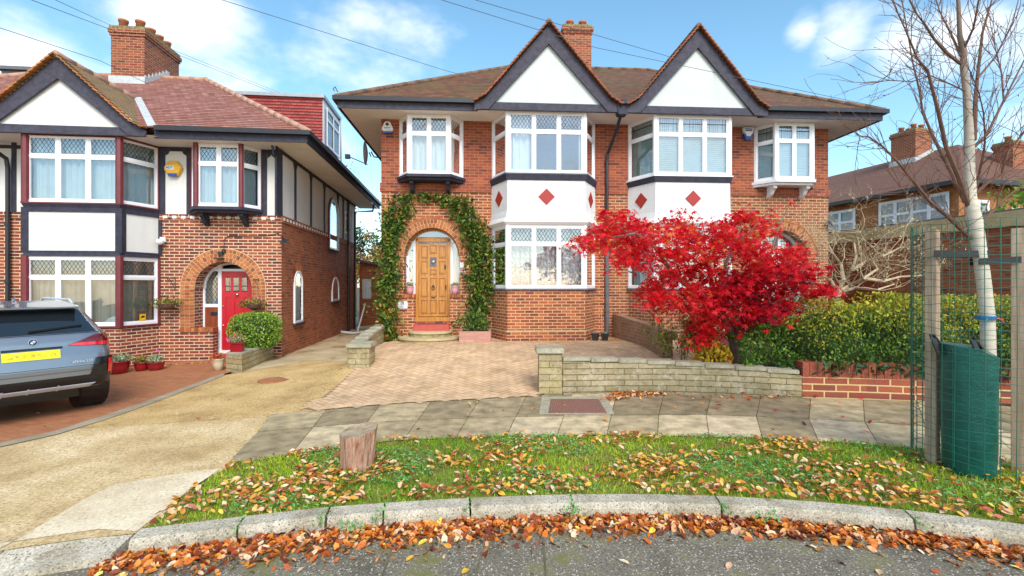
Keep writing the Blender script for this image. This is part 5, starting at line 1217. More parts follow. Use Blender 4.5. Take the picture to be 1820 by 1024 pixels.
for k, ((x0, y0), (x1, y1)) in enumerate(zip(al_, al_[1:])):
    d = Vector((x1-x0, y1-y0, 0)).normalized(); nn = Vector((-d.y, d.x, 0)); ph = k % 8
    if ph < 5: b.obox(Vector(((x0+x1)/2, (y0+y1)/2, .30+.125))+nn*.105, d*.046, nn*.108, (0, 0, .112))
    elif ph == 5:
        c = Vector(((x0+x1)/2, (y0+y1)/2, 0))+d*.105+nn*.105
        b.obox(c+Vector((0, 0, .352)), d*.150, nn*.108, (0, 0, .034))
        for s in (-.08, .08): b.obox(c+d*s+Vector((0, 0, .465)), d*.07, nn*.108, (0, 0, .068))
b.build('upright_bricks', attrmat('plum wall bricks', [(0, (.20, .05, .035)), (.5, (.36, .09, .05)), (1, (.25, .065, .04))], nscale=30, var=.3), bw_)
wallstrip('mortar_core', [(x+.012, y+.012) for x, y in pb], .19, [.53]*5, 'mortar', bw_)
lw = thing('stone_wall', 'low yellow stone wall with capped pier between the shared drive and the block paving', 'wall', (0, 0, 0))
pl = [gp(640, 652)[:2], (-3.13, 10.5), (-3.22, 12.2)]; zz = [.50, .60, .68]
wallstrip('wall_course', pl, .24, zz, 'stone', lw); coping(pl, [.50, .68], .24, lw)
b = MB(); x, y, z = gp(638, 655); b.box(x-.20, x+.20, y-.02, y+.38, z-.1, z+.40); b.build('pier', M['stone'], lw); b = MB(); b.box(x-.24, x+.24, y-.06, y+.42, z+.40, z+.48); b.build('pier_cap', M['coping'], lw, bevel=.012)
gw_ = thing('brick_garden_wall', 'low weathered brick wall in basket-weave running from the drainpipe of the brick pair to the maple', 'wall', (0, 0, 0))
pg = [tuple(FM.w(.02, -.05)[:2]), (2.95, 10.6), (3.05, 9.7)]; wallstrip('wall_course', pg, .22, [.98, .86, .78], 'brick_wall', gw_, zb=.1, side=1)
for o in gw_.children: o.data.materials[0] = brickmat('faded basket weave', [(.26, .13, .075), (.34, .18, .10), (.22, .11, .07)], (.36, .24, .14), bw=.16, bh=.075, dirt=.5)
# planter with box bush
pt_ = thing('stone_planter', 'raised yellow stone planter at the corner of the timbered house, box bush in it', 'planter', (0, 0, 0))
q_ = [gp(*p) for p in ((402, 660), (430, 663), (486, 637), (468, 630))]
z0 = min(p[2] for p in q_); b = MB(); b.prism([(p[0], p[1], z0-.05) for p in q_], (0, 0, .40)); b.build('planter_wall', M['stone'], pt_)
b = MB(); b.prism([(p[0], p[1], z0+.35) for p in q_], (0, 0, .05)); b.build('planter_rim', M['coping'], pt_, bevel=.01)
def ell_points(c, r, n, shell=.35, pw=2.0, zmin=None):
    """points in the outer part of a superellipsoid"""
    P = []; c = np.array(c, float); r = np.array(r, float)
    while len(P) < n:
        v = rng.normal(size=(n, 3)); l = (np.abs(v)**pw).sum(1)**(1/pw); v = v/l[:, None]
        k = 1-shell*rng.random(n)**1.6; p = c+v*r*k[:, None]
        if zmin is not None: p = p[p[:, 2] > zmin]
        P += list(p)
    return np.array(P[:n])
def lump(P, amp, f):
    """shake points with a smooth field so the outline is uneven"""
    s = np.sin(P[:, 0]*f+1.3)+np.sin(P[:, 1]*f*1.13+.4)+np.sin(P[:, 2]*f*.9+2.1)+np.sin((P[:, 0]+P[:, 2])*f*2.1)
    return s/4*amp
def blob(name, c, r, n, size, mat, parent=None, shell=.4, pw=2.0, shape=RHOMB, amp=.08, f=6, rnd=None, tilt=1.0, zmin=None):
    P = ell_points(c, r, n, shell, pw, zmin); cc = np.array(c); P = cc+(P-cc)*(1+lump(P, amp, f)[:, None])
    return leaves(name, P, size, M[mat], parent, shape, tilt, rnd)
def core(name, c, r, mat, parent, pw=2.0):
    bm = bmesh.new(); bmesh.ops.create_icosphere(bm, subdivisions=3, radius=1)
    for v in bm.verts:
        l = (abs(v.co.x)**pw+abs(v.co.y)**pw+abs(v.co.z)**pw)**(1/pw); k = 1+.06*math.sin(v.co.x*9)+.06*math.sin(v.co.z*11+v.co.y*7)
        v.co = Vector((v.co.x/l*r[0]*k+c[0], v.co.y/l*r[1]*k+c[1], v.co.z/l*r[2]*k+c[2]))
    me = bpy.data.meshes.new(name); bm.to_mesh(me); bm.free(); me.materials.append(M[mat]); o = bpy.data.objects.new(name, me); C.objects.link(o); o.parent = parent; return o
M['core_g'] = plain('dark foliage core', (.03, .05, .015), .9, var=.5, nscale=20)  # solid dark core added inside the leaves to block the gaps
bc = ((q_[0][0]+q_[1][0]+q_[2][0]+q_[3][0])/4+.02, (q_[0][1]+q_[1][1]+q_[2][1]+q_[3][1])/4+.05)
bush = thing('box_bush', 'rounded bright green clipped box bush in the yellow stone planter', 'bush', (0, 0, 0))
blob('foliage', (bc[0]+.02, bc[1], z0+.76), (.52, .46, .42), 5200, .026, 'box', bush, .22, 3.0, amp=.05, f=9); core('dark_core', (bc[0]+.02, bc[1], z0+.75), (.42, .37, .34), 'core_g', bush, 3.0)
b = MB()
for i in range(5): b.tube([(bc[0]+(i-2)*.05, bc[1], z0+.3), (bc[0]+(i-2)*.12, bc[1], z0+.8)], [.012, .006], 5)
b.build('stems', M['bark'], bush)
# ================================================================== pots
def pot(loc, r, h, mat, label, plant, name='flower_pot', taper=.72, sx=1, cat='pot', group=None):
    t = thing(name, label, cat, loc, 0, group)
    b = MB(); b.lathe((0, 0, 0), [(r*taper, 0), (r*(taper+.75*(1-taper)), h*.55), (r*.98, h*.9), (r*1.03, h*.92), (r*1.03, h), (r*.93, h), (r*.9, h*.88)], 22, sx=sx); b.build('pot', M[mat], t, smooth=True)
    for k in plant:
        mat_, n, rr, hh, sz = k[:5]; zz = k[5] if len(k) > 5 else h
        P = ell_points((0, 0, zz+hh*.35), (rr*sx, rr, hh*.7), n, .9, 2.0, zmin=h*.8); leaves('flowers' if mat_.startswith('flower') else 'foliage', P, sz, M[mat_], t, RHOMB, .9)
    b = MB()
    for i in range(9): a = i*.7; b.tube([(0, 0, h*.85), (math.cos(a)*r*.6*sx, math.sin(a)*r*.6, h+.08)], [.006, .003], 4)
    b.build('stems', M['olive_stem'] if 'olive_stem' in M else M['bark'], t)
    return t
gx = lambda px, py: gp(px, py)
p = gx(211, 664); pot(p, .20, .27, 'ceramic_r', 'largest glazed red pot, nearest the car, with pale grey-green foliage', [('grey_g', 420, .24, .13, .028)])
p = gx(252, 659); pot(p, .145, .19, 'ceramic_r', 'small glazed red pot with olive foliage, middle of the three under the bay', [('olive', 200, .16, .14, .025)])
p = gx(277, 658); t = pot(p, .165, .18, 'ceramic_r', 'wide glazed red pot with one tall pink flower above grey-green leaves', [('grey_g', 280, .18, .14, .026)])
leaves('flowers', np.array([(.05, 0, .42)])+rng.normal(size=(14, 3))*.014, .022, M['flower_p'], t); b = MB(); b.tube([(0, 0, .18), (.05, 0, .42)], .004, 4); b.build('flower_stem', M['bark'], t)
p = gx(388, 659); pot(p, .12, .26, 'ceramic_c', 'tall cream pot of small red flowers beside the stone planter', [('flower_r', 90, .15, .12, .022), ('autumn', 120, .15, .1, .022)], taper=.62)
qf = gp(410, 652); t = thing('window_box', 'square red flower trough standing on the rim of the stone planter', 'planter', (q_[0][0]+.2, q_[0][1]+.06, z0+.40), .1)
b = MB(); b.prism([(-.11, -.07, 0), (.11, -.07, 0), (.11, .07, 0), (-.11, .07, 0)], (0, 0, .17)); b.box(-.135, .135, -.09, .09, .17, .20); b.build('trough', M['ceramic_r'], t)
leaves('foliage', ell_points((0, 0, .27), (.17, .10, .11), 170, .9), .024, M['grey_g'], t); leaves('flowers', ell_points((0, 0, .33), (.16, .1, .08), 50, .9), .02, M['flower_r'], t); leaves('flowers', ell_points((-.18, -.03, .26), (.07, .05, .06), 30, .9), .02, M['flower_p'], t)
def basket(q, z, label, pink):
    t = thing('hanging_basket', label, 'hanging basket', FL.w(q, -.28, z), FL.th)
    b = MB(); b.lathe((0, 0, -.14), [(.05, 0), (.14, .05), (.19, .14), (.18, .15)], 16); b.build('basket', M['twig_r'], t)
    b = MB(); b.tube([(0, .28, .62), (0, .28, .30)], .010, 6); b.tube([(0, .28, .58), (0, 0, .60), (0, -.02, .57)], .009, 6); b.tube([(0, .28, .34), (0, .04, .59)], .007, 6)
    for a in (0, 2.1, 4.2): b.tube([(0, 0, .58), (.18*math.cos(a), .18*math.sin(a), 0)], .003, 4)
    b.build('bracket', M['black'], t)
    leaves('foliage', np.concatenate([ell_points((0, 0, .03), (.32, .2, .13), 330, .95), ell_points((-.22, 0, -.02), (.16, .12, .10), 90, .95)]), .028, M['olive'], t); leaves('flowers', ell_points((0, 0, .06), (.30, .2, .12), 34, .9), .024, M['flower_p' if pink else 'flower_r'], t)
basket(3.50, 1.30, 'hanging basket with red flowers left of the red front door arch', False); basket(5.42, 1.28, 'hanging basket with pink flowers right of the red front door arch', True)
for s, l in ((-1, 'pink pot with a white-flowered plant on the right sill of the oak door'), (1, 'pink pot with a drooping pale plant on the left sill of the oak door')):
    t = pot(FM.w(-(4.67+s*.575), .10, 1.50), .10, .21, 'pinkpot', l, [('olive', 60, .12, .10, .02), ('grey_g', 60, .14, .10, .02)], taper=.75)
# pink brick planter with shrub
Y = 11.35; t = thing('brick_planter', 'pale pink brick planter at the foot of the climber, right of the door steps', 'planter', (0, 0, 0))
x0, x1 = (816-CX)/F*Y, (872-CX)/F*Y; b = MB(); b.box(x0, x1, Y, Y+.42, .2, .36+.27); b.build('planter_wall', M['pinkbrick'], t); b = MB(); b.box(x0+.06, x1-.06, Y+.06, Y+.36, .631, .636); b.build('soil', M['soil'], t)
sh = thing('planter_shrub', 'small green shrub growing in the pale pink brick planter', 'shrub', (0, 0, 0))
blob('foliage', ((x0+x1)/2+.0, Y+.22, .82), (.40, .24, .26), 900, .034, 'climb', sh, .9, amp=.12, rnd=rng.random(900)*.8)
b = MB(); 
for i in range(6): b.tube([((x0+x1)/2, Y+.2, .6), ((x0+x1)/2+(i-2.5)*.1, Y+.2, .95)], .006, 5)
b.build('stems', M['bark'], sh)
for px, l in ((1058, 'left one of two dark grey buckets in the corner by the brick bay'), (1075, 'right one of two dark grey buckets, a thin cane standing in it')):
    pz = gp(px, 600); Yb = 11.75; xx = (px-CX)/F*Yb; t = thing('bucket', l, 'bucket', (xx, Yb, .345)); b = MB(); b.lathe((0, 0, 0), [(.075, 0), (.10, .20), (.108, .20), (.108, .215), (.095, .215), (.09, .17)], 18); b.build('pail', M['greypot'], t, smooth=True)
    b = MB(); b.lathe((0, 0, .165), [(.09, 0), (.09, .01)], 16); b.build('soil', M['soil'], t)
    if px > 1070: b = MB(); b.tube([(-.06, .03, .1), (-.07, .08, .80)], .007, 5); b.build('cane', M['twig'], t)
    leaves('weed', ell_points((0, 0, .22), (.09, .08, .05), 24, .9), .016, M['grey_g'], t)
# white pipes leaning in the passage
t = MB(); t.tube([(-6.0, 18.6, -.05), (-5.8, 18.9, 1.0)], .03, 8); o = t.build('plastic_pipe', M['white']); tag(o, 'white plastic pipe leaning at the far end of the side passage', 'pipe')
t = MB(); t.tube([(-6.3, 17.6, .02), (-5.75, 17.4, -.02), (-5.4, 17.9, 0)], .04, 8); o = t.build('plastic_pipe', M['white']); tag(o, 'white plastic pipe lying on the passage floor by the drainpipe', 'pipe')
# ================================================================== climber round the oak door
cl = thing('climbing_plant', 'leafy green climber framing the oak door arch, turning orange low on the left', 'climber', (0, 0, 0))
spots = []
def cs(pxs, n, rx, rz, d=.10):
    for px, py in pxs:
        q, z = None, None; u = (px-CX)/F; Yp = (FM.o.dot(FM.n)-d)/(FM.n[1]+u*FM.n[0]); c = np.array((u*Yp, Yp, ZC+(HZ-py)/F*Yp))
        spots.append(c+rng.normal(size=(n, 3))*np.array((rx, .055, rz)))
cs([(702, 352), (722, 350), (716, 366), (700, 372)], 50, .13, .08); cs([(745, 350), (765, 348), (785, 352), (805, 355), (760, 358), (775, 350)], 36, .13, .05)
cs([(690, 385), (705, 390), (696, 405), (684, 415), (700, 420), (682, 435), (697, 440), (705, 405), (720, 378)], 95, .13, .12)
cs([(680, 455), (695, 460), (700, 475), (684, 480), (690, 495), (702, 492), (678, 505), (694, 512), (682, 525), (698, 528), (690, 545), (676, 545), (700, 560), (684, 562), (690, 578), (698, 590), (686, 595), (694, 602)], 95, .14, .12, .13)
cs([(808, 365), (815, 380), (820, 360), (830, 372), (822, 395), (835, 392), (845, 400), (830, 410), (842, 420), (855, 415), (862, 430), (835, 435), (848, 440)], 90, .13, .10, .13)
cs([(850, 455), (865, 455), (838, 458), (845, 475), (860, 478), (868, 490), (848, 495), (835, 500), (858, 508), (866, 515), (850, 520), (842, 535), (856, 535), (862, 548), (845, 550), (840, 562), (850, 572)], 90, .13, .11, .14)
cs([(870, 440), (868, 470), (868, 500), (720, 350), (860, 400), (790, 362), (812, 572), (690, 400)], 30, .08, .10, .1)
P = np.concatenate(spots); zz = (P[:, 2]-.3)/3; rn = np.clip(rng.random(len(P))*.94+np.where((P[:, 0] < -2.3) & (P[:, 2] < 1.6), .22*rng.random(len(P)), 0), 0, 1)
leaves('foliage', P, .044, M['climb'], cl, OVAL, .85, rn)
b = MB()
def cw(px, py, d=.05): u = (px-CX)/F; Yp = (FM.o.dot(FM.n)-d)/(FM.n[1]+u*FM.n[0]); return (u*Yp, Yp, ZC+(HZ-py)/F*Yp)
for path in ([(706, 612), (695, 580), (690, 520), (688, 440), (695, 390), (712, 355), (760, 350), (810, 358)], [(703, 612), (700, 560), (698, 480), (704, 410)], [(843, 590), (848, 540), (852, 470), (845, 420), (828, 380), (812, 358)], [(846, 590), (858, 530), (864, 440)]):
    b.tube([cw(*p, .06) for p in path], [.014]*2+[.010]*(len(path)-2), 6)
b.build('stem', M['bark'], cl)
# ================================================================== trees
def grow(mb, p, d, L_, r, depth, nseg=4, wig=.35, up=.15, kids=(2, 3), spread=.8, shrink=.68, tips=None, minr=.0012):
    pts = [Vector(p)]; d = Vector(d).normalized(); rads = [r]
    for i in range(nseg):
        d = (d+Vector([random.gauss(0, wig) for _ in range(3)])*.5+Vector((0, 0, up))*.5).normalized(); pts.append(pts[-1]+d*L_/nseg); rads.append(max(minr, r*(1-.45*(i+1)/nseg)))
    mb.tube(pts, rads, 6 if r > .01 else 4)
    if tips is not None: tips += pts[1:]
    if depth > 0:
        for _ in range(random.randint(*kids)):
            i = random.randint(max(1, nseg//2), nseg); nd = (d+Vector([random.gauss(0, spread) for _ in range(3)])*.7).normalized()
            grow(mb, pts[i], nd, L_*shrink*random.uniform(.7, 1.15), rads[i]*.7, depth-1, nseg, wig, up, kids, spread, shrink, tips, minr)
# red maple
mt = thing('maple_tree', 'spreading vivid red Japanese maple behind the low stone wall', 'tree', (0, 0, 0))
b = MB(); base = Vector((3.98, 8.55, .1))
def mb_path(l, r0, r1): 
    P = [Vector(W(px, py, Y)) for px, py, Y in l]; n = len(P); b.tube(P, [r0+(r1-r0)*i/(n-1) for i in range(n)], 9)
mb_path([(1312, 655, 8.5), (1310, 630, 8.5), (1302, 600, 8.5), (1290, 570, 8.45), (1270, 530, 8.4)], .095, .06)
mb_path([(1290, 570, 8.45), (1250, 530, 8.3), (1200, 490, 8.2), (1180, 465, 8.1), (1165, 440, 8.0), (1130, 415, 7.9), (1100, 420, 7.9), (1075, 425, 7.8)], .055, .012)
mb_path([(1270, 530, 8.4), (1260, 480, 8.5), (1240, 430, 8.6), (1215, 395, 8.6)], .05, .01)
mb_path([(1302, 600, 8.5), (1330, 550, 8.5), (1360, 500, 8.6), (1370, 450, 8.7), (1385, 400, 8.7), (1403, 366, 8.7)], .055, .006)
mb_path([(1340, 540, 8.5), (1390, 500, 8.3), (1430, 500, 8.2), (1462, 515, 8.1)], .035, .008)
mb_path([(1270, 530, 8.4), (1290, 470, 8.1), (1310, 420, 8.0), (1320, 395, 8.0)], .04, .01)
for s in ((1200, 490, 8.2, -.6), (1150, 430, 8, -.6), (1250, 450, 8.5, 0), (1350, 480, 8.6, .4), (1400, 490, 8.3, .5), (1230, 560, 8.1, -.5), (1300, 440, 8.1, .1), (1330, 560, 8.2, .3)):
    grow(b, W(*s[:3]), (s[3], -.3, .3), .55, .014, 2, spread=.9)
b.build('trunk', M['bark'], mt)
outline = [(1030, 425), (1062, 405), (1075, 380), (1105, 376), (1140, 392), (1165, 400), (1190, 384), (1225, 392), (1262, 402), (1285, 388), (1322, 376), (1352, 392), (1372, 400), (1362, 430), (1385, 450), (1410, 430), (1428, 455), (1452, 470), (1447, 492), (1474, 512), (1466, 526), (1440, 524), (1408, 500), (1405, 515), (1405, 535), (1400, 556), (1375, 562), (1350, 560), (1332, 578), (1298, 590), (1290, 606), (1262, 614), (1235, 600), (1225, 572), (1185, 552), (1150, 535), (1128, 505), (1165, 490), (1140, 470), (1110, 462), (1085, 440), (1040, 442)]
cl_, rn = [], []
cnt = 0
while cnt < 420:
    px, py = random.uniform(1030, 1475), random.uniform(372, 618)
    if not inside((px, py), outline): continue
    cnt += 1; Yc = 8.25+random.gauss(0, .45); c = np.array(W(px, py, Yc)); k = random.randint(22, 36)
    P = c+rng.normal(size=(k, 3))*np.array((.12, .14, .055)); P[:, 2] -= .35*((P[:, 0]-c[0])**2+(P[:, 1]-c[1])**2)*4
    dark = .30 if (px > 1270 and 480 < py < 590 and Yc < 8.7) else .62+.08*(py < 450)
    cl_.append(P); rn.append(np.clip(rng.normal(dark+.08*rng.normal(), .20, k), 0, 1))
for px, py, k in ((1380, 372, 6), (1404, 364, 4), (1368, 386, 5), (1050, 430, 14), (1118, 395, 10), (1205, 378, 12), (1240, 385, 10), (1462, 518, 40), (1445, 525, 30), (1330, 384, 16), (1355, 420, 20), (1250, 606, 26), (1318, 600, 8)):
    cl_.append(np.array(W(px, py, 8.1))+rng.normal(size=(k, 3))*np.array((.06, .08, .045))); rn.append(rng.random(k)*.5+.4)
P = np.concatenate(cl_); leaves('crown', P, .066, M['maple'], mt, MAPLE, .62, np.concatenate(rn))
# hedge on the brown wall
def boxpts(n, x0, x1, yf, yb, zf, top, skin=.22):
    """points near the skin (front, top) of a hedge running along x"""
    P = np.empty((n, 3)); x = x0+(x1-x0)*rng.random(n); front = rng.random(n) < .62
    t = top(x); s = rng.random(n)**1.5*skin
    P[:, 0] = x; hh = zf(x)
    P[:, 1] = np.where(front, yf(x)+s, yf(x)+(yb-.0)*rng.random(n)); P[:, 2] = np.where(front, hh+(t-hh)*rng.random(n), t-s)
    rnd_ = np.clip((P[:, 2]-(t-.35))/.35, 0, 1); P[:, 1] += np.where(front, rnd_**2*.18, 0)
    bumpy = .07*np.sin(x*5.3)+.05*np.sin(x*11+P[:, 2]*7)+.04*np.sin(P[:, 2]*13+x*3); P[:, 1] -= np.where(front, bumpy, 0); P[:, 2] += np.where(front, 0, bumpy)
    return P
hd = thing('hedge', 'dense dark green hedge, yellow on top, spilling over the plum brick wall', 'hedge', (0, 0, 0))
byx = lambda x: np.interp(x, [p[0] for p in pb], [p[1] for p in pb])
hx0, hx1 = 3.75, 10.5
top = lambda x: np.interp(x, [3.75, 4.1, 4.6, 5.2, 6.2, 10.5], [.75, 1.02, 1.22, 1.42, 1.52, 1.58]); bot = lambda x: np.interp(x, [3.75, 4.3, 5, 5.6, 7, 10.5], [.38, .38, .50, .52, .50, .45])
_w = lambda x: np.clip((np.asarray(x, float)-4.15)/.75, 0, 1)
yf = lambda x: 7.78*(1-_w(x))+(byx(x)+.0)*_w(x)
P = boxpts(26000, hx0, hx1, yf, 1.3, bot, top); yel = (P[:, 2] > 1.0+.15*np.sin(P[:, 0]*3)) & (P[:, 0] > 4.9)
ybl = np.clip((P[:, 2]-.80+.18*np.sin(P[:, 0]*3.1))/.5, 0.05, 1)*np.clip((P[:, 0]-4.3)/.8, .1, 1)*.95
mi = (rng.random(len(P)) < ybl).astype(int)
leaves('foliage', P, .026, [M['hedge'], M['hedge_y']], hd, RHOMB, 1, mi=mi)
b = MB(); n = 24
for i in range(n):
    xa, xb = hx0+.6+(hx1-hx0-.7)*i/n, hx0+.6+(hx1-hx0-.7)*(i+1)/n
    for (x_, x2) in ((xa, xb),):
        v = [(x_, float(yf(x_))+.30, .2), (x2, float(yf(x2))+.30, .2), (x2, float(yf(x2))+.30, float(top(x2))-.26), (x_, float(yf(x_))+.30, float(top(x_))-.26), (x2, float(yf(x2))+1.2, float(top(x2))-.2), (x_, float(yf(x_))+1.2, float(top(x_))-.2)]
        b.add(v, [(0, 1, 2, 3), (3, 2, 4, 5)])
b.build('dark_core', M['core_g'], hd)  # dark sheet added behind the leaves, closes the hedge
iv = []
for x in np.arange(3.9, 7.6, .33): iv.append(np.array((x, float(yf(x))-.06, float(bot(x))-.02))+rng.normal(size=(26, 3))*np.array((.13, .03, .06)))
leaves('ivy', np.concatenate(iv), .045, M['darkgreen'], hd, OVAL, .8)
# shrubs under the maple
s1 = thing('yellow_shrub', 'thin-stemmed shrub with yellowing olive leaves left of the maple trunk', 'shrub', (0, 0, 0)); b = MB(); tips = []
for i in range(22):
    x = 2.75+random.random()*.9; grow(b, (x, 8.35+random.random()*.5, .2), (random.uniform(-.3, .3), 0, 1), .55, .007, 2, up=.3, spread=.5, tips=tips)
b.build('stems', M['bark'], s1); T = np.array([tuple(t) for t in tips]); T = T[rng.integers(0, len(T), 2600)]+rng.normal(size=(2600, 3))*.035; leaves('foliage', T[T[:, 2] > .35], .026, M['olive'], s1)
s2 = thing('golden_shrub', 'low golden leaved shrub at the foot of the maple behind the stone wall', 'shrub', (0, 0, 0)); blob('foliage', (3.42, 8.12, .55), (.38, .25, .26), 800, .035, 'gold', s2, .95, shape=OVAL, amp=.2); b = MB()
for i in range(8): b.tube([(3.42, 8.2, .2), (3.42+(i-4)*.08, 8.15, .7)], .005, 4)
b.build('stems', M['bark'], s2)
s3 = thing('pale_shrub', 'loose pale green shrub between the maple and the magnolia above the hedge', 'shrub', (0, 0, 0)); blob('foliage', (5.25, 9.3, 1.0), (.95, .5, .55), 2600, .03, 'grey_g', s3, .9, amp=.2); blob('foliage', (4.75, 9.0, 1.25), (.45, .3, .3), 500, .035, 'hedge_y', s3, .9)
b = MB(); 
for i in range(10): grow(b, (5.2+random.uniform(-.5, .5), 9.3, .3), (random.uniform(-.3, .3), 0, 1), .6, .008, 1)
b.build('stems', M['bark'], s3)
s4 = thing('bed_edging', 'curved pale stone edging of the planted bed beside the block paving', 'edging', (0, 0, 0))
for i in range(7): a = i/6*1.7; b = MB(); cx_, cy_ = 3.0-.35*math.sin(a)*1.2, 8.15+.55*(1-math.cos(a)); b.obox((cx_, cy_, g(cx_, cy_)+.06), (.09*math.cos(a*1.2), .09*math.sin(a*1.2)+.04, 0), (-.04*math.sin(a), .04*math.cos(a)+.01, 0), (0, 0, .09)); b.build('edging_stone', M['stonetread'], s4, bevel=.012)
# bare magnolia
mg = thing('magnolia', 'bare contorted pale-stemmed magnolia above the hedge, in front of the garage', 'tree', (0, 0, 0)); random.seed(11)
b = MB(); tips = []
B0 = Vector(W(1488, 520, 10.2)); 
b.tube([(B0.x, B0.y, .1), B0+Vector((0, 0, -.6)), B0], [.09, .08, .075], 8)
for path in ([(1488, 520), (1500, 500), (1515, 480), (1522, 455), (1518, 430), (1530, 412)], [(1488, 520), (1510, 508), (1535, 495), (1560, 478), (1552, 465), (1545, 450)], [(1488, 518), (1478, 500), (1462, 490), (1450, 482), (1440, 470)], [(1535, 495), (1570, 500), (1600, 492), (1640, 490)], [(1515, 480), (1540, 465), (1570, 455), (1600, 440)], [(1500, 500), (1495, 470), (1480, 450), (1470, 430)], [(1488, 520), (1520, 512), (1560, 515), (1590, 505)]):
    pts = [W(px, py, 10.2+random.uniform(-.5, .5)) for px, py in path]; pts[0] = W(*path[0], 10.2); b.tube(pts, [.040-.028*i/(len(pts)-1) for i in range(len(pts))], 7)
    for p_ in pts[1:]:
        for _ in range(2): grow(b, p_, (random.uniform(-1, 1), random.uniform(-.8, .5), random.uniform(0, .8)), .75, .0075, 3, nseg=4, wig=.6, up=.1, kids=(2, 3), spread=.9, shrink=.7, tips=tips)
b.build('branches', M['twig'], mg); T = np.array([tuple(t) for t in tips]); T = T[rng.integers(0, len(T), 900)]; leaves('buds', T, .022, attrmat('buds', [(0, (.35, .30, .12)), (1, (.58, .50, .30))]), mg, RHOMB, 1)
# birch
random.seed(5)
bt = thing('birch_tree', 'young bare white birch inside the green wire guard', 'tree', (0, 0, 0)); b = MB(); YB = 4.5
def bpath(l, r0, r1, twigs=0, mbx=None, y0=YB, y1=YB, nn=8):
    mbx = mbx or b; n = len(l); pts = [Vector(W(px, py, y0+(y1-y0)*i/(n-1))) for i, (px, py) in enumerate(l)]
    mbx.tube(pts, [r0+(r1-r0)*i/(n-1) for i in range(n)], nn); return pts
trunk = [(1760, 855), (1758, 700), (1755, 560), (1747, 490), (1740, 440), (1733, 395), (1724, 350), (1723, 300), (1722, 234), (1718, 164), (1712, 117), (1713, 91), (1706, 64), (1703, 0), (1698, -70), (1690, -150)]
n = len(trunk); pts = [Vector(W(px, py, YB)) for px, py in trunk]; rad = [.062, .058, .055, .054, .054, .058, .048, .043, .036, .029, .026, .023, .020, .015, .011, .007]
b.tube(pts, rad, 12); b.build('trunk', M['birch'], bt, smooth=True)
b = MB(); brs = []
for l, r0, y1 in (([(1731, 249), (1734, 176), (1737, 140), (1746, 59), (1763, 0), (1775, -60)], .022, 4.7), ([(1707, 113), (1680, 92), (1661, 70), (1645, 45), (1628, 23), (1600, -30)], .016, 4.2),
                 ([(1722, 367), (1705, 317), (1681, 259), (1668, 200), (1649, 126), (1631, 105), (1608, 50), (1585, 0)], .024, 4.1), ([(1716, 361), (1693, 311), (1668, 262), (1655, 235), (1640, 200), (1634, 160), (1622, 110), (1610, 40), (1600, -20)], .018, 4.8),
                 ([(1725, 423), (1705, 405), (1681, 382), (1655, 361), (1617, 314), (1593, 285), (1570, 262), (1546, 244), (1520, 240)], .020, 4.0), ([(1728, 264), (1754, 240), (1784, 179), (1820, 108), (1850, 40)], .016, 4.9),
                 ([(1734, 340), (1742, 300), (1749, 270), (1751, 244), (1748, 200), (1740, 165), (1725, 130)], .012, 4.2), ([(1734, 345), (1755, 325), (1781, 308), (1790, 273), (1820, 235), (1860, 180)], .018, 4.3),
                 ([(1740, 400), (1760, 380), (1790, 350), (1830, 320), (1870, 280)], .012, 4.9), ([(1720, 164), (1690, 150), (1655, 135), (1620, 145), (1580, 143), (1528, 150)], .007, 4.2), ([(1708, 100), (1690, 60), (1670, 20), (1655, -30)], .012, 4.9), ([(1737, 140), (1770, 100), (1800, 40), (1815, -20)], .010, 4.7), ([(1712, 90), (1730, 50), (1740, 0), (1745, -60)], .012, 4.2), ([(1784, 179), (1780, 130), (1770, 90), (1760, 40)], .008, 4.6), ([(1655, 361), (1640, 350), (1610, 345), (1575, 300)], .006, 4.1)):
    pp_ = bpath(l, r0, .003, y1=y1, nn=7); brs.append(pp_)
tw = []
for pp_ in brs:
    for i in range(1, len(pp_)):
        for _ in range(5):
            p_ = pp_[i-1].lerp(pp_[i], random.random()); d = (pp_[i]-pp_[i-1]).normalized()
            d = (d+Vector((random.gauss(0, .6), random.gauss(0, .6), random.gauss(.1, .5)))).normalized(); grow(b, p_, d, random.uniform(.22, .5), .0030, 1, nseg=5, wig=.22, up=.08, kids=(0, 2), spread=.5, tips=tw, minr=.0014)
b.build('branches', M['twig_r'], bt); T = np.array([tuple(t) for t in tw]); T = T[rng.integers(0, len(T), 420)]+rng.normal(size=(420, 3))*.006; leaves('dry_leaves', T, .010, M['twig_r'], bt, RHOMB, 1)
# guard
G0 = Vector((4.48, 4.52, 0)); GR = .535
tg = thing('tree_guard', 'tall round green wire mesh guard around the birch and its water bag', 'tree guard', (0, 0, 0)); b = MB(); n = 40; z0g, z1g = .14, 2.30
for i in range(30):
    z = z0g+(z1g-z0g)*i/29; b.tube([(G0.x+math.cos(2*math.pi*k/n)*GR, G0.y+math.sin(2*math.pi*k/n)*GR, z+.012*math.sin(k*.9+i)) for k in range(n+1)], .0030, 4, cap=False)
for k in range(34):
    a = 2*math.pi*k/34+.03; b.tube([(G0.x+math.cos(a)*GR, G0.y+math.sin(a)*GR, z0g-.05), (G0.x+math.cos(a+.01)*GR, G0.y+math.sin(a+.01)*GR, (z0g+z1g)/2), (G0.x+math.cos(a)*GR, G0.y+math.sin(a)*GR, z1g)], .0029, 4)
b.build('wire_mesh', M['wire'], tg); b = MB()
for a in (2.45, 2.55, 2.62): b.tube([(G0.x+math.cos(a)*(GR+.01), G0.y+math.sin(a)*(GR+.01), z) for z in (.1, 1.2, 2.32)], .005, 5)
b.build('seam_rod', M['wire'], tg)
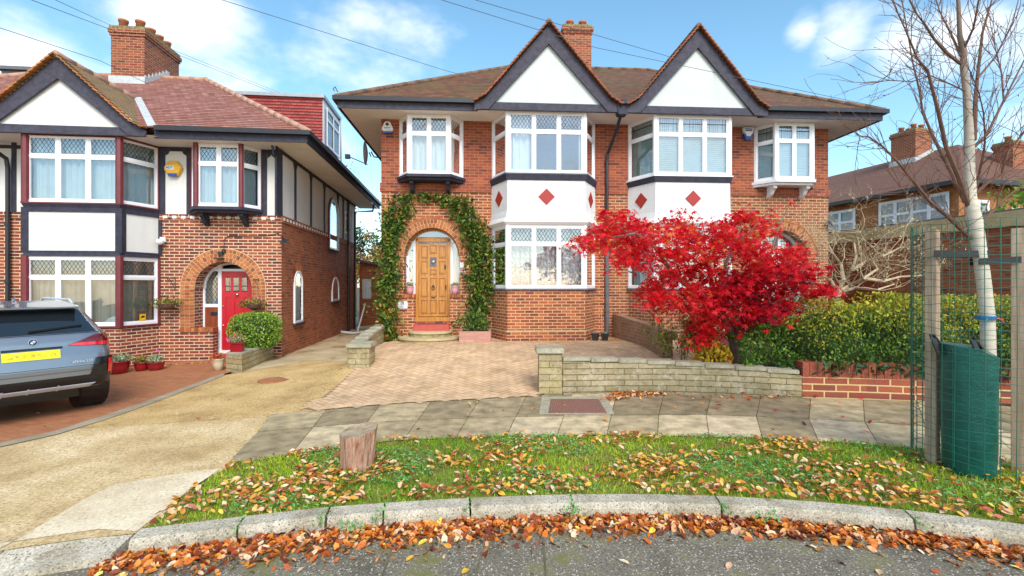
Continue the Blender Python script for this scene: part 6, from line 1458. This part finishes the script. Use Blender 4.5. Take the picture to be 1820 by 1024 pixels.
for (x, y, ang, l) in ((4.07, 4.63, .5, 'left weathered timber stake inside the wire guard, beside the water bag'), (4.72, 4.46, .7, 'right weathered timber stake inside the wire guard, at the frame edge')):
    t = MB(); ca_, sa_ = math.cos(ang)*.045, math.sin(ang)*.045; t.obox((x, y, 1.08), (ca_, sa_, 0), (-sa_, ca_, 0), (.0, 0, 1.18)); tag(t.build('tree_stake', M['stake'], bevel=.004), l, 'stake')
def strapm(p, q, wv, label):
    t = MB(); d = (Vector(q)-Vector(p)).normalized(); nn = Vector((-d.y, d.x, 0)).normalized()
    t.obox((Vector(p)+Vector(q))/2-nn*.05, (Vector(q)-Vector(p))/2, nn*.004, (0, 0, wv/2)); t.obox((Vector(p)+Vector(q))/2+nn*.05, (Vector(q)-Vector(p))/2, nn*.004, (0, 0, wv/2)); return tag(t.build('tree_strap', M['strap']), label, 'strap')
bt_p = W(1741, 450, 4.5)
strapm((4.03, 4.60, 2.03), (bt_p.x+.06, 4.50, 2.02), .065, 'upper black strap tying the birch to the left stake'); strapm((bt_p.x-.05, 4.5, 1.95), (4.77, 4.46, 1.97), .06, 'lower black strap tying the birch to the right stake')
t = thing('knotted_cord', 'blue and pink cord knotted round the birch trunk above the water bag', 'cord', (0, 0, 0)); c = Vector(W(1752, 567, 4.5)); b = MB()
for i in range(3): b.tube([c+Vector((math.cos(k*.5)*.073, math.sin(k*.5)*.073, i*.012)) for k in range(14)], .007, 6)
b.tube([c+Vector((-.05, -.06, .01)), c+Vector((-.09, -.09, -.03)), c+Vector((-.13, -.1, -.05))], .007, 5); b.build('blue_cord', M['rope'], t); b = MB(); b.tube([c+Vector((.03, -.07, .01)), c+Vector((.09, -.06, .0)), c+Vector((.12, -.05, -.03))], .006, 5); b.build('pink_cord', M['rope_r'], t)
t = thing('watering_bag', 'tall dark green plastic watering bag standing in the grass inside the guard', 'watering bag', (4.20, 4.40, 0), 0); b = MB(); n = 48; rows = 14; vs = []
ax, ay = Vector((.7071, -.7071, 0)), Vector((.7071, .7071, 0))
for j in range(rows+1):
    for k in range(n):
        a = 2*math.pi*k/n; ca_, sa_ = math.cos(a), math.sin(a); zt_ = 1.17-.11*max(0, ca_-.35)-.02*ca_; zz_ = zt_*j/rows
        f = (1-.10*(1-j/rows)**3)*(1+.012*math.sin(a*5+j*.5)+.010*math.sin(a*11+j*.9)); q = .200*f*ca_; rr = .165*f*sa_
        v = ax*q+ay*rr; vs.append((v.x, v.y, zz_))
b.add(vs, [(j*n+k, j*n+(k+1) % n, (j+1)*n+(k+1) % n, (j+1)*n+k) for j in range(rows) for k in range(n)]); b.poly(vs[-n:]); b.build('bag', M['bag'], t, smooth=True)
b = MB(); b.tube([Vector((0, 0, 0))+ax*-.1+ay*-.148+Vector((0, 0, .0)), ax*-.1+ay*-.155+Vector((0, 0, 1.15))], .006, 5)
b.build('seam', M['bag'], t)
b = MB(); 
for o_ in (-.19, .08): b = MB(); b.bar(ax*o_+ay*-.11+Vector((0, 0, 1.08)), ax*(o_-.06)+ay*-.06+Vector((0, 0, 1.26)), .05, .012); b.bar(ax*(o_-.06)+ay*-.06+Vector((0, 0, 1.26)), ax*(o_)+ay*.02+Vector((0, 0, 1.15)), .05, .012); b.build('carry_strap', M['strap'], t)
# ================================================================== background trees
random.seed(21)
def bgtree(x, y, h, r, mat, label, n, size=.10, trunk=.12, sparse=.8, nm='garden_tree', zc=None):
    t = thing(nm, label, 'tree', (x, y, g(x, y)-.1)); b = MB(); tips = []; b.tube([(0, 0, 0), (.1, 0, h*.35), (0, .1, h*.6)], [trunk, trunk*.7, trunk*.4], 7)
    for i in range(9): a = i*.7; grow(b, (0, 0, h*(.3+.04*i)), (math.cos(a), math.sin(a), .9), r*.8, trunk*.3, 2, tips=tips)
    b.build('trunk', M['bark'], t); cs_ = []
    zc = zc or h*.68
    for i in range(int(r*18)):
        a = rng.normal(size=3); a /= np.linalg.norm(a); c = np.array((0, 0, zc))+a*np.array((r, r, h-zc))*rng.random()**.4; cs_.append(c+rng.normal(size=(n//int(r*18)+1, 3))*r*.16*sparse)
    leaves('crown', np.concatenate(cs_), size, M[mat], t); return t
bgtree(-11.0, 33.5, 6.6, 1.9, 'darkgreen', 'dark evergreen tree behind the outbuilding, seen between the houses', 3600, .09); bgtree(-8.8, 30.0, 5.2, 1.6, 'autumn', 'orange autumn tree above the outbuilding roof between the houses', 3000, .07)
bgtree(-10.4, 29.0, 9.3, 1.2, 'autumn', 'sparse autumn tree whose top shows beside the red dormer', 700, .06, .07, 1.2, zc=7.6)
bgtree(16.0, 13.2, 4.6, 2.2, 'box', 'bright green shrubbery rising behind the garage roof', 5200, .07, zc=3.2); bgtree(19.5, 14.0, 6.2, 1.9, 'olive', 'olive brown tree between the garage and the corner house', 2400, .07, zc=4.4)
# ================================================================== stump
t = thing('tree_stump', 'short reddish brown log standing upright in the grass verge', 'stump', (-1.46, 4.50, 0), 0); t.rotation_euler = (0, R(3), 0); b = MB(); n = 26; vs = []; rows = 9
for j in range(rows+1):
    for k in range(n):
        a = 2*math.pi*k/n; f = .155*(1-.16*(1-j/rows)+.05*math.sin(a*7+.4*j)+.035*math.sin(a*13)+.03*math.sin(a*3)); top_ = .37+.045*math.cos(a-.6); vs.append((math.cos(a)*f*1.08, math.sin(a)*f, -.03+(top_+.03)*j/rows))
b.add(vs, [(j*n+k, j*n+(k+1) % n, (j+1)*n+(k+1) % n, (j+1)*n+k) for j in range(rows) for k in range(n)]); b.build('bark', M['stump'], t)
b = MB(); c_ = (0, 0, .355); b.add([c_]+vs[-n:], [(0, 1+k, 1+(k+1) % n) for k in range(n)]); b.build('cut_face', M['stumptop'], t)
# ================================================================== grass and litter
def vpoly_sample(n):
    out_ = []; vy = lambda x: np.interp(x, [p[0] for p in V_], [p[1] for p in V_])
    while len(out_) < n:
        x = rng.uniform(-2.75, 6.4); y0 = kY(x)+.0; y1 = float(vy(x)) if x > V_[0][0] else V_[0][1]; y = rng.uniform(y0, y1+.03)
        e1 = px_edge(x, y)
        if e1: out_.append((x, y))
    return np.array(out_)
EL = px2w([(400, 828), (340, 865), (290, 915), (243, 948)])
def px_edge(x, y):
    ex = np.interp(y, [p[1] for p in EL[::-1]], [p[0] for p in EL[::-1]]); return x > ex
NG = 52000; Q2 = vpoly_sample(NG); 
dens = .5+.25*np.sin(Q2[:, 0]*2.3+1)*np.sin(Q2[:, 1]*3.1)+.25*np.sin(Q2[:, 0]*7.1+Q2[:, 1]*5); Q2 = Q2[rng.random(NG) < .25+.8*dens]
h = rng.uniform(.015, .052, len(Q2))*(1+.5*np.clip((Q2[:, 0]-2)/3, 0, 1)); an = rng.random(len(Q2))*2*np.pi; lean = rng.normal(0, .5, (len(Q2), 2)); wv = .0035
zg_ = np.array([g(x, y) for x, y in Q2])
Vb = np.zeros((len(Q2), 5, 3)); dx, dy = np.cos(an)*wv, np.sin(an)*wv
for k, (t_, s_) in enumerate(((0, -1), (0, 1), (.55, .8), (.55, -.8), (1, 0))):
    Vb[:, k, 0] = Q2[:, 0]+dx*s_+lean[:, 0]*h*t_**1.6*.9; Vb[:, k, 1] = Q2[:, 1]+dy*s_+lean[:, 1]*h*t_**1.6*.9; Vb[:, k, 2] = zg_+h*t_*.95
tag(cloud_mesh('grass', Vb, 5, M['grass'], F_=[(0, 1, 2, 3), (3, 2, 4)], rnd=np.clip(rng.normal(.45+.2*np.sin(Q2[:, 0]*1.7), .25), 0, 1)), 'short green grass of the verge', kind='stuff')
Q3 = vpoly_sample(15000); f3 = np.sin(Q3[:, 0]*3.3+.6)+np.sin(Q3[:, 1]*5+Q3[:, 0]*2); near = np.hypot(Q3[:, 0]+1.1, Q3[:, 1]-4.55) < .45; Q3 = Q3[(f3 > .55) | near]
z3 = np.array([g(x, y) for x, y in Q3]); tag(leaves('clover', np.column_stack([Q3, z3+.02+rng.random(len(Q3))*.035]), .014, M['clover'], None, OVAL, .35), 'clover and low weeds in the verge', kind='stuff')
def litter(name, Q, size, mat, zj, label, tilt=.45, zoff=.012):
    z = np.array([g(x, y) for x, y in Q]); P = np.column_stack([Q, z+zoff+zj]); return tag(leaves(name, P, size, M[mat], None, OVAL, tilt, None, .4), label, kind='stuff')
Q4 = vpoly_sample(10500); f4 = .8*np.sin(Q4[:, 0]*4.1+2)+.8*np.sin(Q4[:, 1]*6.7-Q4[:, 0]*2.6)+.6*np.sin(Q4[:, 0]*9.3+Q4[:, 1]*7)+rng.normal(0, .8, len(Q4))+np.clip((4.4-Q4[:, 1]), -.5, .8); Q4 = Q4[f4 > .15]
litter('leaf_litter', Q4, .028, 'litter', rng.random(len(Q4))*.035, 'yellow, tan and brown fallen leaves lying on the grass verge', .38, .026)
n = 5200; x = rng.uniform(-2.75, 7, n); wd_ = np.interp(x, [-2.75, -2.0, -.5, .5, 2, 4, 7], [.22, .34, .36, .26, .24, .34, .5]); d = np.abs(rng.normal(0, .42, n))*wd_+.165; d[rng.random(n) < .02] += .25
Q5 = np.column_stack([x, [kY(v) for v in x]-d]); Q5[:, 1] -= .0
litter('leaf_drift', Q5, .032, 'litter_d', .035*np.exp(-(d-.17)/.12)*rng.random(n), 'drift of orange and brown fallen leaves in the gutter along the kerb', .6, -.102)
Qf = vpoly_sample(5200); litter('leaf_fragments', Qf, .012, 'frag', rng.random(len(Qf))*.02, 'small broken brown leaf fragments in the grass', .5, .015)
nf = 5200; xf = rng.uniform(-2.75, 7, nf); df = np.abs(rng.normal(0, .5, nf))*np.interp(xf, [-2.75, -2.0, -.5, .5, 2, 4, 7], [.22, .34, .36, .26, .24, .34, .5])+.165
litter('leaf_fragments', np.column_stack([xf, [kY(v) for v in xf]-df]), .012, 'frag', .01*rng.random(nf), 'small broken leaf fragments in the gutter', .5, -.106)
Q6 = np.column_stack([rng.uniform(-4, 4, 26), rng.uniform(2.7, 3.35, 26)]); litter('stray_leaves', Q6, .03, 'litter', 0, 'few loose fallen leaves on the asphalt', .15, -.098)
a0 = np.array(gp(1130, 703)[:2]); Q7 = np.concatenate([a0+rng.normal(size=(260, 2))*np.array((.24, .07)), a0+np.array((-.35, -.22))+rng.normal(size=(70, 2))*np.array((.10, .09)), np.array(gp(1340, 708)[:2])+rng.normal(size=(60, 2))*np.array((.5, .04)), np.array(gp(1085, 606)[:2])+rng.normal(size=(60, 2))*np.array((.22, .12)), np.column_stack([rng.uniform(-1.5, 5.8, 45), rng.uniform(5.4, 7.2, 45)])])
litter('leaf_litter', Q7, .028, 'litter_d', rng.random(len(Q7))*.03, 'brown fallen leaves heaped on the pavement against the stone wall', .4, .014)
Q8 = np.concatenate([np.column_stack([np.linspace(-8.9, -6.9, 110)+rng.normal(0, .1, 110), np.linspace(10.5, 11.2, 110)+rng.normal(0, .10, 110)]), np.column_stack([rng.uniform(-9, -2, 30), rng.uniform(6, 10, 30)])]); litter('leaf_litter', Q8, .024, 'litter', 0, 'tan fallen leaves along the foot of the timbered house and on the drives', .3, .014)
mossq = []
for L_ in (B_, M_, V_):
    A = resample(L_, 500); mossq.append(A+rng.normal(size=A.shape)*.010)
for k in range(0, NS*4+1, 4):
    for A, Bq in ((lv, lm), (lm, lb)):
        tt = rng.random((26, 1)); mossq.append(A[k]*(1-tt)+Bq[k]*tt+rng.normal(size=(26, 2))*.007)
Q9 = np.concatenate(mossq); Q9 = Q9[rng.random(len(Q9)) < .55]; z9 = np.array([g(x, y) for x, y in Q9]); tag(leaves('joint_weeds', np.column_stack([Q9, z9+.010]), .010, M['hedge_y'], None, RHOMB, .5), 'moss and tiny weeds in the paving joints', kind='stuff')
Q10 = []
for x0_ in kxs[1:-1]+[-1.15, .45, 1.9]:
    if x0_ in kxs: Q10.append(np.column_stack([rng.normal(x0_, .02, 40), kY(x0_)-rng.uniform(-.02, .24, 40)]))
    else: Q10.append(np.column_stack([rng.normal(x0_, .05, 40), kY(x0_)-rng.uniform(.22, .34, 40)]))
Q10 = np.concatenate(Q10); z10 = np.array([g(x, y) for x, y in Q10]); tag(leaves('kerb_weeds', np.column_stack([Q10, z10-.03+rng.random(len(Q10))*.05]), .014, M['clover'], None, OVAL, .8), 'small green weeds in the kerb joints', kind='stuff')
# red maple leaves, each its own
sh, F_ = MAPLE
first = None
for i, (px, py) in enumerate([(1018, 701), (1205, 703), (1232, 700), (1277, 717), (1320, 700), (1332, 712), (1380, 731), (1275, 728), (1497, 743), (1531, 711), (1605, 754), (1574, 786), (1130, 699), (1440, 722), (1345, 699), (1700, 872), (1540, 776), (1268, 784)]):
    x, y, z = gp(px, py)
    if first is None:
        b = MB(); b.add([(a*.055, c*.055, e*.055) for a, c, e in sh], F_, 0, .6); first = o = b.build('maple_leaf', M['maple'], uv=False)
    else: o = first.copy(); C.objects.link(o)
    o.location = (x, y, z+(.025 if py < 770 else .06)); o.rotation_euler = (random.uniform(-.2, .2), random.uniform(-.2, .2), random.random()*6); s_ = random.uniform(.8, 1.2); o.scale = (s_, s_, s_)
    if py > 770: tag(o, 'red maple leaf lying on the green grass of the verge', 'leaf', 'red maple leaves on the ground')
    else: tag(o, 'single red maple leaf lying on the pavement slabs', 'leaf', 'red maple leaves on the ground')
# road joints
for k, (pa, pb_) in enumerate((((702, 960), (680, 1024)), ((965, 950), (970, 1024)), ((855, 985), (845, 1024)))):
    a = gp(*pa, -.11); c = gp(*pb_, -.11); d = Vector((c[0]-a[0], c[1]-a[1], 0)); c = Vector(a)+d*4; o = zone('road_joint', [(a[0]-.006, a[1]), (a[0]+.006, a[1]), (c.x+.006, c.y), (c.x-.006, c.y)], M['joint'], -.106)
# overhead cables
cabs = [((395, 0, 9.0), (790, 125, 12.6), (1098, 208, 12.2), 'cable running from top left to the party wall of the brick pair'), ((40, -6, 8.0), (310, 95, 14), (490, 166, 20), 'upper cable crossing the sky right of the timbered chimney'),
        ((-60, 30, 7.0), (178, 108, 11.0), (265, 150, 13.2), 'cable reaching the roof of the timbered house'), ((785, 0, 9), (1060, 85, 11.0), (1562, 190, 12.0), 'cable passing over the gables to the far right eaves'), ((845, 0, 9.2), (1180, 98, 13), (1310, 142, 11.3), 'cable above the right-hand gable'), ((90, -4, 9), (190, 42, 14), (560, 190, 26), 'thin cable above the timbered chimney')]
for a, c, e, l in cabs:
    A, B2, E2 = (Vector(W(*p)) for p in (a, c, e)); A0 = A+(A-B2)*1.2; b = MB(); pts = [A0, A, B2, E2]; sm_ = []
    for i in range(3):
        for k in range(5): t_ = k/5; sm_.append(pts[i].lerp(pts[i+1], t_))
    sm_.append(E2); b.tube(sm_, .006, 5); tag(b.build('overhead_cable', M['cable']), l, 'cable', 'overhead cables')
# ================================================================== car
def car():
    O = Vector((-6.42, 6.42, g(-6.6, 6.8)-.0)); f = Vector((-.83, .557, 0)).normalized(); root = thing('parked_car', 'blue-grey SUV parked rear to the street on the red drive, cut by the left edge', 'car', O, math.atan2(f.y, f.x))
    zs_ = [.40, .46, .56, .72, .90, 1.02, 1.10, 1.17, 1.21, 1.34, 1.47, 1.54, 1.595, 1.625, 1.635]
    xr_ = [.14, .05, .01, -.01, .02, .05, .06, .10, .16, .33, .50, .58, .72, .95, 1.4]
    xf_ = [4.30, 4.38, 4.42, 4.43, 4.36, 4.12, 3.5, 3.40, 3.32, 3.05, 2.72, 2.52, 2.3, 2.1, 1.9]
    w_ = [.87, .90, .915, .925, .925, .915, .895, .875, .855, .795, .73, .69, .62, .50, .2]
    n_ = [10, 10, 10, 10, 10, 9, 9, 8, 8, 7, 7, 6, 5.5, 4.5, 3]
    def at(z): return [float(np.interp(z, zs_, a)) for a in (xr_, xf_, w_, n_)]
    def S(y, z, off=0):
        xr, xf, w, n = at(z); y = max(-w*.9995, min(w*.9995, y)); cx, hx = (xr+xf)/2, (xf-xr)/2; x = cx-hx*(max(0, 1-abs(y/w)**n))**(1/n)
        nx = -abs((cx-x)/hx)**(n-1)/hx; ny = math.copysign(abs(y/w)**(n-1), y)/w; nn = Vector((nx, ny, 0)).normalized(); return Vector((x, y, z))+nn*off
    b = MB(); K_ = 64; zz = sorted(set(zs_+list(np.linspace(.4, 1.6, 26))))
    vs = []
    for z in zz:
        xr, xf, w, n = at(z); cx, hx = (xr+xf)/2, (xf-xr)/2
        for k in range(K_):
            a = 2*math.pi*k/K_; ca_, sa_ = math.cos(a), math.sin(a); vs.append((cx+hx*math.copysign(abs(ca_)**(2/n), ca_), w*math.copysign(abs(sa_)**(2/n), sa_), z))
    b.add(vs, [(j*K_+k, j*K_+(k+1) % K_, (j+1)*K_+(k+1) % K_, (j+1)*K_+k) for j in range(len(zz)-1) for k in range(K_)]); b.poly(vs[-K_:]); b.poly(vs[:K_][::-1])
    paint = plain('blue grey metallic paint', (.21, .24, .29), .25, .55, var=.02, coat=1.0); M['paint'] = paint; b.build('body', paint, root, smooth=True)
    dg = plain('privacy glass', (.012, .016, .02), .03, 0, var=.05, coat=1); blk = plain('gloss black trim', (.012, .012, .014), .15, 0); sil = plain('satin silver trim', (.50, .56, .66), .5, .0); redl = plain('red lamp lens', (.80, .01, .02), .12, coat=1); drk = plain('smoked red lens', (.12, .004, .006), .1, coat=1); M['tyre'] = plain('tyre rubber', (.018, .017, .017), .8)
    def patch(name, c4, off, mat, par=root, nu=14, nv=5, th=.004):
        """c4: four (y, z) corners: bottom inner, bottom outer, top outer, top inner"""
        m_ = MB(); vs = []
        for j in range(nv+1):
            for i in range(nu+1):
                u, v = i/nu, j/nv; y = (c4[0][0]*(1-u)+c4[1][0]*u)*(1-v)+(c4[3][0]*(1-u)+c4[2][0]*u)*v; z = (c4[0][1]*(1-u)+c4[1][1]*u)*(1-v)+(c4[3][1]*(1-u)+c4[2][1]*u)*v
                vs.append(S(y, z, off))
        m_.add(vs, [(j*(nu+1)+i, j*(nu+1)+i+1, (j+1)*(nu+1)+i+1, (j+1)*(nu+1)+i) for j in range(nv) for i in range(nu)]); return m_.build(name, mat, par, smooth=True)
    rw = patch('rear_window', [(-.70, 1.205), (.70, 1.205), (.60, 1.52), (-.60, 1.52)], .006, dg, nv=10)
    b = MB(); b.bar(S(.02, 1.245, .03), S(-.55, 1.30, .03), .03, .02); b.build('wiper', blk, rw)
    b = MB(); b.prism([(.62, -.60, 1.56), (.40, -.58, 1.545), (.40, .58, 1.545), (.62, .60, 1.56), (1.0, .5, 1.63), (1.0, -.5, 1.63)], (0, 0, .022)); b.build('roof_spoiler', paint, root, bevel=.006)
    patch('rear_bumper', [(-.905, .60), (.905, .60), (.905, .66), (-.905, .66)], .022, paint, nu=30)
    patch('lower_trim', [(-.88, .42), (.88, .42), (.90, .60), (-.90, .60)], .010, blk, nu=30)
    patch('silver_diffuser', [(-.60, .41), (.60, .41), (.66, .475), (-.66, .475)], .022, sil, nu=20)
    for y in (-.25, .05, .30): patch('diffuser_fin', [(y-.012, .40), (y+.012, .40), (y+.012, .49), (y-.012, .49)], .034, sil, nu=2, nv=2)
    for s in (-1, 1):
        patch('corner_trim', [(s*.58, .60), (s*.86, .54), (s*.87, .84), (s*.66, .84)], .026, blk); rf_ = patch('reflector', [(s*.775, .61), (s*.82, .60), (s*.83, .81), (s*.785, .81)], .036, redl, nu=6)
        tl = patch('tail_light', [(s*.34, 1.03), (s*.90, 1.00), (s*.885, 1.165), (s*.66, 1.165)], .012, drk, nu=18); patch('red_lens', [(s*.36, 1.035), (s*.90, 1.005), (s*.895, 1.06), (s*.45, 1.065)], .016, redl, tl, nu=18); patch('red_lens', [(s*.80, 1.06), (s*.897, 1.06), (s*.885, 1.15), (s*.82, 1.15)], .016, redl, tl, nu=8)
        patch('side_window', [(s*.785, 1.23), (s*.8, 1.23), (s*.74, 1.48), (s*.68, 1.48)], .004, dg)
        b = MB(); b.tube([(.85, s*.60, 1.60), (1.0, s*.60, 1.66), (2.4, s*.60, 1.665), (2.6, s*.59, 1.60)], .016, 8); b.build('roof_rail', sil, root)
        b = MB(); b.lathe((2.95, s*1.0, 1.05), [(.05, 0), (.11, .03), (.12, .10), (.09, .15), (.03, .17)], 12, sx=.7, sy=1.1); b.tube([(2.95, s*.86, 1.08), (2.95, s*.98, 1.08)], .025, 8); b.build('wing_mirror', blk, root, smooth=True)
        for xa_, xb_ in ((.95, 1.85), (1.92, 2.85)):      # side glass, front and rear door
            sg = MB(); gv = []
            for i_ in range(9):
                for j_ in range(5):
                    z_ = 1.225+.265*j_/4; xr__, xf__, w__, n__ = at(z_); x_ = xa_+(xb_-xa_)*i_/8; cx__, hx__ = (xr__+xf__)/2, (xf__-xr__)/2
                    gv.append((x_, s*(w__*(max(0, 1-abs((x_-cx__)/hx__)**n__))**(1/n__)+.006), z_))
            sg.add(gv, [(i_*5+j_, i_*5+5+j_, i_*5+6+j_, i_*5+1+j_) for i_ in range(8) for j_ in range(4)]); sg.build('side_window', dg, root, smooth=True)
        for x in (.80, 3.55):
            w = MB(); n = 32; vs = []
            for j, (r_, yy_) in enumerate(((.20, .91), (.23, .938), (.33, .938), (.350, .92), (.352, .80), (.350, .70), (.33, .685))):
                for k in range(n): a = 2*math.pi*k/n; vs.append((x+math.cos(a)*r_, s*yy_, .352+math.sin(a)*r_))
            w.add(vs, [(j*n+k, j*n+(k+1) % n, (j+1)*n+(k+1) % n, (j+1)*n+k) for j in range(6) for k in range(n)]); w.poly(vs[-n:]); wo = w.build('wheel', M['tyre'], root, smooth=True)
            w = MB()
            for k in range(10): a = 2*math.pi*k/10; w.bar((x, s*.925, .352), (x+math.cos(a)*.22, s*.925, .352+math.sin(a)*.22), .035, .02, (0, 1, 0))
            w.build('rim', sil, wo)
            w = MB(); w.tube([(x, s*.60, .40), (x, s*.932, .40)], .39, 24); w.build('wheel_arch', blk, root)
    pm = patch('number_plate', [(-.27, .875), (.30, .875), (.30, .99), (-.27, .99)], .014, plain('yellow plate', (.80, .68, .01), .4, var=.0))
    # the characters are unreadable smears in the picture
    for i, y in enumerate((-.20, -.13, -.06, .01, .09, .16, .22)): patch('lettering', [(y-.03, .905), (y+.03, .905), (y+.022, .96), (y-.022, .96)], .0155, M['smear'] if 'smear' in M else M.setdefault('smear', plain('olive smear', (.62, .54, .02), .6, var=.5, nscale=30)), pm, nu=2, nv=1)
    c = S(0, 1.11, .012); b = MB(); b.tube([c, c+Vector((-.008, 0, 0))], .045, 24); em = b.build('emblem', sil, root); b = MB(); b.tube([c+Vector((-.008, 0, 0)), c+Vector((-.010, 0, 0))], .040, 24); b.build('emblem_ring', blk, em)
    for q in range(4):
        b = MB(); a0 = q*math.pi/2; b.poly([c+Vector((-.0115, 0, 0))]+[c+Vector((-.0115, -math.cos(a0+i*math.pi/16)*.026, math.sin(a0+i*math.pi/16)*.026)) for i in range(9)]); b.build('emblem_quarter', M['plate'] if q % 2 == 0 else M['blue_l'] if 'blue_l' in M else M.setdefault('blue_l', plain('light blue enamel', (.05, .25, .55), .3)), em)
    tx = text('lettering', 'xDrive 23d', .05, sil, S(-.50, .80, .020), (R(90), 0, R(-84)), root)
    patch('tailgate_seam', [(-.80, .735), (.80, .735), (.80, .742), (-.80, .742)], .0025, blk, nu=30, nv=1); patch('tailgate_seam', [(-.78, 1.19), (.78, 1.19), (.78, 1.197), (-.78, 1.197)], .0025, blk, nu=30, nv=1)
    patch('handle_recess', [(-.30, 1.00), (.30, 1.00), (.30, 1.03), (-.30, 1.03)], .004, blk, nu=12, nv=1)
    b = MB(); b.prism([(1.0, -.01, 1.625), (1.25, -.01, 1.625), (1.06, -.01, 1.70)], (0, .02, 0)); b.build('antenna', paint, root)
    b = MB(); b.box(.5, 4.0, -.7, .7, .22, .41); b.build('underbody', blk, root)
car()
